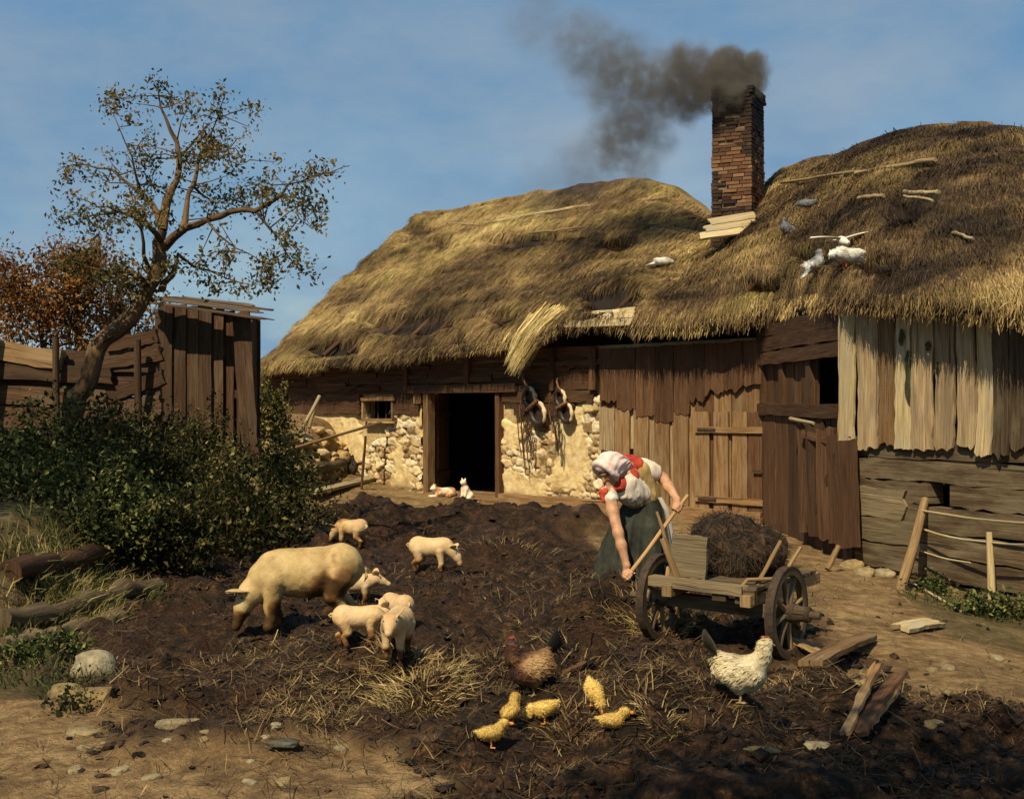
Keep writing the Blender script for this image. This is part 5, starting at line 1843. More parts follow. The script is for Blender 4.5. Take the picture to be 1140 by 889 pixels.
def make_pig(name, label, px, py, scale, heading, big=False, head='down', turn=0.0, legs=(0, 0, 0, 0), group=None, dirt_shade=None, tail_curl=True, seed=0):
    p = gpt(px, py)
    zz = [gz(p.x + .2 * scale * math.cos(R(heading) + a), p.y + .2 * scale * math.sin(R(heading) + a)) for a in (.4, -.4, 2.7, -2.7)]
    p.z = .65 * max(zz) + .35 * sum(zz) / 4
    root = thing(name, label, 'pig' if big else 'piglet', (p.x, p.y, p.z - .006 * scale), R(heading), group)
    S = scale
    pr = []
    if big:
        pr += [cone((-.30, 0, .375), (.16, 0, .335), .150, .140), ell((-.06, 0, .30), (.33, .165, .155)), cone((.10, 0, .34), (.24, 0, .31), .135, .115), ell((-.30, 0, .36), (.16, .155, .16)), ell((-.02, 0, .44), (.30, .08, .06))]
    else:
        pr += [cone((-.21, 0, .30), (.12, 0, .29), .122, .110), ell((-.05, 0, .27), (.25, .128, .118)), cone((.08, 0, .30), (.18, 0, .31), .108, .095), ell((-.20, 0, .30), (.12, .125, .125))]
    T = rotm(0, 0, turn)
    piv = np.array((.14, 0, .31))
    def hd(q):
        return tuple(T @ (np.array(q, float) - piv) + piv)
    if big:
        H = [((.20, 0, .32), .120), ((.335, 0, .19), .088), ((.40, 0, .085), .056), ((.435, 0, -.015), .040)]
        ears = [((.43, .075, .215), (.97, .22, .05)), ((.43, -.085, .195), (.95, -.30, -.08))]
        er = (.105, .055, .011)
    elif head == 'down':
        H = [((.15, 0, .31), .10), ((.27, 0, .23), .080), ((.33, 0, .155), .055), ((.362, 0, .095), .042)]
        ears = [((.285, .075, .30), (.55, .55, .35)), ((.285, -.075, .30), (.55, -.55, .35))]
        er = (.080, .050, .010)
    else:
        H = [((.15, 0, .315), .098), ((.275, 0, .345), .076), ((.36, 0, .305), .052), ((.415, 0, .28), .041)]
        ears = [((.265, .078, .425), (.20, .60, .62)), ((.265, -.078, .425), (.20, -.60, .62))]
        er = (.088, .054, .010)
    Hc = [hd(q) for q, r in H]
    pr += chain(Hc, [r for q, r in H])
    e = np.array(Hc[-1]) - np.array(Hc[-2])
    e /= np.linalg.norm(e)
    sn = np.array(Hc[-1]) + e * H[-1][1] * .75
    pr.append(cone(sn - e * .012, sn + e * .008, H[-1][1] * .98, H[-1][1] * .92, .008))
    for c, f in ears:
        f = T @ np.array(f)
        pr.append(flatc(hd(c), f, np.cross(f, T @ np.array((.3, 0, 1.0))), er))
    lx = (.17, -.28) if big else (.11, -.20)
    hz = .24 if big else .20
    wdt = .085 if big else .068
    k = 1.30 if big else .95
    up_ = .055 if big else .035
    hz += up_
    pr = [(q[0], q[1] + np.array((0, 0, up_)), q[2] + (np.array((0, 0, up_)) if q[0] == 'c' else 0)) + q[3:] for q in pr]
    if head == 'down':
        sn = sn + np.array((0, 0, up_))
    Hc = [tuple(np.array(q) + np.array((0, 0, up_))) for q in Hc]
    feet = []
    for i, (x, sy) in enumerate(((lx[0], 1), (lx[0], -1), (lx[1], 1), (lx[1], -1))):
        sw = legs[i]
        if i < 2:
            J = [(x, sy * wdt, hz + .04), (x + .02 + sw * .4, sy * wdt, .115 * k), (x + sw * .9, sy * wdt, .055 * k), (x + .015 + sw, sy * wdt, .012)]
            rr = [.066 * k, .034 * k, .025 * k, .030 * k]
        else:
            J = [(x, sy * wdt * 1.05, hz + .05), (x + .03 + sw * .3, sy * wdt * 1.1, .17 * k), (x - .045 + sw * .8, sy * wdt, .105 * k), (x - .03 + sw * .9, sy * wdt, .05 * k), (x - .015 + sw, sy * wdt, .012)]
            rr = [.085 * k, .052 * k, .030 * k, .025 * k, .030 * k]
        pr += chain(J, rr, .02)
        feet.append(J[-1])
    # tail
    tl = [(-.43, 0, .42), (-.475, .02, .40), (-.485, .035, .35), (-.47, .02, .31)] if big else [(-.31, 0, .35), (-.35, .012, .365), (-.37, .03, .345), (-.355, .03, .32), (-.34, .01, .335)]
    pr += chain(tl, [.014, .011, .009, .007, .006][:len(tl)], .012)
    pr = [(q[0], q[1] * S, q[2] * S, (q[3] * S if q[0] == 'c' else q[3]), (q[4] * S if q[0] == 'c' else (q[4] * S if q[4] else None)), (q[5] * S if q[0] == 'c' and q[5] else None)) if q[0] == 'c'
          else (q[0], q[1] * S, q[2] * S, q[3], (q[4] * S if q[4] else None)) for q in pr]
    def tone(C):
        x, y, z = C[:, 0] / S, C[:, 1] / S, C[:, 2] / S
        n = fbm(x * 7 + seed, y * 7, z * 7, 3)
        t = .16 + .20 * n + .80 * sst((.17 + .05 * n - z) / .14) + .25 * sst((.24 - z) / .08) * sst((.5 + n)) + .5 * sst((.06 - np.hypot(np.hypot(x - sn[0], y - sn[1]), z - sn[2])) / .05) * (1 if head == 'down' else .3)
        if dirt_shade is not None:
            for cx_, cy_, cz_, r, a in dirt_shade:
                q = np.sqrt((x - cx_) ** 2 + (y - cy_) ** 2 + (z - cz_) ** 2) / r
                t = t + a * sst(1.4 - q + .5 * n)
        return np.clip(t, 0, 1)
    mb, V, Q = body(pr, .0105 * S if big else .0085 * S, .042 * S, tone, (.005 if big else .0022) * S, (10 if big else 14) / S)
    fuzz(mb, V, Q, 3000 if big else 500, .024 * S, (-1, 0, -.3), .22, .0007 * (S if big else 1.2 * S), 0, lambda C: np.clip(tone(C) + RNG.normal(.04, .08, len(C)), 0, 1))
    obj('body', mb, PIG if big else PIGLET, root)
    # eyes on the sides of the head
    h1, h2 = np.array(Hc[1]), np.array(Hc[2])
    f = (h2 - h1) / np.linalg.norm(h2 - h1)
    sd = T @ np.array((0, 1.0, 0))
    up = np.cross(f, sd)
    if up[2] < 0:
        up = -up
    for s_ in (1, -1):
        c = h1 + f * H[1][1] * .62 + sd * s_ * H[1][1] * .74 + up * H[1][1] * .50
        b2, _, _ = body([ell(c * S, ((.012 if big else .013) * S,) * 3)], .004 * S, .004)
        obj('eye', b2, EYE, root)
    return root

def build_pigs():
    make_pig('sow', 'big cream sow with muddy rump rooting head down in the dung', 333, 703, 1.00, 190, True, 'down', 0, (.03, -.02, .03, -.05), None,
             [(-.30, .15, .36, .15, .62), (-.18, .16, .28, .10, .4), (-.28, -.15, .30, .12, .4), (-.1, .0, .2, .14, .3), (.40, 0, .1, .10, .3)], seed=3)
    G = 'piglets round the sow'
    make_pig('piglet', 'piglet with a half shaded back walking away behind the sow near the bushes', 390, 608, .66, 150, False, 'down', 10, (.02, -.02, -.03, .02), G, [(.12, 0, .33, .16, .5)], seed=5)  # front half of the back coloured darker as bush shade
    make_pig('piglet', 'piglet standing alone to the right with its snout pointing right', 482, 633, .70, -8, False, 'down', 0, (.02, 0, .02, -.02), G, seed=8)
    make_pig('piglet', 'piglet half hidden behind the rump of the sow looking right', 398, 671, .58, 5, False, 'level', 0, (.02, -.03, .0, .02), G, seed=11)
    make_pig('piglet', 'piglet with its back to the viewer at the rear of the group of three', 441, 697, .50, 128, False, 'down', 0, (0, .02, .03, -.02), G, seed=14)
    make_pig('piglet', 'piglet seen side on at the left of the group of three', 402, 722, .485, 8, False, 'level', 8, (.03, -.03, -.03, .05), G, seed=17)
    make_pig('piglet', 'piglet facing the viewer with pricked ears at the front of the group of three', 441, 741, .56, 262, False, 'level', 6, (.01, -.01, .02, .0), G, [(.0, -.12, .25, .15, .25)], seed=20)  # its left side as seen is coloured darker, the shaded side

# ------------------------------------------------------------------ poultry
YELLOW = M_tone('duckling_down', [(.3, (.46, .29, .06)), (.5, (.60, .42, .11)), (.7, (.70, .54, .20))], [(0, (1, 1, 1)), (.6, (.85, .7, .5)), (1, (.55, .4, .25))], 30, 1, .5, 160, .003, .8, .4)
ORANGE = M_noise('orange_horn', [(.3, (.50, .16, .025)), (.7, (.66, .26, .05))], 40, 3, .2, rough=.5)
HORN = M_noise('leg_horn', [(.3, (.22, .15, .07)), (.7, (.36, .25, .12))], 60, 3, .3, rough=.6)
COMB = M_noise('red_comb', [(.3, (.30, .03, .015)), (.7, (.45, .06, .03))], 40, 3, .3, rough=.55)
HEN_W = M_tone('white_hen_plumage', [(.3, (.40, .32, .17)), (.5, (.58, .49, .30)), (.7, (.72, .63, .43))], [(0, (1, 1, 1)), (.45, (.9, .85, .7)), (.75, (.35, .33, .3)), (1, (.06, .06, .06))], 22, 1, .5, 90, .005, .75, .4)
HEN_B = M_tone('brown_hen_plumage', [(.3, (.9, .9, .9)), (.7, (1, 1, 1))], [(0, (.36, .22, .09)), (.3, (.17, .08, .028)), (.5, (.075, .03, .013)), (.7, (.03, .016, .010)), (1, (.010, .010, .010))], 20, 1, .5, 90, .005, .6, .5)

def toes(mb, x, y, r, n=3, ln=.03, z=.006):
    for a in (-35, 0, 35, 180)[:n + 1]:
        l = ln if a != 180 else ln * .5
        mb.tube([(x, y, z), (x + math.cos(R(a)) * l, y + math.sin(R(a)) * l, z * .6)], [r, r * .6], 6)

def make_hen(label, px, py, S, heading, mat, tone, group, head_down=False, comb=True):
    p = gpt(px, py)
    root = thing('hen', label, 'hen', (p.x, p.y, p.z), R(heading), group)
    if head_down:
        nk = [(.10, 0, .22), (.17, 0, .20), (.215, 0, .12), (.235, 0, .07)]
    else:
        nk = [(.10, 0, .24), (.155, 0, .29), (.165, 0, .35), (.175, 0, .385)]
    pr = [ell((0, 0, .195), (.165, .105, .108), rotm(0, 8, 0)), ell((.06, 0, .175), (.11, .098, .10)), cone((-.08, 0, .235), (-.165, 0, .315), .085, .035), ell((-.02, .085, .205), (.12, .03, .07), rotm(0, 12, -6)), ell((-.02, -.085, .205), (.12, .03, .07), rotm(0, 12, 6)),
          cone((.0, .045, .13), (.01, .045, .075), .045, .018), cone((.0, -.045, .13), (.01, -.045, .075), .045, .018)]
    pr += chain(nk, [.075, .052, .040, .032])
    h = np.array(nk[-1])
    pr.append(ell(h, (.034, .028, .030)))
    pr = [(q[0], q[1] * S, q[2] * S, q[3] * S, q[4] * S, q[5]) if q[0] == 'c' else (q[0], q[1] * S, q[2] * S, q[3], q[4]) for q in pr]
    tn = lambda C: tone(C / S)
    mb, V, Q = body(pr, .008 * S, .04 * S, tn, .004 * S, 22 / S)
    fuzz(mb, V, Q, 2200, .036 * S, (-.8, 0, -.5), .08, .0065 * S, 0, tn, None, .14)
    obj('body', mb, mat, root)
    tl = MB()
    for i in range(11):
        a = -1 + 2 * i / 10
        b0 = np.array((-.125, a * .025, .26))
        d = np.array((-.30 - .10 * abs(a), a * .38, 1.0 - .25 * abs(a)))
        d /= np.linalg.norm(d)
        ln = .23 - .06 * abs(a)
        s = np.array((.9, .3 * a, .35))
        s = s - d * (s @ d)
        s /= np.linalg.norm(s)
        pts = []
        for j in range(6):
            f = j / 5
            c = b0 + d * ln * f + np.array((-.03 * f * f, 0, -.01 * f * f))
            w = .018 * math.sin(math.pi * min(1, .25 + f * .62))
            nn = np.cross(d, s)
            pts.append([c - s * w, c + nn * .004, c + s * w])
        tl.grid(np.array(pts) * S, 0, True, float(tone(np.array([[-.2, 0, .42]]))[0]), random.random())
    obj('tail', tl, mat, root)
    bk = MB()
    f = np.array((.6, 0, -.8)) if head_down else np.array((1, 0, -.15))
    b0 = h + f * .026
    bk.tube([tuple(b0 * S), tuple((b0 + f * .018) * S), tuple((b0 + f * .034 + np.array((0, 0, -.004))) * S)], [.011 * S, .008 * S, .002 * S], 8)
    obj('beak', bk, HORN, root)
    up = np.array((.8, 0, .6)) if head_down else np.array((.0, 0, 1.0))
    cb = [ell((h + up * .034 + f * (.018 - .014 * i)) * S, (.009 * S, .005 * S, (.018 - .002 * abs(i - 1)) * S)) for i in range(4)] + [ell((h + f * .026 - up * .03) * S, (.008 * S, .006 * S, .016 * S))]
    c2, _, _ = body(cb, .003 * S, .006 * S)
    obj('comb', c2, COMB, root)
    for s_ in (1, -1):
        lg = MB()
        lg.tube([(.0, .045 * s_ * S, .085 * S), (.012 * S, .045 * s_ * S, .045 * S), (.004 * S, .045 * s_ * S, .005 * S)], [.010 * S, .008 * S, .008 * S], 7)
        toes(lg, .004 * S, .045 * s_ * S, .006 * S, 3, .045 * S)
        obj('leg', lg, HORN, root)
        e, _, _ = body([ell((h + np.array((.010, s_ * .026, .006))) * S, (.006 * S,) * 3)], .003 * S, .003)
        obj('eye', e, EYE, root)
    return root

def make_duckling(label, px, py, S, heading, pose, group):
    p = gpt(px, py)
    root = thing('duckling', label, 'duckling', (p.x, p.y, p.z + (-.02 * S if pose == 'sit' else 0)), R(heading), group)
    if pose == 'peck':
        nk = [(.035, 0, .085), (.07, 0, .085), (.092, 0, .055)]
        bt, f = 14, np.array((.55, 0, -.83))
    elif pose == 'dive':
        nk = [(.03, 0, .09), (.06, 0, .06), (.068, 0, .025)]
        bt, f = 38, np.array((.35, 0, -.94))
    elif pose == 'up':
        nk = [(.03, 0, .09), (.045, 0, .13), (.052, 0, .158)]
        bt, f = -22, np.array((1, 0, -.1))
    else:
        nk = [(.035, 0, .085), (.06, 0, .115), (.075, 0, .132)]
        bt, f = -4, np.array((1, 0, -.12))
    f /= np.linalg.norm(f)
    Rb = rotm(0, bt, 0)
    bc = np.array((0, 0, .08))
    pr = [ell(bc, (.066, .042, .041), Rb), ell(bc + Rb @ np.array((.025, 0, -.004)), (.04, .039, .038)), cone(bc + Rb @ np.array((-.045, 0, .008)), bc + Rb @ np.array((-.085, 0, .020)), .026, .007),
          ell(bc + Rb @ np.array((-.008, .038, .008)), (.036, .010, .018), Rb), ell(bc + Rb @ np.array((-.008, -.038, .008)), (.036, .010, .018), Rb)]
    pr += chain(nk, [.030, .022, .020])
    h = np.array(nk[-1]) + f * .006
    pr.append(ell(h, (.027, .024, .025)))
    pr = [(q[0], q[1] * S, q[2] * S, q[3] * S, q[4] * S, q[5]) if q[0] == 'c' else (q[0], q[1] * S, q[2] * S, q[3], q[4]) for q in pr]
    tn = lambda C: np.clip(.18 + .3 * fbm(C[:, 0] * 30 / S, C[:, 1] * 30 / S, C[:, 2] * 30 / S, 2), 0, 1)
    mb, V, Q = body(pr, .0042 * S, .016 * S, tn)
    fuzz(mb, V, Q, 1500, .013 * S, (-1, 0, -.1), .7, .0013 * S, 0, tn)
    obj('body', mb, YELLOW, root)
    b, _, _ = body([cone((h + f * .02) * S, (h + f * .043) * S, .0085 * S, .0085 * S), flatc((h + f * .043) * S, f, (0, 1, 0), (.013 * S, .011 * S, .004 * S))], .0024 * S, .006 * S)
    obj('bill', b, ORANGE, root)
    for s_ in (1, -1):
        e, _, _ = body([ell((h + f * .008 + np.array((0, s_ * .021, 0)) + np.array((-f[2], 0, f[0])) * .008) * S, (.0036 * S,) * 3)], .0018 * S, .002)
        obj('eye', e, EYE, root)
        if pose != 'sit':
            l = MB()
            l.tube([(-.004 * S, .02 * s_ * S, .05 * S), (.002 * S, .02 * s_ * S, .024 * S), (-.002 * S, .02 * s_ * S, .003 * S)], [.007 * S, .0045 * S, .0045 * S], 6)
            toes(l, -.002 * S, .02 * s_ * S, .004 * S, 2, .026 * S, .003 * S)
            obj('leg', l, ORANGE, root)
    return root

def build_poultry():
    G = 'hens'
    make_hen('speckled white hen with a dark tail standing before the cart and facing right', 822, 782, .72, -6, HEN_W,
             lambda C: np.clip(.22 + .35 * fbm(C[:, 0] * 14, C[:, 1] * 14, C[:, 2] * 14, 2) + .65 * sst((-.09 - C[:, 0]) / .08) * sst((C[:, 2] - .26) / .07) - .1 * sst((C[:, 0] - .1) / .1), 0, 1), G)
    make_hen('brown hen with a black tail standing behind the ducklings', 592, 774, .70, 208, HEN_B,
             lambda C: np.clip(.30 + .3 * fbm(C[:, 0] * 12, C[:, 1] * 12, C[:, 2] * 12, 2) + .55 * sst((-.08 - C[:, 0]) / .08) * sst((C[:, 2] - .25) / .08) + .25 * sst((C[:, 0] - .02) / .12) - .25 * sst((C[:, 1] * 1.0 - .02) / .08), 0, 1), G, False)
    G = 'yellow ducklings'
    make_duckling('duckling standing upright with its head turned right, lowest of the five', 546, 833, .80, 14, 'stand', G)
    make_duckling('duckling with its back turned close behind the lowest one', 568, 807, .78, 60, 'up', G)
    make_duckling('duckling bending its neck to peck toward the left', 606, 806, .88, 186, 'peck', G)
    make_duckling('duckling diving head first into the straw, tail up', 661, 787, .86, -62, 'dive', G)
    make_duckling('duckling squatting on the ground with its bill to the right', 681, 813, .78, -4, 'sit', G)

# ------------------------------------------------------------------ cats
def build_cats():
    fur = M_tone('cat_fur', [(.3, (.70, .56, .40)), (.7, (.84, .73, .58))], [(0, (1, 1, 1)), (.45, (.95, .85, .7)), (.7, (.55, .28, .10)), (1, (.4, .18, .06))], 20, 1, .4, 90, .004, .8, .2)
    p = mwz(519, .05, .30)
    p.z = gz(p.x, p.y)
    c = thing('cat', 'white cat sitting upright on the ground before the open doorway', 'cat', p, R(235), 'cats at the doorway')
    pr = [cone((-.03, 0, .09), (.03, 0, .20), .095, .062), cone((.03, 0, .20), (.06, 0, .28), .055, .045), ell((.085, 0, .315), (.056, .052, .048)), cone((.12, 0, .305), (.14, 0, .30), .022, .016, .01),
          cone((.075, .03, .355), (.07, .042, .395), .02, .004, .008), cone((.075, -.03, .355), (.07, -.042, .395), .02, .004, .008)]
    for s in (1, -1):
        pr += chain([(.05, s * .035, .19), (.075, s * .032, .09), (.08, s * .032, .015), (.105, s * .032, .012)], [.035, .024, .018, .018], .015)
        pr += chain([(-.03, s * .07, .08), (.02, s * .075, .035), (.07, s * .07, .014)], [.06, .035, .018], .02)
    pr += chain([(-.10, .0, .04), (-.14, .08, .02), (-.08, .15, .018), (.0, .16, .018)], [.022, .018, .016, .012], .015)
    b, V, Q = body(pr, .008, .03, lambda C: np.clip(.1 + .3 * fbm(C[:, 0] * 9, C[:, 1] * 9, C[:, 2] * 9, 2), 0, 1))
    fuzz(b, V, Q, 700, .02, (-.3, 0, -1), .5, .002)
    obj('body', b, fur, c)
    p = mwz(495, .05, .34)
    p.z = gz(p.x, p.y)
    c = thing('cat', 'white and ginger cat lying down left of the sitting cat', 'cat', p, R(205), 'cats at the doorway')
    pr = [cone((-.13, 0, .085), (.12, 0, .09), .085, .072), cone((.12, 0, .11), (.19, 0, .15), .06, .045), ell((.215, .01, .165), (.056, .052, .048)), cone((.25, .01, .155), (.272, .01, .15), .022, .016, .01),
          cone((.205, .04, .205), (.20, .052, .245), .02, .004, .008), cone((.205, -.02, .205), (.20, -.032, .245), .02, .004, .008)]
    for s in (1, -1):
        pr += chain([(.12, s * .05, .07), (.2, s * .05, .02), (.28, s * .045, .016)], [.035, .022, .018], .015)
        pr += chain([(-.13, s * .07, .07), (-.05, s * .09, .03), (.0, s * .09, .016)], [.06, .032, .018], .02)
    pr += chain([(-.2, 0, .05), (-.27, -.05, .02), (-.25, -.14, .018)], [.022, .018, .012], .015)
    b, V, Q = body(pr, .008, .03, lambda C: np.clip(.3 + .8 * fbm(C[:, 0] * 7 + 3, C[:, 1] * 7, C[:, 2] * 7, 2), 0, 1))
    fuzz(b, V, Q, 700, .02, (-1, 0, -.3), .5, .002)
    obj('body', b, fur, c)

# ------------------------------------------------------------------ pigeons on the thatch
def build_pigeons():
    mats = {'white': M_tone('white_plumage', [(.3, (.62, .56, .44)), (.7, (.82, .78, .66))], [(0, (1, 1, 1)), (1, (.4, .38, .36))], 20, 1, .3, 80, .004, .6, .25),
            'grey': M_tone('grey_plumage', [(.3, (.36, .35, .32)), (.7, (.55, .53, .48))], [(0, (1, 1, 1)), (1, (.2, .22, .25))], 20, 1, .3, 80, .004, .6, .3),
            'dark': M_tone('slate_plumage', [(.3, (.035, .034, .034)), (.7, (.09, .088, .085))], [(0, (1, 1, 1)), (.6, (2.4, 2.4, 2.4)), (1, (.5, .5, .5))], 20, 1, .3, 80, .004, .5, .35)}
    def pigeon(label, px, py, heading, m, S=1.15, head='up', tilt=0):
        P, N, D = rpt(px, py, .03)
        root = thing('pigeon', label, 'pigeon', P, R(heading), 'pigeons on the thatch')
        nk = [(.08, 0, .12), (.115, 0, .16), (.125, 0, .19)] if head == 'up' else [(.09, 0, .10), (.135, 0, .10), (.155, 0, .085)]
        Rt = rotm(0, tilt, 0)
        pr = [ell((0, 0, .095), (.125, .065, .062), rotm(0, -12, 0)), ell((.055, 0, .10), (.07, .062, .060)), cone((-.09, 0, .075), (-.20, 0, .045), .035, .018), ell((-.03, .052, .105), (.115, .018, .045), rotm(0, 8, -5)), ell((-.03, -.052, .105), (.115, .018, .045), rotm(0, 8, 5)),
              flatc((-.21, 0, .042), (-1, 0, -.2), (0, 1, 0), (.06, .035, .008))]
        pr += chain(nk, [.045, .03, .026]) + [ell(np.array(nk[-1]), (.030, .025, .026))]
        pr = [(q[0], Rt @ q[1] * S, Rt @ q[2] * S, q[3] * S, q[4] * S, q[5]) if q[0] == 'c' else (q[0], Rt @ q[1] * S, q[2] * S, Rt @ q[3], q[4]) for q in pr]
        tn = lambda C: np.clip(.3 + .7 * fbm(C[:, 0] * 13, C[:, 1] * 13, C[:, 2] * 13 + px, 2), 0, 1)
        b, V, Q = body(pr, .008 * S, .025 * S, tn)
        fuzz(b, V, Q, 500, .03 * S, (-1, 0, -.1), .2, .004 * S, 0, tn)
        obj('body', b, mats[m], root)
        h = Rt @ np.array(nk[-1])
        k = MB().tube([tuple((h + np.array((.026, 0, 0))) * S), tuple((h + np.array((.052, 0, -.006))) * S)], [.008 * S, .002 * S], 6)
        obj('beak', k, HORN, root)
        for s in (1, -1):
            l = MB().tube([tuple(Rt @ np.array((.02, s * .025, .05)) * S), (.02 * S, s * .025 * S, -.03)], [.006 * S] * 2, 5)
            obj('leg', l, COMB, root)
    pigeon('white pigeon with dark wings crouching below the chimney foot', 738, 299, 0, 'white', 1.0, 'down')
    pigeon('dark slate pigeon sitting right of the chimney', 877, 264, 110, 'dark', 1.15, 'up', -25)
    pigeon('pale grey pigeon climbing the thatch below the flying one', 912, 304, 35, 'grey', 1.1, 'up', -25)
    pigeon('white pigeon lying low on the thatch at the right end of the flock', 944, 298, 200, 'white', 1.25, 'down')
    pigeon('small blue grey pigeon highest on the thatch', 901, 235, 170, 'dark', .95, 'down')
    P, N, D = rpt(938, 272, .55)
    P = at(938, 268, P.y - .45)
    root = thing('pigeon', 'white pigeon in flight with both wings spread over the thatch', 'pigeon', P, R(-84), 'pigeons on the thatch')
    pr = [ell((0, 0, 0), (.13, .055, .052), rotm(0, 18, 0)), cone((.09, 0, -.03), (.15, 0, -.045), .035, .026), ell((.16, 0, -.047), (.03, .024, .025)), flatc((-.17, 0, .03), (-1, 0, .15), (0, 1, 0), (.085, .06, .007))]
    b, V, Q = body(pr, .008, .025, lambda C: np.full(len(C), .1))
    obj('body', b, mats['white'], root)
    for s in (1, -1):
        pts = []
        for i in range(9):
            f = i / 8
            y = s * (.03 + .36 * f)
            z = .03 + .09 * f * (1.3 if s > 0 else .3) - .03 * f * f
            ch = .13 * (1 - f ** 2.2) + .012
            x0 = .05 + .03 * math.sin(f * 3) - .05 * f * f
            pts.append([(x0, y, z), (x0 - ch * .5, y, z + .014), (x0 - ch, y + s * .01, z - .004), (x0 - ch * .5, y, z - .006), (x0, y, z - .001)])
        obj('wing', MB().grid(np.array(pts), 0, True, .1), mats['white'], root)
    k = MB().tube([(.185, 0, -.048), (.212, 0, -.056)], [.008, .002], 6)
    obj('beak', k, HORN, root)

build_pigs()
build_poultry()
build_cats()
build_pigeons()

# ------------------------------------------------------------------ the woman and her fork
def build_woman():
    d = 10.1
    foot = Vector(((705 - CX) / F * d, d, 0))
    foot.z = CAM_H - (673 - CY) / F * d
    k = d / F
    def W(px, py, dy=0.0):
        return np.array(((px - 705) * k, dy, (673 - py) * k))
    root = thing('person', 'woman in a white headscarf, red neckerchief and dark green skirt bending over a dung fork', 'person', foot)
    skin_m = M_noise('skin', [(.3, (.30, .145, .07)), (.5, (.42, .22, .115)), (.7, (.52, .30, .17))], 14, 5, .25, 70, .003, .6, .25, sss=.05)
    # the handle of the fork, which the hands hold
    top, bot = W(757, 554, -.24), W(668, 665, -.52)
    ax = (top - bot) / np.linalg.norm(top - bot)
    def on_handle(px):
        f = (px - 668) / (757 - 668)
        return bot + (top - bot) * f
    HL, HR = on_handle(750.5), on_handle(694)
    # head
    hc = W(677, 521, -.22)
    f = np.array((-.60, -.46, -.62))
    f /= np.linalg.norm(f)
    u = np.array((-.45, -.25, .85))
    u = u - f * (u @ f)
    u /= np.linalg.norm(u)
    rt = np.cross(f, u)
    HM = np.stack([rt, f, u], 1)
    def hd(r_, f_, u_):
        return hc + rt * r_ + f * f_ + u * u_
    def grip(H, palm, wrist, bend=1):
        palm = palm - ax * (palm @ ax)
        palm = palm / np.linalg.norm(palm)
        t = np.cross(ax, palm) * bend
        M = np.stack([ax, palm, t], 1)
        out = [ell(H + palm * .034 - t * .008, (.043, .017, .043), M, .02), cone(wrist, H + palm * .036 - t * .02, .027, .024, .02)]
        def ang(a, r, o):
            return H + ax * o + (palm * math.cos(a) + t * math.sin(a)) * r
        for i, (o, ln) in enumerate(((-.033, .88), (-.011, 1.0), (.011, .97), (.032, .80))):
            A = [R(38), R(88 * ln), R(148 * ln), R(205 * ln)]
            rr = [.036, .031, .029, .027]
            pts = [ang(a, r, o) for a, r in zip(A, rr)]
            out += chain(pts, [.0105, .0098, .0088, .0075], .007)
        pts = [H + palm * .035 - t * .03 + ax * .025 * bend, ang(R(-62), .034, .040 * bend), ang(R(-125), .029, .046 * bend), ang(R(-165), .027, .044 * bend)]
        out += chain(pts, [.015, .0115, .0105, .0085], .010)
        return out
    shL, elL, wrL = W(717, 520, .03), W(740, 533, .06), HL + np.array((-.005, .035, .058))
    shR, elR, wrR = W(676, 543, -.20), W(684, 588, -.36), HR + np.array((-.012, .02, .075))
    pr = [ell(hc, (.076, .094, .100), HM, .02), cone(hd(0, .045, -.045), hd(0, .068, -.098), .048, .028, .03), cone(hd(0, .088, .018), hd(0, .112, -.028), .009, .013, .012), ell(hd(0, .092, -.062), (.024, .012, .010), HM, .012), ell(hd(0, .082, .028), (.055, .018, .014), HM, .02),
          ell(hd(.038, .066, -.03), (.024, .022, .022), HM, .03), ell(hd(-.038, .066, -.03), (.024, .022, .022), HM, .03),
          cone(hd(0, -.02, -.06), W(693, 530, -.11), .05, .062, .04), cone(W(697, 534, -.09), W(716, 553, .04), .112, .105, .06), cone(W(716, 553, .04), W(722, 575, .09), .11, .15, .06), cone(shR, shL, .062, .06, .05)]
    pr += chain([shL, shL * .5 + elL * .5 + np.array((0, 0, .008)), elL, elL * .6 + wrL * .4, wrL], [.054, .048, .040, .040, .027], .03)
    pr += chain([shR, shR * .5 + elR * .5 + np.array((-.006, 0, 0)), elR, elR * .6 + wrR * .4, wrR], [.054, .047, .040, .039, .027], .03)
    pr += grip(HL, np.array((.15, .35, .75)), wrL, 1)
    pr += grip(HR, np.array((-.25, .5, .75)), wrR, 1)
    pr += chain([W(712, 580, .05), W(700, 622, -.06), W(692, 664, .02)], [.095, .06, .038], .03) + [cone(W(692, 666, .02), W(681, 672, -.10), .036, .026, .03)]
    pr += chain([W(730, 580, .12), W(731, 622, .10), W(732, 664, .18)], [.095, .06, .038], .03) + [cone(W(732, 666, .18), W(722, 672, .06), .036, .026, .03)]
    b, V, Q = body(pr, .0052, .02)
    obj('body', b, skin_m, root)
    for s_ in (1, -1):
        e, _, _ = body([ell(hd(.031 * s_, .0835, .004), (.010, .006, .005), HM)], .0025, .003)
        obj('eye', e, EYE, root)
    hr = [ell(hd(0, .018, .028), (.082, .080, .082), HM)]
    b, V, Q = body(hr, .007, .02)
    obj('hair', b, M_noise('brown_hair', [(.3, (.03, .015, .007)), (.7, (.10, .05, .02))], 60, 4, .5, rough=.5), root)
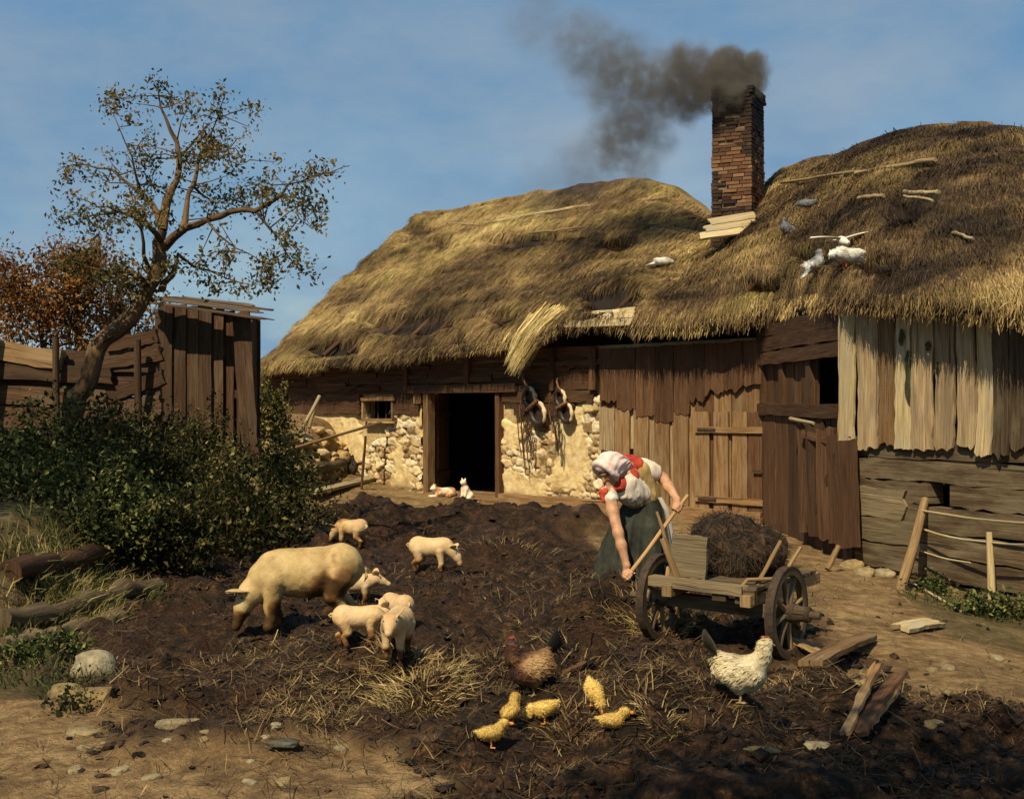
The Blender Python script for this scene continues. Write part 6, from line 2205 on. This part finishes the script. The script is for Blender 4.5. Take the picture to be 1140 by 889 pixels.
    # clothing
    def cloth(name, prims, mat, res=.008, kk=.04, fold=.006, ff=16, st=(1, 1, 1)):
        V, Q = skin(prims, res, kk, 2)
        N = vnormals(V, Q)
        if fold == 'scarf':
            q = V - hc
            r_, f_, u_ = q @ rt, q @ f, q @ u
            a_ = np.arctan2(u_ + .10, r_ + 1e-6)
            w_ = np.sin(a_ * 15 + 12 * f_ + 2.0 * vnoise(r_ * 14, f_ * 10, u_ * 14)) * .0042 + .003 * np.sin(a_ * 27 - 30 * f_)
            V = V + N * (w_ * sst((.07 - f_) / .1))[:, None]
        else:
          V = V + N * (fold * (1 - np.abs(vnoise(V[:, 0] * ff * st[0] + V[:, 2] * 6, V[:, 1] * ff * st[1], V[:, 2] * ff * st[2] * .5)) * 2))[:, None]
        m = MB().raw(V, Q, None, .5, 0, 0, True)
        return obj(name, m, mat, root)
    linen = M_noise('white_linen', [(.3, (.44, .35, .25)), (.5, (.58, .49, .37)), (.7, (.68, .60, .48))], 12, 5, .4, 120, .003, .85, .15)
    pale = M_noise('pale_pink_cotton', [(.3, (.50, .34, .27)), (.5, (.66, .48, .40)), (.7, (.75, .59, .50))], 10, 5, .4, 120, .003, .85, .15)
    red = M_noise('red_cotton', [(.3, (.24, .025, .014)), (.55, (.38, .045, .022)), (.75, (.48, .09, .04))], 12, 5, .4, 110, .003, .8, .15)
    ochre = M_noise('ochre_bodice_cloth', [(.3, (.22, .14, .045)), (.6, (.36, .25, .09)), (.8, (.46, .35, .16))], 16, 5, .4, 120, .003, .85, .15)
    green = M_noise('dark_green_wool', [(.3, (.010, .011, .008)), (.55, (.034, .036, .026)), (.8, (.080, .078, .055))], 5, 8, .5, 110, .003, .9, .12)
    mid = shL * .52 + elL * .48
    midR = shR * .62 + elR * .38
    cloth('blouse', [cone(shL, mid, .072, .068), ell(mid * .75 + shL * .25, (.075, .07, .07)), cone(shR, shR * .8 + elR * .2, .066, .060), cone(shR * .75 + shL * .25, W(700, 548, -.10), .085, .10), cone(W(696, 537, -.12), W(709, 550, -.03), .110, .114), ell(W(692, 549, -.16), (.062, .06, .05)), ell(W(704, 551, -.11), (.065, .06, .048))], linen, .008, .03, .007, 26)
    cloth('bodice', [cone(W(712, 527, .01), W(719, 552, .05), .104, .116), cone(W(705, 551, -.05), W(718, 555, .03), .106, .117), cone(W(714, 520, -.01), W(706, 536, -.10), .045, .05)], ochre, .008, .03, .004, 30)
    cloth('neckerchief', [cone(W(688, 535, -.17), W(709, 517, .0), .062, .060), cone(W(686, 522, -.08), W(703, 514, .03), .055, .055), cone(W(673, 545, -.24), W(686, 538, -.19), .036, .05), cone(W(666, 546, -.25), W(669, 555, -.26), .020, .012), cone(W(686, 541, -.21), W(702, 530, -.14), .045, .055), cone(W(697, 512, -.04), W(710, 522, -.02), .05, .055)], red, .007, .03, .008, 26)
    ring = []
    for i in range(17):
        a = R(-150 + 300 * i / 16) + R(90)
        ring.append(hd(.090 * math.cos(a), .060 - .03 * max(0, -math.sin(a)), .018 + .108 * math.sin(a)))
    cloth('headscarf', [ell(hd(0, -.03, .022), (.102, .098, .116), HM), ell(hd(0, .02, .07), (.088, .08, .062), HM), cone(hd(0, -.09, .0), hd(0, -.13, -.07), .075, .05), cone(hd(0, -.11, -.03), W(700, 520, -.06), .06, .045)] + chain(ring, [.016] * 17, .03), pale, .006, .03, 'scarf')
    # skirt
    prof = [(.925, .070, .035, .120, .115), (.86, .085, .045, .145, .135), (.78, .085, .055, .185, .17), (.66, .060, .05, .225, .20), (.50, .035, .04, .262, .235), (.32, .012, .02, .292, .265), (.16, .0, .01, .312, .285), (.10, .0, .0, .318, .29)]
    zs = np.linspace(.925, .10, 40)
    pf = np.array(prof)[::-1]
    sk = []
    th = np.linspace(0, 2 * np.pi, 140, endpoint=False)
    for z in zs:
        x, y, rx, ry = [np.interp(z, pf[:, 0], pf[:, i]) for i in (1, 2, 3, 4)]
        g = sst((.93 - z) / .5)
        fo = 1 + g * (.03 * (1 - np.abs(np.sin(7 * th + 1.4 * np.sin(3 * th) + z))) * 2 - .03 + .11 * np.sin(9 * th + 2.6 * np.sin(2 * th) + z * 2.0) + .045 * np.sin(17 * th + 1.0 + z * 4 + 1.5 * np.sin(3 * th))) + .012 * np.sin(40 * th) * (1 - g)
        sk.append(np.stack([x + rx * fo * np.cos(th), y + ry * fo * np.sin(th), z + 0 * th + .012 * np.sin(5 * th) * g], 1))
    m = MB().grid(np.array(sk), 0, True, 0, .5, closed_u=True)
    inner = [r_ * np.array((.97, .97, 1)) for r_ in sk[::-1]]
    m.grid(np.array([sk[-1], inner[0]] + inner[1:8]), 0, True, 0, .5, closed_u=True)
    obj('skirt', m, green, root)
    ap = []
    for j in range(24):
        z = .88 - .46 * j / 23
        x, y, rx, ry = [np.interp(z, pf[:, 0], pf[:, i]) for i in (1, 2, 3, 4)]
        row = []
        for i in range(15):
            a = R(-38 + 66 * i / 14)
            o = 1.10 + .05 * math.sin(9 * a + z * 4) + .10 * (j / 23) ** 2
            row.append((x + rx * o * math.cos(a), y + ry * o * math.sin(a), z))
        ap.append(row)
    ap = np.array(ap)
    m = MB().grid(ap, 0, True).grid(ap * np.array((.985, .985, 1)), 0, True, flip=True)
    obj('apron', m, linen, root)
    # fork
    fk = thing('dung_fork', 'long wooden dung fork held in both hands of the woman', 'fork', foot)
    hdl = MB()
    e0 = top + ax * .05
    pts = [e0 + (bot - e0) * (i / 10) + np.array((0, 0, .006 * math.sin(i))) for i in range(11)]
    hdl.tube([tuple(p) for p in pts], [.016 + .003 * (i / 10) for i in range(11)], 9)
    obj('handle', hdl, WOOD_TOOL, fk)
    sd = np.cross(ax, (0, 0, 1.0))
    sd /= np.linalg.norm(sd)
    tn = MB()
    tn.tube([tuple(bot + ax * .03), tuple(bot - ax * .03)], [.022, .022], 8)
    tn.tube([tuple(bot - ax * .03 - sd * .09), tuple(bot - ax * .03 + sd * .09)], [.009] * 2, 6)
    for q in (-.09, -.03, .03, .09):
        tn.tube([tuple(bot - ax * .03 + sd * q), tuple(bot - ax * .12 + sd * q + np.array((0, 0, .02))), tuple(bot - ax * .24 + sd * q + np.array((0, 0, .06)))], [.008, .007, .003], 6)
    obj('tines', tn, IRON, fk)
build_woman()

# ------------------------------------------------------------------ dung cart
def build_cart():
    ax = np.array((.82, -.57, 0))
    t = np.array((.57, .82, 0))
    zup = np.array((0, 0, 1.0))
    RW = np.array(gpt(876, 729))
    RAD = .275
    c = RW + zup * (RAD - .02)
    lc = c - ax * .88 + zup * .02
    mid = (c + lc) / 2
    root = thing('dung_cart', 'old two wheeled wooden hand cart with a tail board and stakes', 'cart', (mid[0], mid[1], RW[2]))
    def wheel(cen, out):
        e = lambda a, r, o: cen + (t * math.cos(a) + zup * math.sin(a)) * r + ax * o
        w = MB()
        P = []
        nseg = 48
        for i in range(nseg):
            a = 2 * math.pi * i / nseg
            P.append([e(a, RAD, -.026), e(a, RAD, .026), e(a, RAD - .045, .024), e(a, RAD - .045, -.024), e(a, RAD, -.026)])
        P.append(P[0])
        uvs = np.array([[(j * .05, i / nseg * 1.7) for j in range(5)] for i in range(nseg + 1)])
        w.grid(np.array(P), 0, False, 0, random.random(), uvs)
        wo = obj('wheel', w, WOOD_LOG, root, True)
        ty = MB()
        P = []
        for i in range(nseg):
            a = 2 * math.pi * i / nseg
            P.append([e(a, RAD + .001, -.027), e(a, RAD + .010, -.027), e(a, RAD + .010, .027), e(a, RAD + .001, .027)])
        P.append(P[0])
        ty.grid(np.array(P), 0, False)
        obj('tyre', ty, IRON, wo, True)
        hb = MB()
        hb.tube([tuple(cen + ax * o * out) for o in (-.08, -.05, .0, .06, .10, .15)], [.045, .056, .062, .055, .047, .042], 16)
        hb.tube([tuple(cen + ax * o * out) for o in (.15, .215)], [.024, .022], 10)
        obj('hub', hb, WOOD_LOG, wo, True)
        bd = MB()
        for o in (.045, .135):
            bd.tube([tuple(cen + ax * (o - .012) * out), tuple(cen + ax * (o + .012) * out)], [.061 if o < .1 else .050] * 2, 16)
        obj('hub_band', bd, IRON, wo, True)
        for i in range(8):
            a = 2 * math.pi * i / 8 + .25
            s = MB().tube([tuple(e(a, .05, .005)), tuple(e(a, .14, 0)), tuple(e(a, RAD - .03, 0))], [.019, .015, .017], 7, flat=1.0)
            obj('spoke', s, WOOD_LOG if i % 3 else WOOD_STICK, wo, True)
    wheel(c, 1)
    wheel(lc, -1)
    bar = MB().bar(lc + ax * .02, c - ax * .02, .075, .085, zup)
    obj('axle', bar, WOOD_LOG, root, True)
    z0 = .10
    L = lc + ax * .16
    Rr = c - ax * .18
    for q, nm in ((L, 0), (Rr, 1)):
        obj('side_rail', MB().plank(q - t * .22 + zup * (z0 - .02), q + t * .95 + zup * (z0 - .0), .07, .07, zup, .01, .02, .004), WOOD_STICK, root, True)
    bed = MB()
    for i in range(8):
        o = -.10 + i * .125
        bed.plank(L - ax * .05 + t * o + zup * (z0 + .05), Rr + ax * .05 + t * o + zup * (z0 + .05), .118, .022, zup, .03, .03, .004)
    obj('bed', bed, WOOD_LOG, root, True)
    cb = MB().plank(L - ax * .14 - t * .16 + zup * (z0 + .035), Rr - ax * .02 - t * .16 + zup * (z0 + .035), .095, .06, zup, .02, .02, .006)
    obj('cross_bar', cb, WOOD_MID, root, True)
    blk = MB().box(tuple(L + ax * .35 - t * .165 + zup * (z0 - .02)), (.09, .05, .07), np.stack([ax, t, zup], 1))
    blk.box(tuple(Rr - ax * .02 - t * .13 + zup * (z0 + .0)), (.13, .10, .09), np.stack([ax, t, zup], 1))
    obj('bracket', blk, WOOD_LOG, root, True)
    # tail board, set upright across the front left of the bed
    b0 = L - ax * .02 - t * .10
    tb = MB().plank(b0 + ax * .0 + zup * (z0 + .20), b0 + ax * .25 + zup * (z0 + .19), .27, .025, -t, .01, .01, .006, 4, 8)
    obj('tail_board', tb, WOOD_MID, root, True)
    br = MB().bar(b0 - ax * .06 - t * .01 + zup * (z0 + .30), b0 + ax * .07 - t * .04 + zup * (z0 + .03), .035, .03, t)
    br.bar(lc + ax * .07 + zup * (.20), b0 - ax * .03 + zup * (z0 + .02), .03, .03, t)
    obj('brace', br, WOOD_STICK, root, True)
    def st(name, a, b, r0, r1, mat=WOOD_STICK, m=None):
        pts = [a, (a + b) / 2 + np.array((.006, 0, .004)) if m is None else m, b]
        obj(name, MB().tube([tuple(p) for p in pts], [r0, (r0 + r1) / 2, r1], 7, rough=.06), mat, root, True)
    def pic(px, py, d):
        return np.array(at(px, py, d))
    dR = Rr[1]
    st('stake', pic(835, 664, dR - .05), pic(869, 602, dR + .15), .016, .012)
    st('stake', pic(858, 662, dR + .10), pic(891, 609, dR + .30), .017, .012)
    st('stake', b0 + zup * (z0 + .25) - ax * .04, pic(731, 569, b0[1] + .05), .014, .010)
    st('hoop', pic(818, 662, dR - .08), pic(860, 644, dR + .02), .013, .013, WOOD_STICK, pic(832, 645, dR - .05))
    # shaft going away to the right of the load
    # the load
    lo = (L + Rr) / 2 + t * .34 - ax * .06 + zup * (z0 + .06)
    pr = [ell((0, 0, .12), (.32, .24, .20)), ell((-.10, 0, .22), (.20, .18, .17)), ell((.14, .04, .16), (.20, .18, .14)), ell((-.2, -.03, .06), (.15, .15, .11)), ell((.0, -.02, .28), (.14, .13, .10))]
    m, V, Q = body(pr, .016, .06, None, .03, 9)
    V2 = V
    fuzz(m, V2, Q, 2200, .075, (.2, -.1, -.7), .6, .0018, 1, lambda P: np.clip(-.05 + .34 * RNG.random(len(P)) ** 2, 0, 1), None, .9)
    obj('dung_load', m, [CLOD, STRAW], label='dark strawy heap of dung piled on the cart bed', cat='dung heap', loc=tuple(lo), rotz=math.atan2(ax[1], ax[0]))
build_cart()

# ------------------------------------------------------------------ pole fence, loose boards, broken gate, harness
def build_right():
    b1 = gpt(997, 656)
    root = thing('pole_fence', 'rickety pole fence leaning against the log wall at the right edge', 'fence', b1)
    t1 = rw(1030, 556, .10)
    p0 = Vector((b1.x, b1.y, b1.z - .15))
    obj('post', MB().tube([p0, p0.lerp(t1, .5) + Vector((.01, 0, 0)), t1], [.055, .05, .042], 9, rough=.07), WOOD_STICK, root, True, label='stout leaning post')
    b2 = gpt(1105, 671)
    t2 = at(1101, 592, b2.y + .05)
    obj('post', MB().tube([(b2.x, b2.y, b2.z - .15), tuple((b2 + t2) / 2), tuple(t2)], [.042, .036, .028], 9, rough=.07), WOOD_PALE, root, True)
    for a, b, da, db, r in (((1026, 568), (1190, 584), .24, .30, .013), ((1020, 586), (1100, 603), .22, .35, .011), ((1100, 603), (1200, 602), .35, .32, .010), ((1012, 607), (1080, 626), .2, .3, .009)):
        A, B = rw(a[0], a[1], da), rw(b[0], b[1], db)
        pts = [A.lerp(B, i / 6) + Vector((0, 0, -.03 * math.sin(math.pi * i / 6))) for i in range(7)]
        obj('rail', MB().tube(pts, [r] * 7, 7, rough=.08), WOOD_PALE, root, True)
    def gb(name, label, cat, a, b, w, t, mat, lift=.02, tilt=(0, 0, 1), group=None, liftb=None, rag=.05):
        A, B = onground(*a, lift), onground(*b, lift if liftb is None else liftb)
        board(name, label, cat, A, B, w, t, tilt, mat, group, rag)
    G = 'loose boards on the yard'
    gb('plank', 'light brown plank lying askew right of the cart wheel', 'plank', (903, 746), (966, 714), .13, .03, WOOD_BARN, .035, (-.2, -.3, 1), G)
    gb('plank', 'dark short plank half under the cart wheel side of the yard', 'plank', (886, 719), (926, 737), .10, .03, WOOD_STICK, .03, (0, 0, 1), G)
    gb('plank', 'silvery pale board stub lying on the path', 'plank', (1003, 704), (1044, 697), .14, .03, WOOD_PALE, .03, (0, -.3, 1), G, rag=.09)
    gb('plank', 'reddish splintered board stuck in the mud at lower right', 'plank', (955, 822), (1000, 772), .10, .02, WOOD_RED, .02, (-.5, -.1, 1), G, .10, .12)
    gb('plank', 'narrow tan splinter board in front of the reddish one', 'plank', (940, 824), (976, 768), .042, .02, WOOD_BARN, .03, (-.3, -.1, 1), G, .13, .1)
    gb('plank', 'thin upright sliver beside the reddish board', 'plank', (966, 820), (1000, 788), .03, .02, WOOD_STICK, .04, (-.3, -.1, 1), G, .10, .1)
    A = onground(1070, 682, .015)
    B = onground(1008, 648, .03)
    log('stick', 'thin pale stick lying in the grass by the fence', 'stick', A, B, .012, WOOD_PALE, None, 6)
    A = onground(921, 636, .02)
    log('stick', 'short thick stick propped against the broken gate', 'stick', A, A + Vector((.14, .10, .22)), .03, WOOD_STICK, None, 7)
    gb('plank', 'small brown sliver of wood on the dung between hen and woman', 'plank', (630, 757), (657, 742), .03, .015, WOOD_RED, .04, (0, 0, 1), G)
    # broken gate leaning in front of the loft side wall
    gt = thing('broken_gate', 'broken gate of upright brown boards sagging at the barn corner', 'gate', Vector((3.6, 14.0, 0)))
    xs = [897, 908, 919, 930, 941, 953]
    for i in range(5):
        a = (xs[i] + xs[i + 1]) / 2
        f = i / 4
        dd = 15.0 - 1.55 * f
        top = at(a - 6, 468 + 22 * f + random.uniform(-3, 3), dd)
        bt = at(a - 3 + 2 * f, 592 + 18 * f, dd - .15)
        wv = (at(xs[i + 1], 500, dd - .19) - at(xs[i], 500, dd + .19)).length
        m = MB().plank(bt, top, wv * .97, .03, (-.95, -.3, .1), .04, .04, .008, 4, 10, warp=.02)
        obj('board', m, WOOD_RED if i > 1 else WOOD_DARK, gt, True)
    obj('brace', MB().plank(at(900, 590, 14.8), at(938, 492, 13.6), .10, .035, (-.95, -.3, .1), .02, .02, .006), WOOD_DARK, gt, True)
    obj('ledge', MB().plank(at(893, 482, 14.95), at(952, 497, 13.3), .10, .035, (-.95, -.3, .1), .03, .03, .006), WOOD_RED, gt, True)
    obj('latch_stick', MB().tube([at(880, 466, 15.3), at(906, 471, 14.6)], [.025, .02], 7, rough=.1), WOOD_PALE, gt, True)

def build_harness():
    leather = M_noise('black_leather', [(.3, (.012, .008, .006)), (.6, (.035, .02, .012)), (.8, (.08, .045, .025))], 14, 6, .4, 60, .005, .5, .4)
    cream = M_noise('cream_padding', [(.3, (.30, .2, .09)), (.5, (.55, .43, .25)), (.75, (.68, .57, .38))], 16, 5, .4, 70, .005, .8)
    brown = M_noise('brown_strap', [(.3, (.10, .045, .018)), (.7, (.25, .12, .05))], 20, 5, .4, rough=.6)
    G = 'horse collars on the house wall'
    def collar(label, px, py, S, tilt, pxt, pyt):
        c = mw(px, py, .17)
        root = thing('horse_collar', label, 'horse collar', c, 0, G)
        ex, ez, ey = np.array((*(-WU), 0)), np.array((0, 0, 1.0)), np.array((*WN, 0))
        ca, sa = math.cos(R(tilt)), math.sin(R(tilt))
        A, B = ex * ca + ez * sa, -ex * sa + ez * ca
        def pear(a, g=1.0, o=0.0):
            x = (.17 + .05 * -math.sin(a)) * math.cos(a) * g
            z = .34 * math.sin(a) * g
            return (A * x + B * z) * S + ey * o
        def lobe(cz, cx, rx, rz, a, o=0.0):
            return (A * (cx + rx * math.cos(a)) + B * (cz + rz * math.sin(a))) * S + ey * o
        th = [2 * math.pi * i / 24 for i in range(25)]
        for cz, cx, rx, rz in ((.17, -.02, .115, .15), (-.15, .03, .135, .17)):      # the two stuffed halves round a dark hollow
            obj('pad', MB().tube([tuple(lobe(cz, cx, rx, rz, a)) for a in th], [.048 * S] * 25, 10, cap=False), leather, root)
            hol = MB().raw([tuple(lobe(cz, cx, 0, 0, 0, -.02))] + [tuple(lobe(cz, cx, rx, rz, a, -.02)) for a in th[:-1]], [(0, 1 + i, 1 + (i + 1) % 24) for i in range(24)], None, .1)
            obj('hollow', hol, leather, root)
            rim = MB().tube([tuple(lobe(cz, cx, rx * 1.30, rz * 1.2, R(-70 + 125 * i / 14), .02)) for i in range(15)], [(.010 + .026 * math.sin(math.pi * i / 14) ** .6 * (1 + .3 * math.sin(i * 1.3))) * S for i in range(15)], 8, rough=.10)
            obj('lining', rim, cream, root)
        hame = MB().tube([tuple(pear(R(40 + 40 * i / 6), 1.0 + .10 * i / 6, .02)) for i in range(7)] + [tuple(pear(R(90), 1.45, .0)), tuple(pear(R(96), 1.75, -.05))], [.022 * S] * 7 + [.024 * S, .018 * S], 8, rough=.08)
        obj('hame', hame, brown, root)
        mid = MB().tube([tuple((A * -.15 + B * .01) * S + ey * .03), tuple((A * .0 + B * -.0) * S + ey * .06), tuple((A * .17 + B * .02) * S + ey * .04)], [.03 * S, .04 * S, .03 * S], 9)
        obj('bolster', mid, brown, root)
        for i in range(6):
            s0 = pear(R(120 + 20 * i), 1.05, .05)
            ln = random.uniform(.45, .95) * S
            sw = random.uniform(-.06, .06)
            m = MB()
            pts = [s0, s0 - ez * ln * .35 + ex * (sw - .05) + ey * .04, s0 - ez * ln * .7 + ex * sw * 1.5 + ey * .03, s0 - ez * ln + ex * sw]
            m.tube([tuple(p) for p in pts], [.018 * S] * 4, 6, flat=.4)
            obj('strap', m, leather if i % 2 else brown, root)
        for i in range(2):
            s0 = pear(R(205 + 25 * i), 1.0, .07)
            m = MB()
            for j in range(13):
                q = s0 - ez * (.045 * j) + ex * .01 * math.sin(j)
                rr = [(q + (ex if j % 2 else ey) * (.014 * math.cos(x)) + ez * (.030 * math.sin(x))) for x in np.linspace(0, 2 * np.pi, 9)]
                m.tube([tuple(p) for p in rr], [.006] * 9, 5, cap=False)
            obj('chain', m, IRON, root)
    collar('larger horse collar with white padding, black hollow and straps nearer the doorway', 594, 452, 1.05, 28, 578, 426)
    collar('narrower horse collar with a tall brown hame hanging right of the larger one', 627, 452, .86, 20, 615, 415)
    bun = mw(603, 495, .12)
build_right()
build_harness()
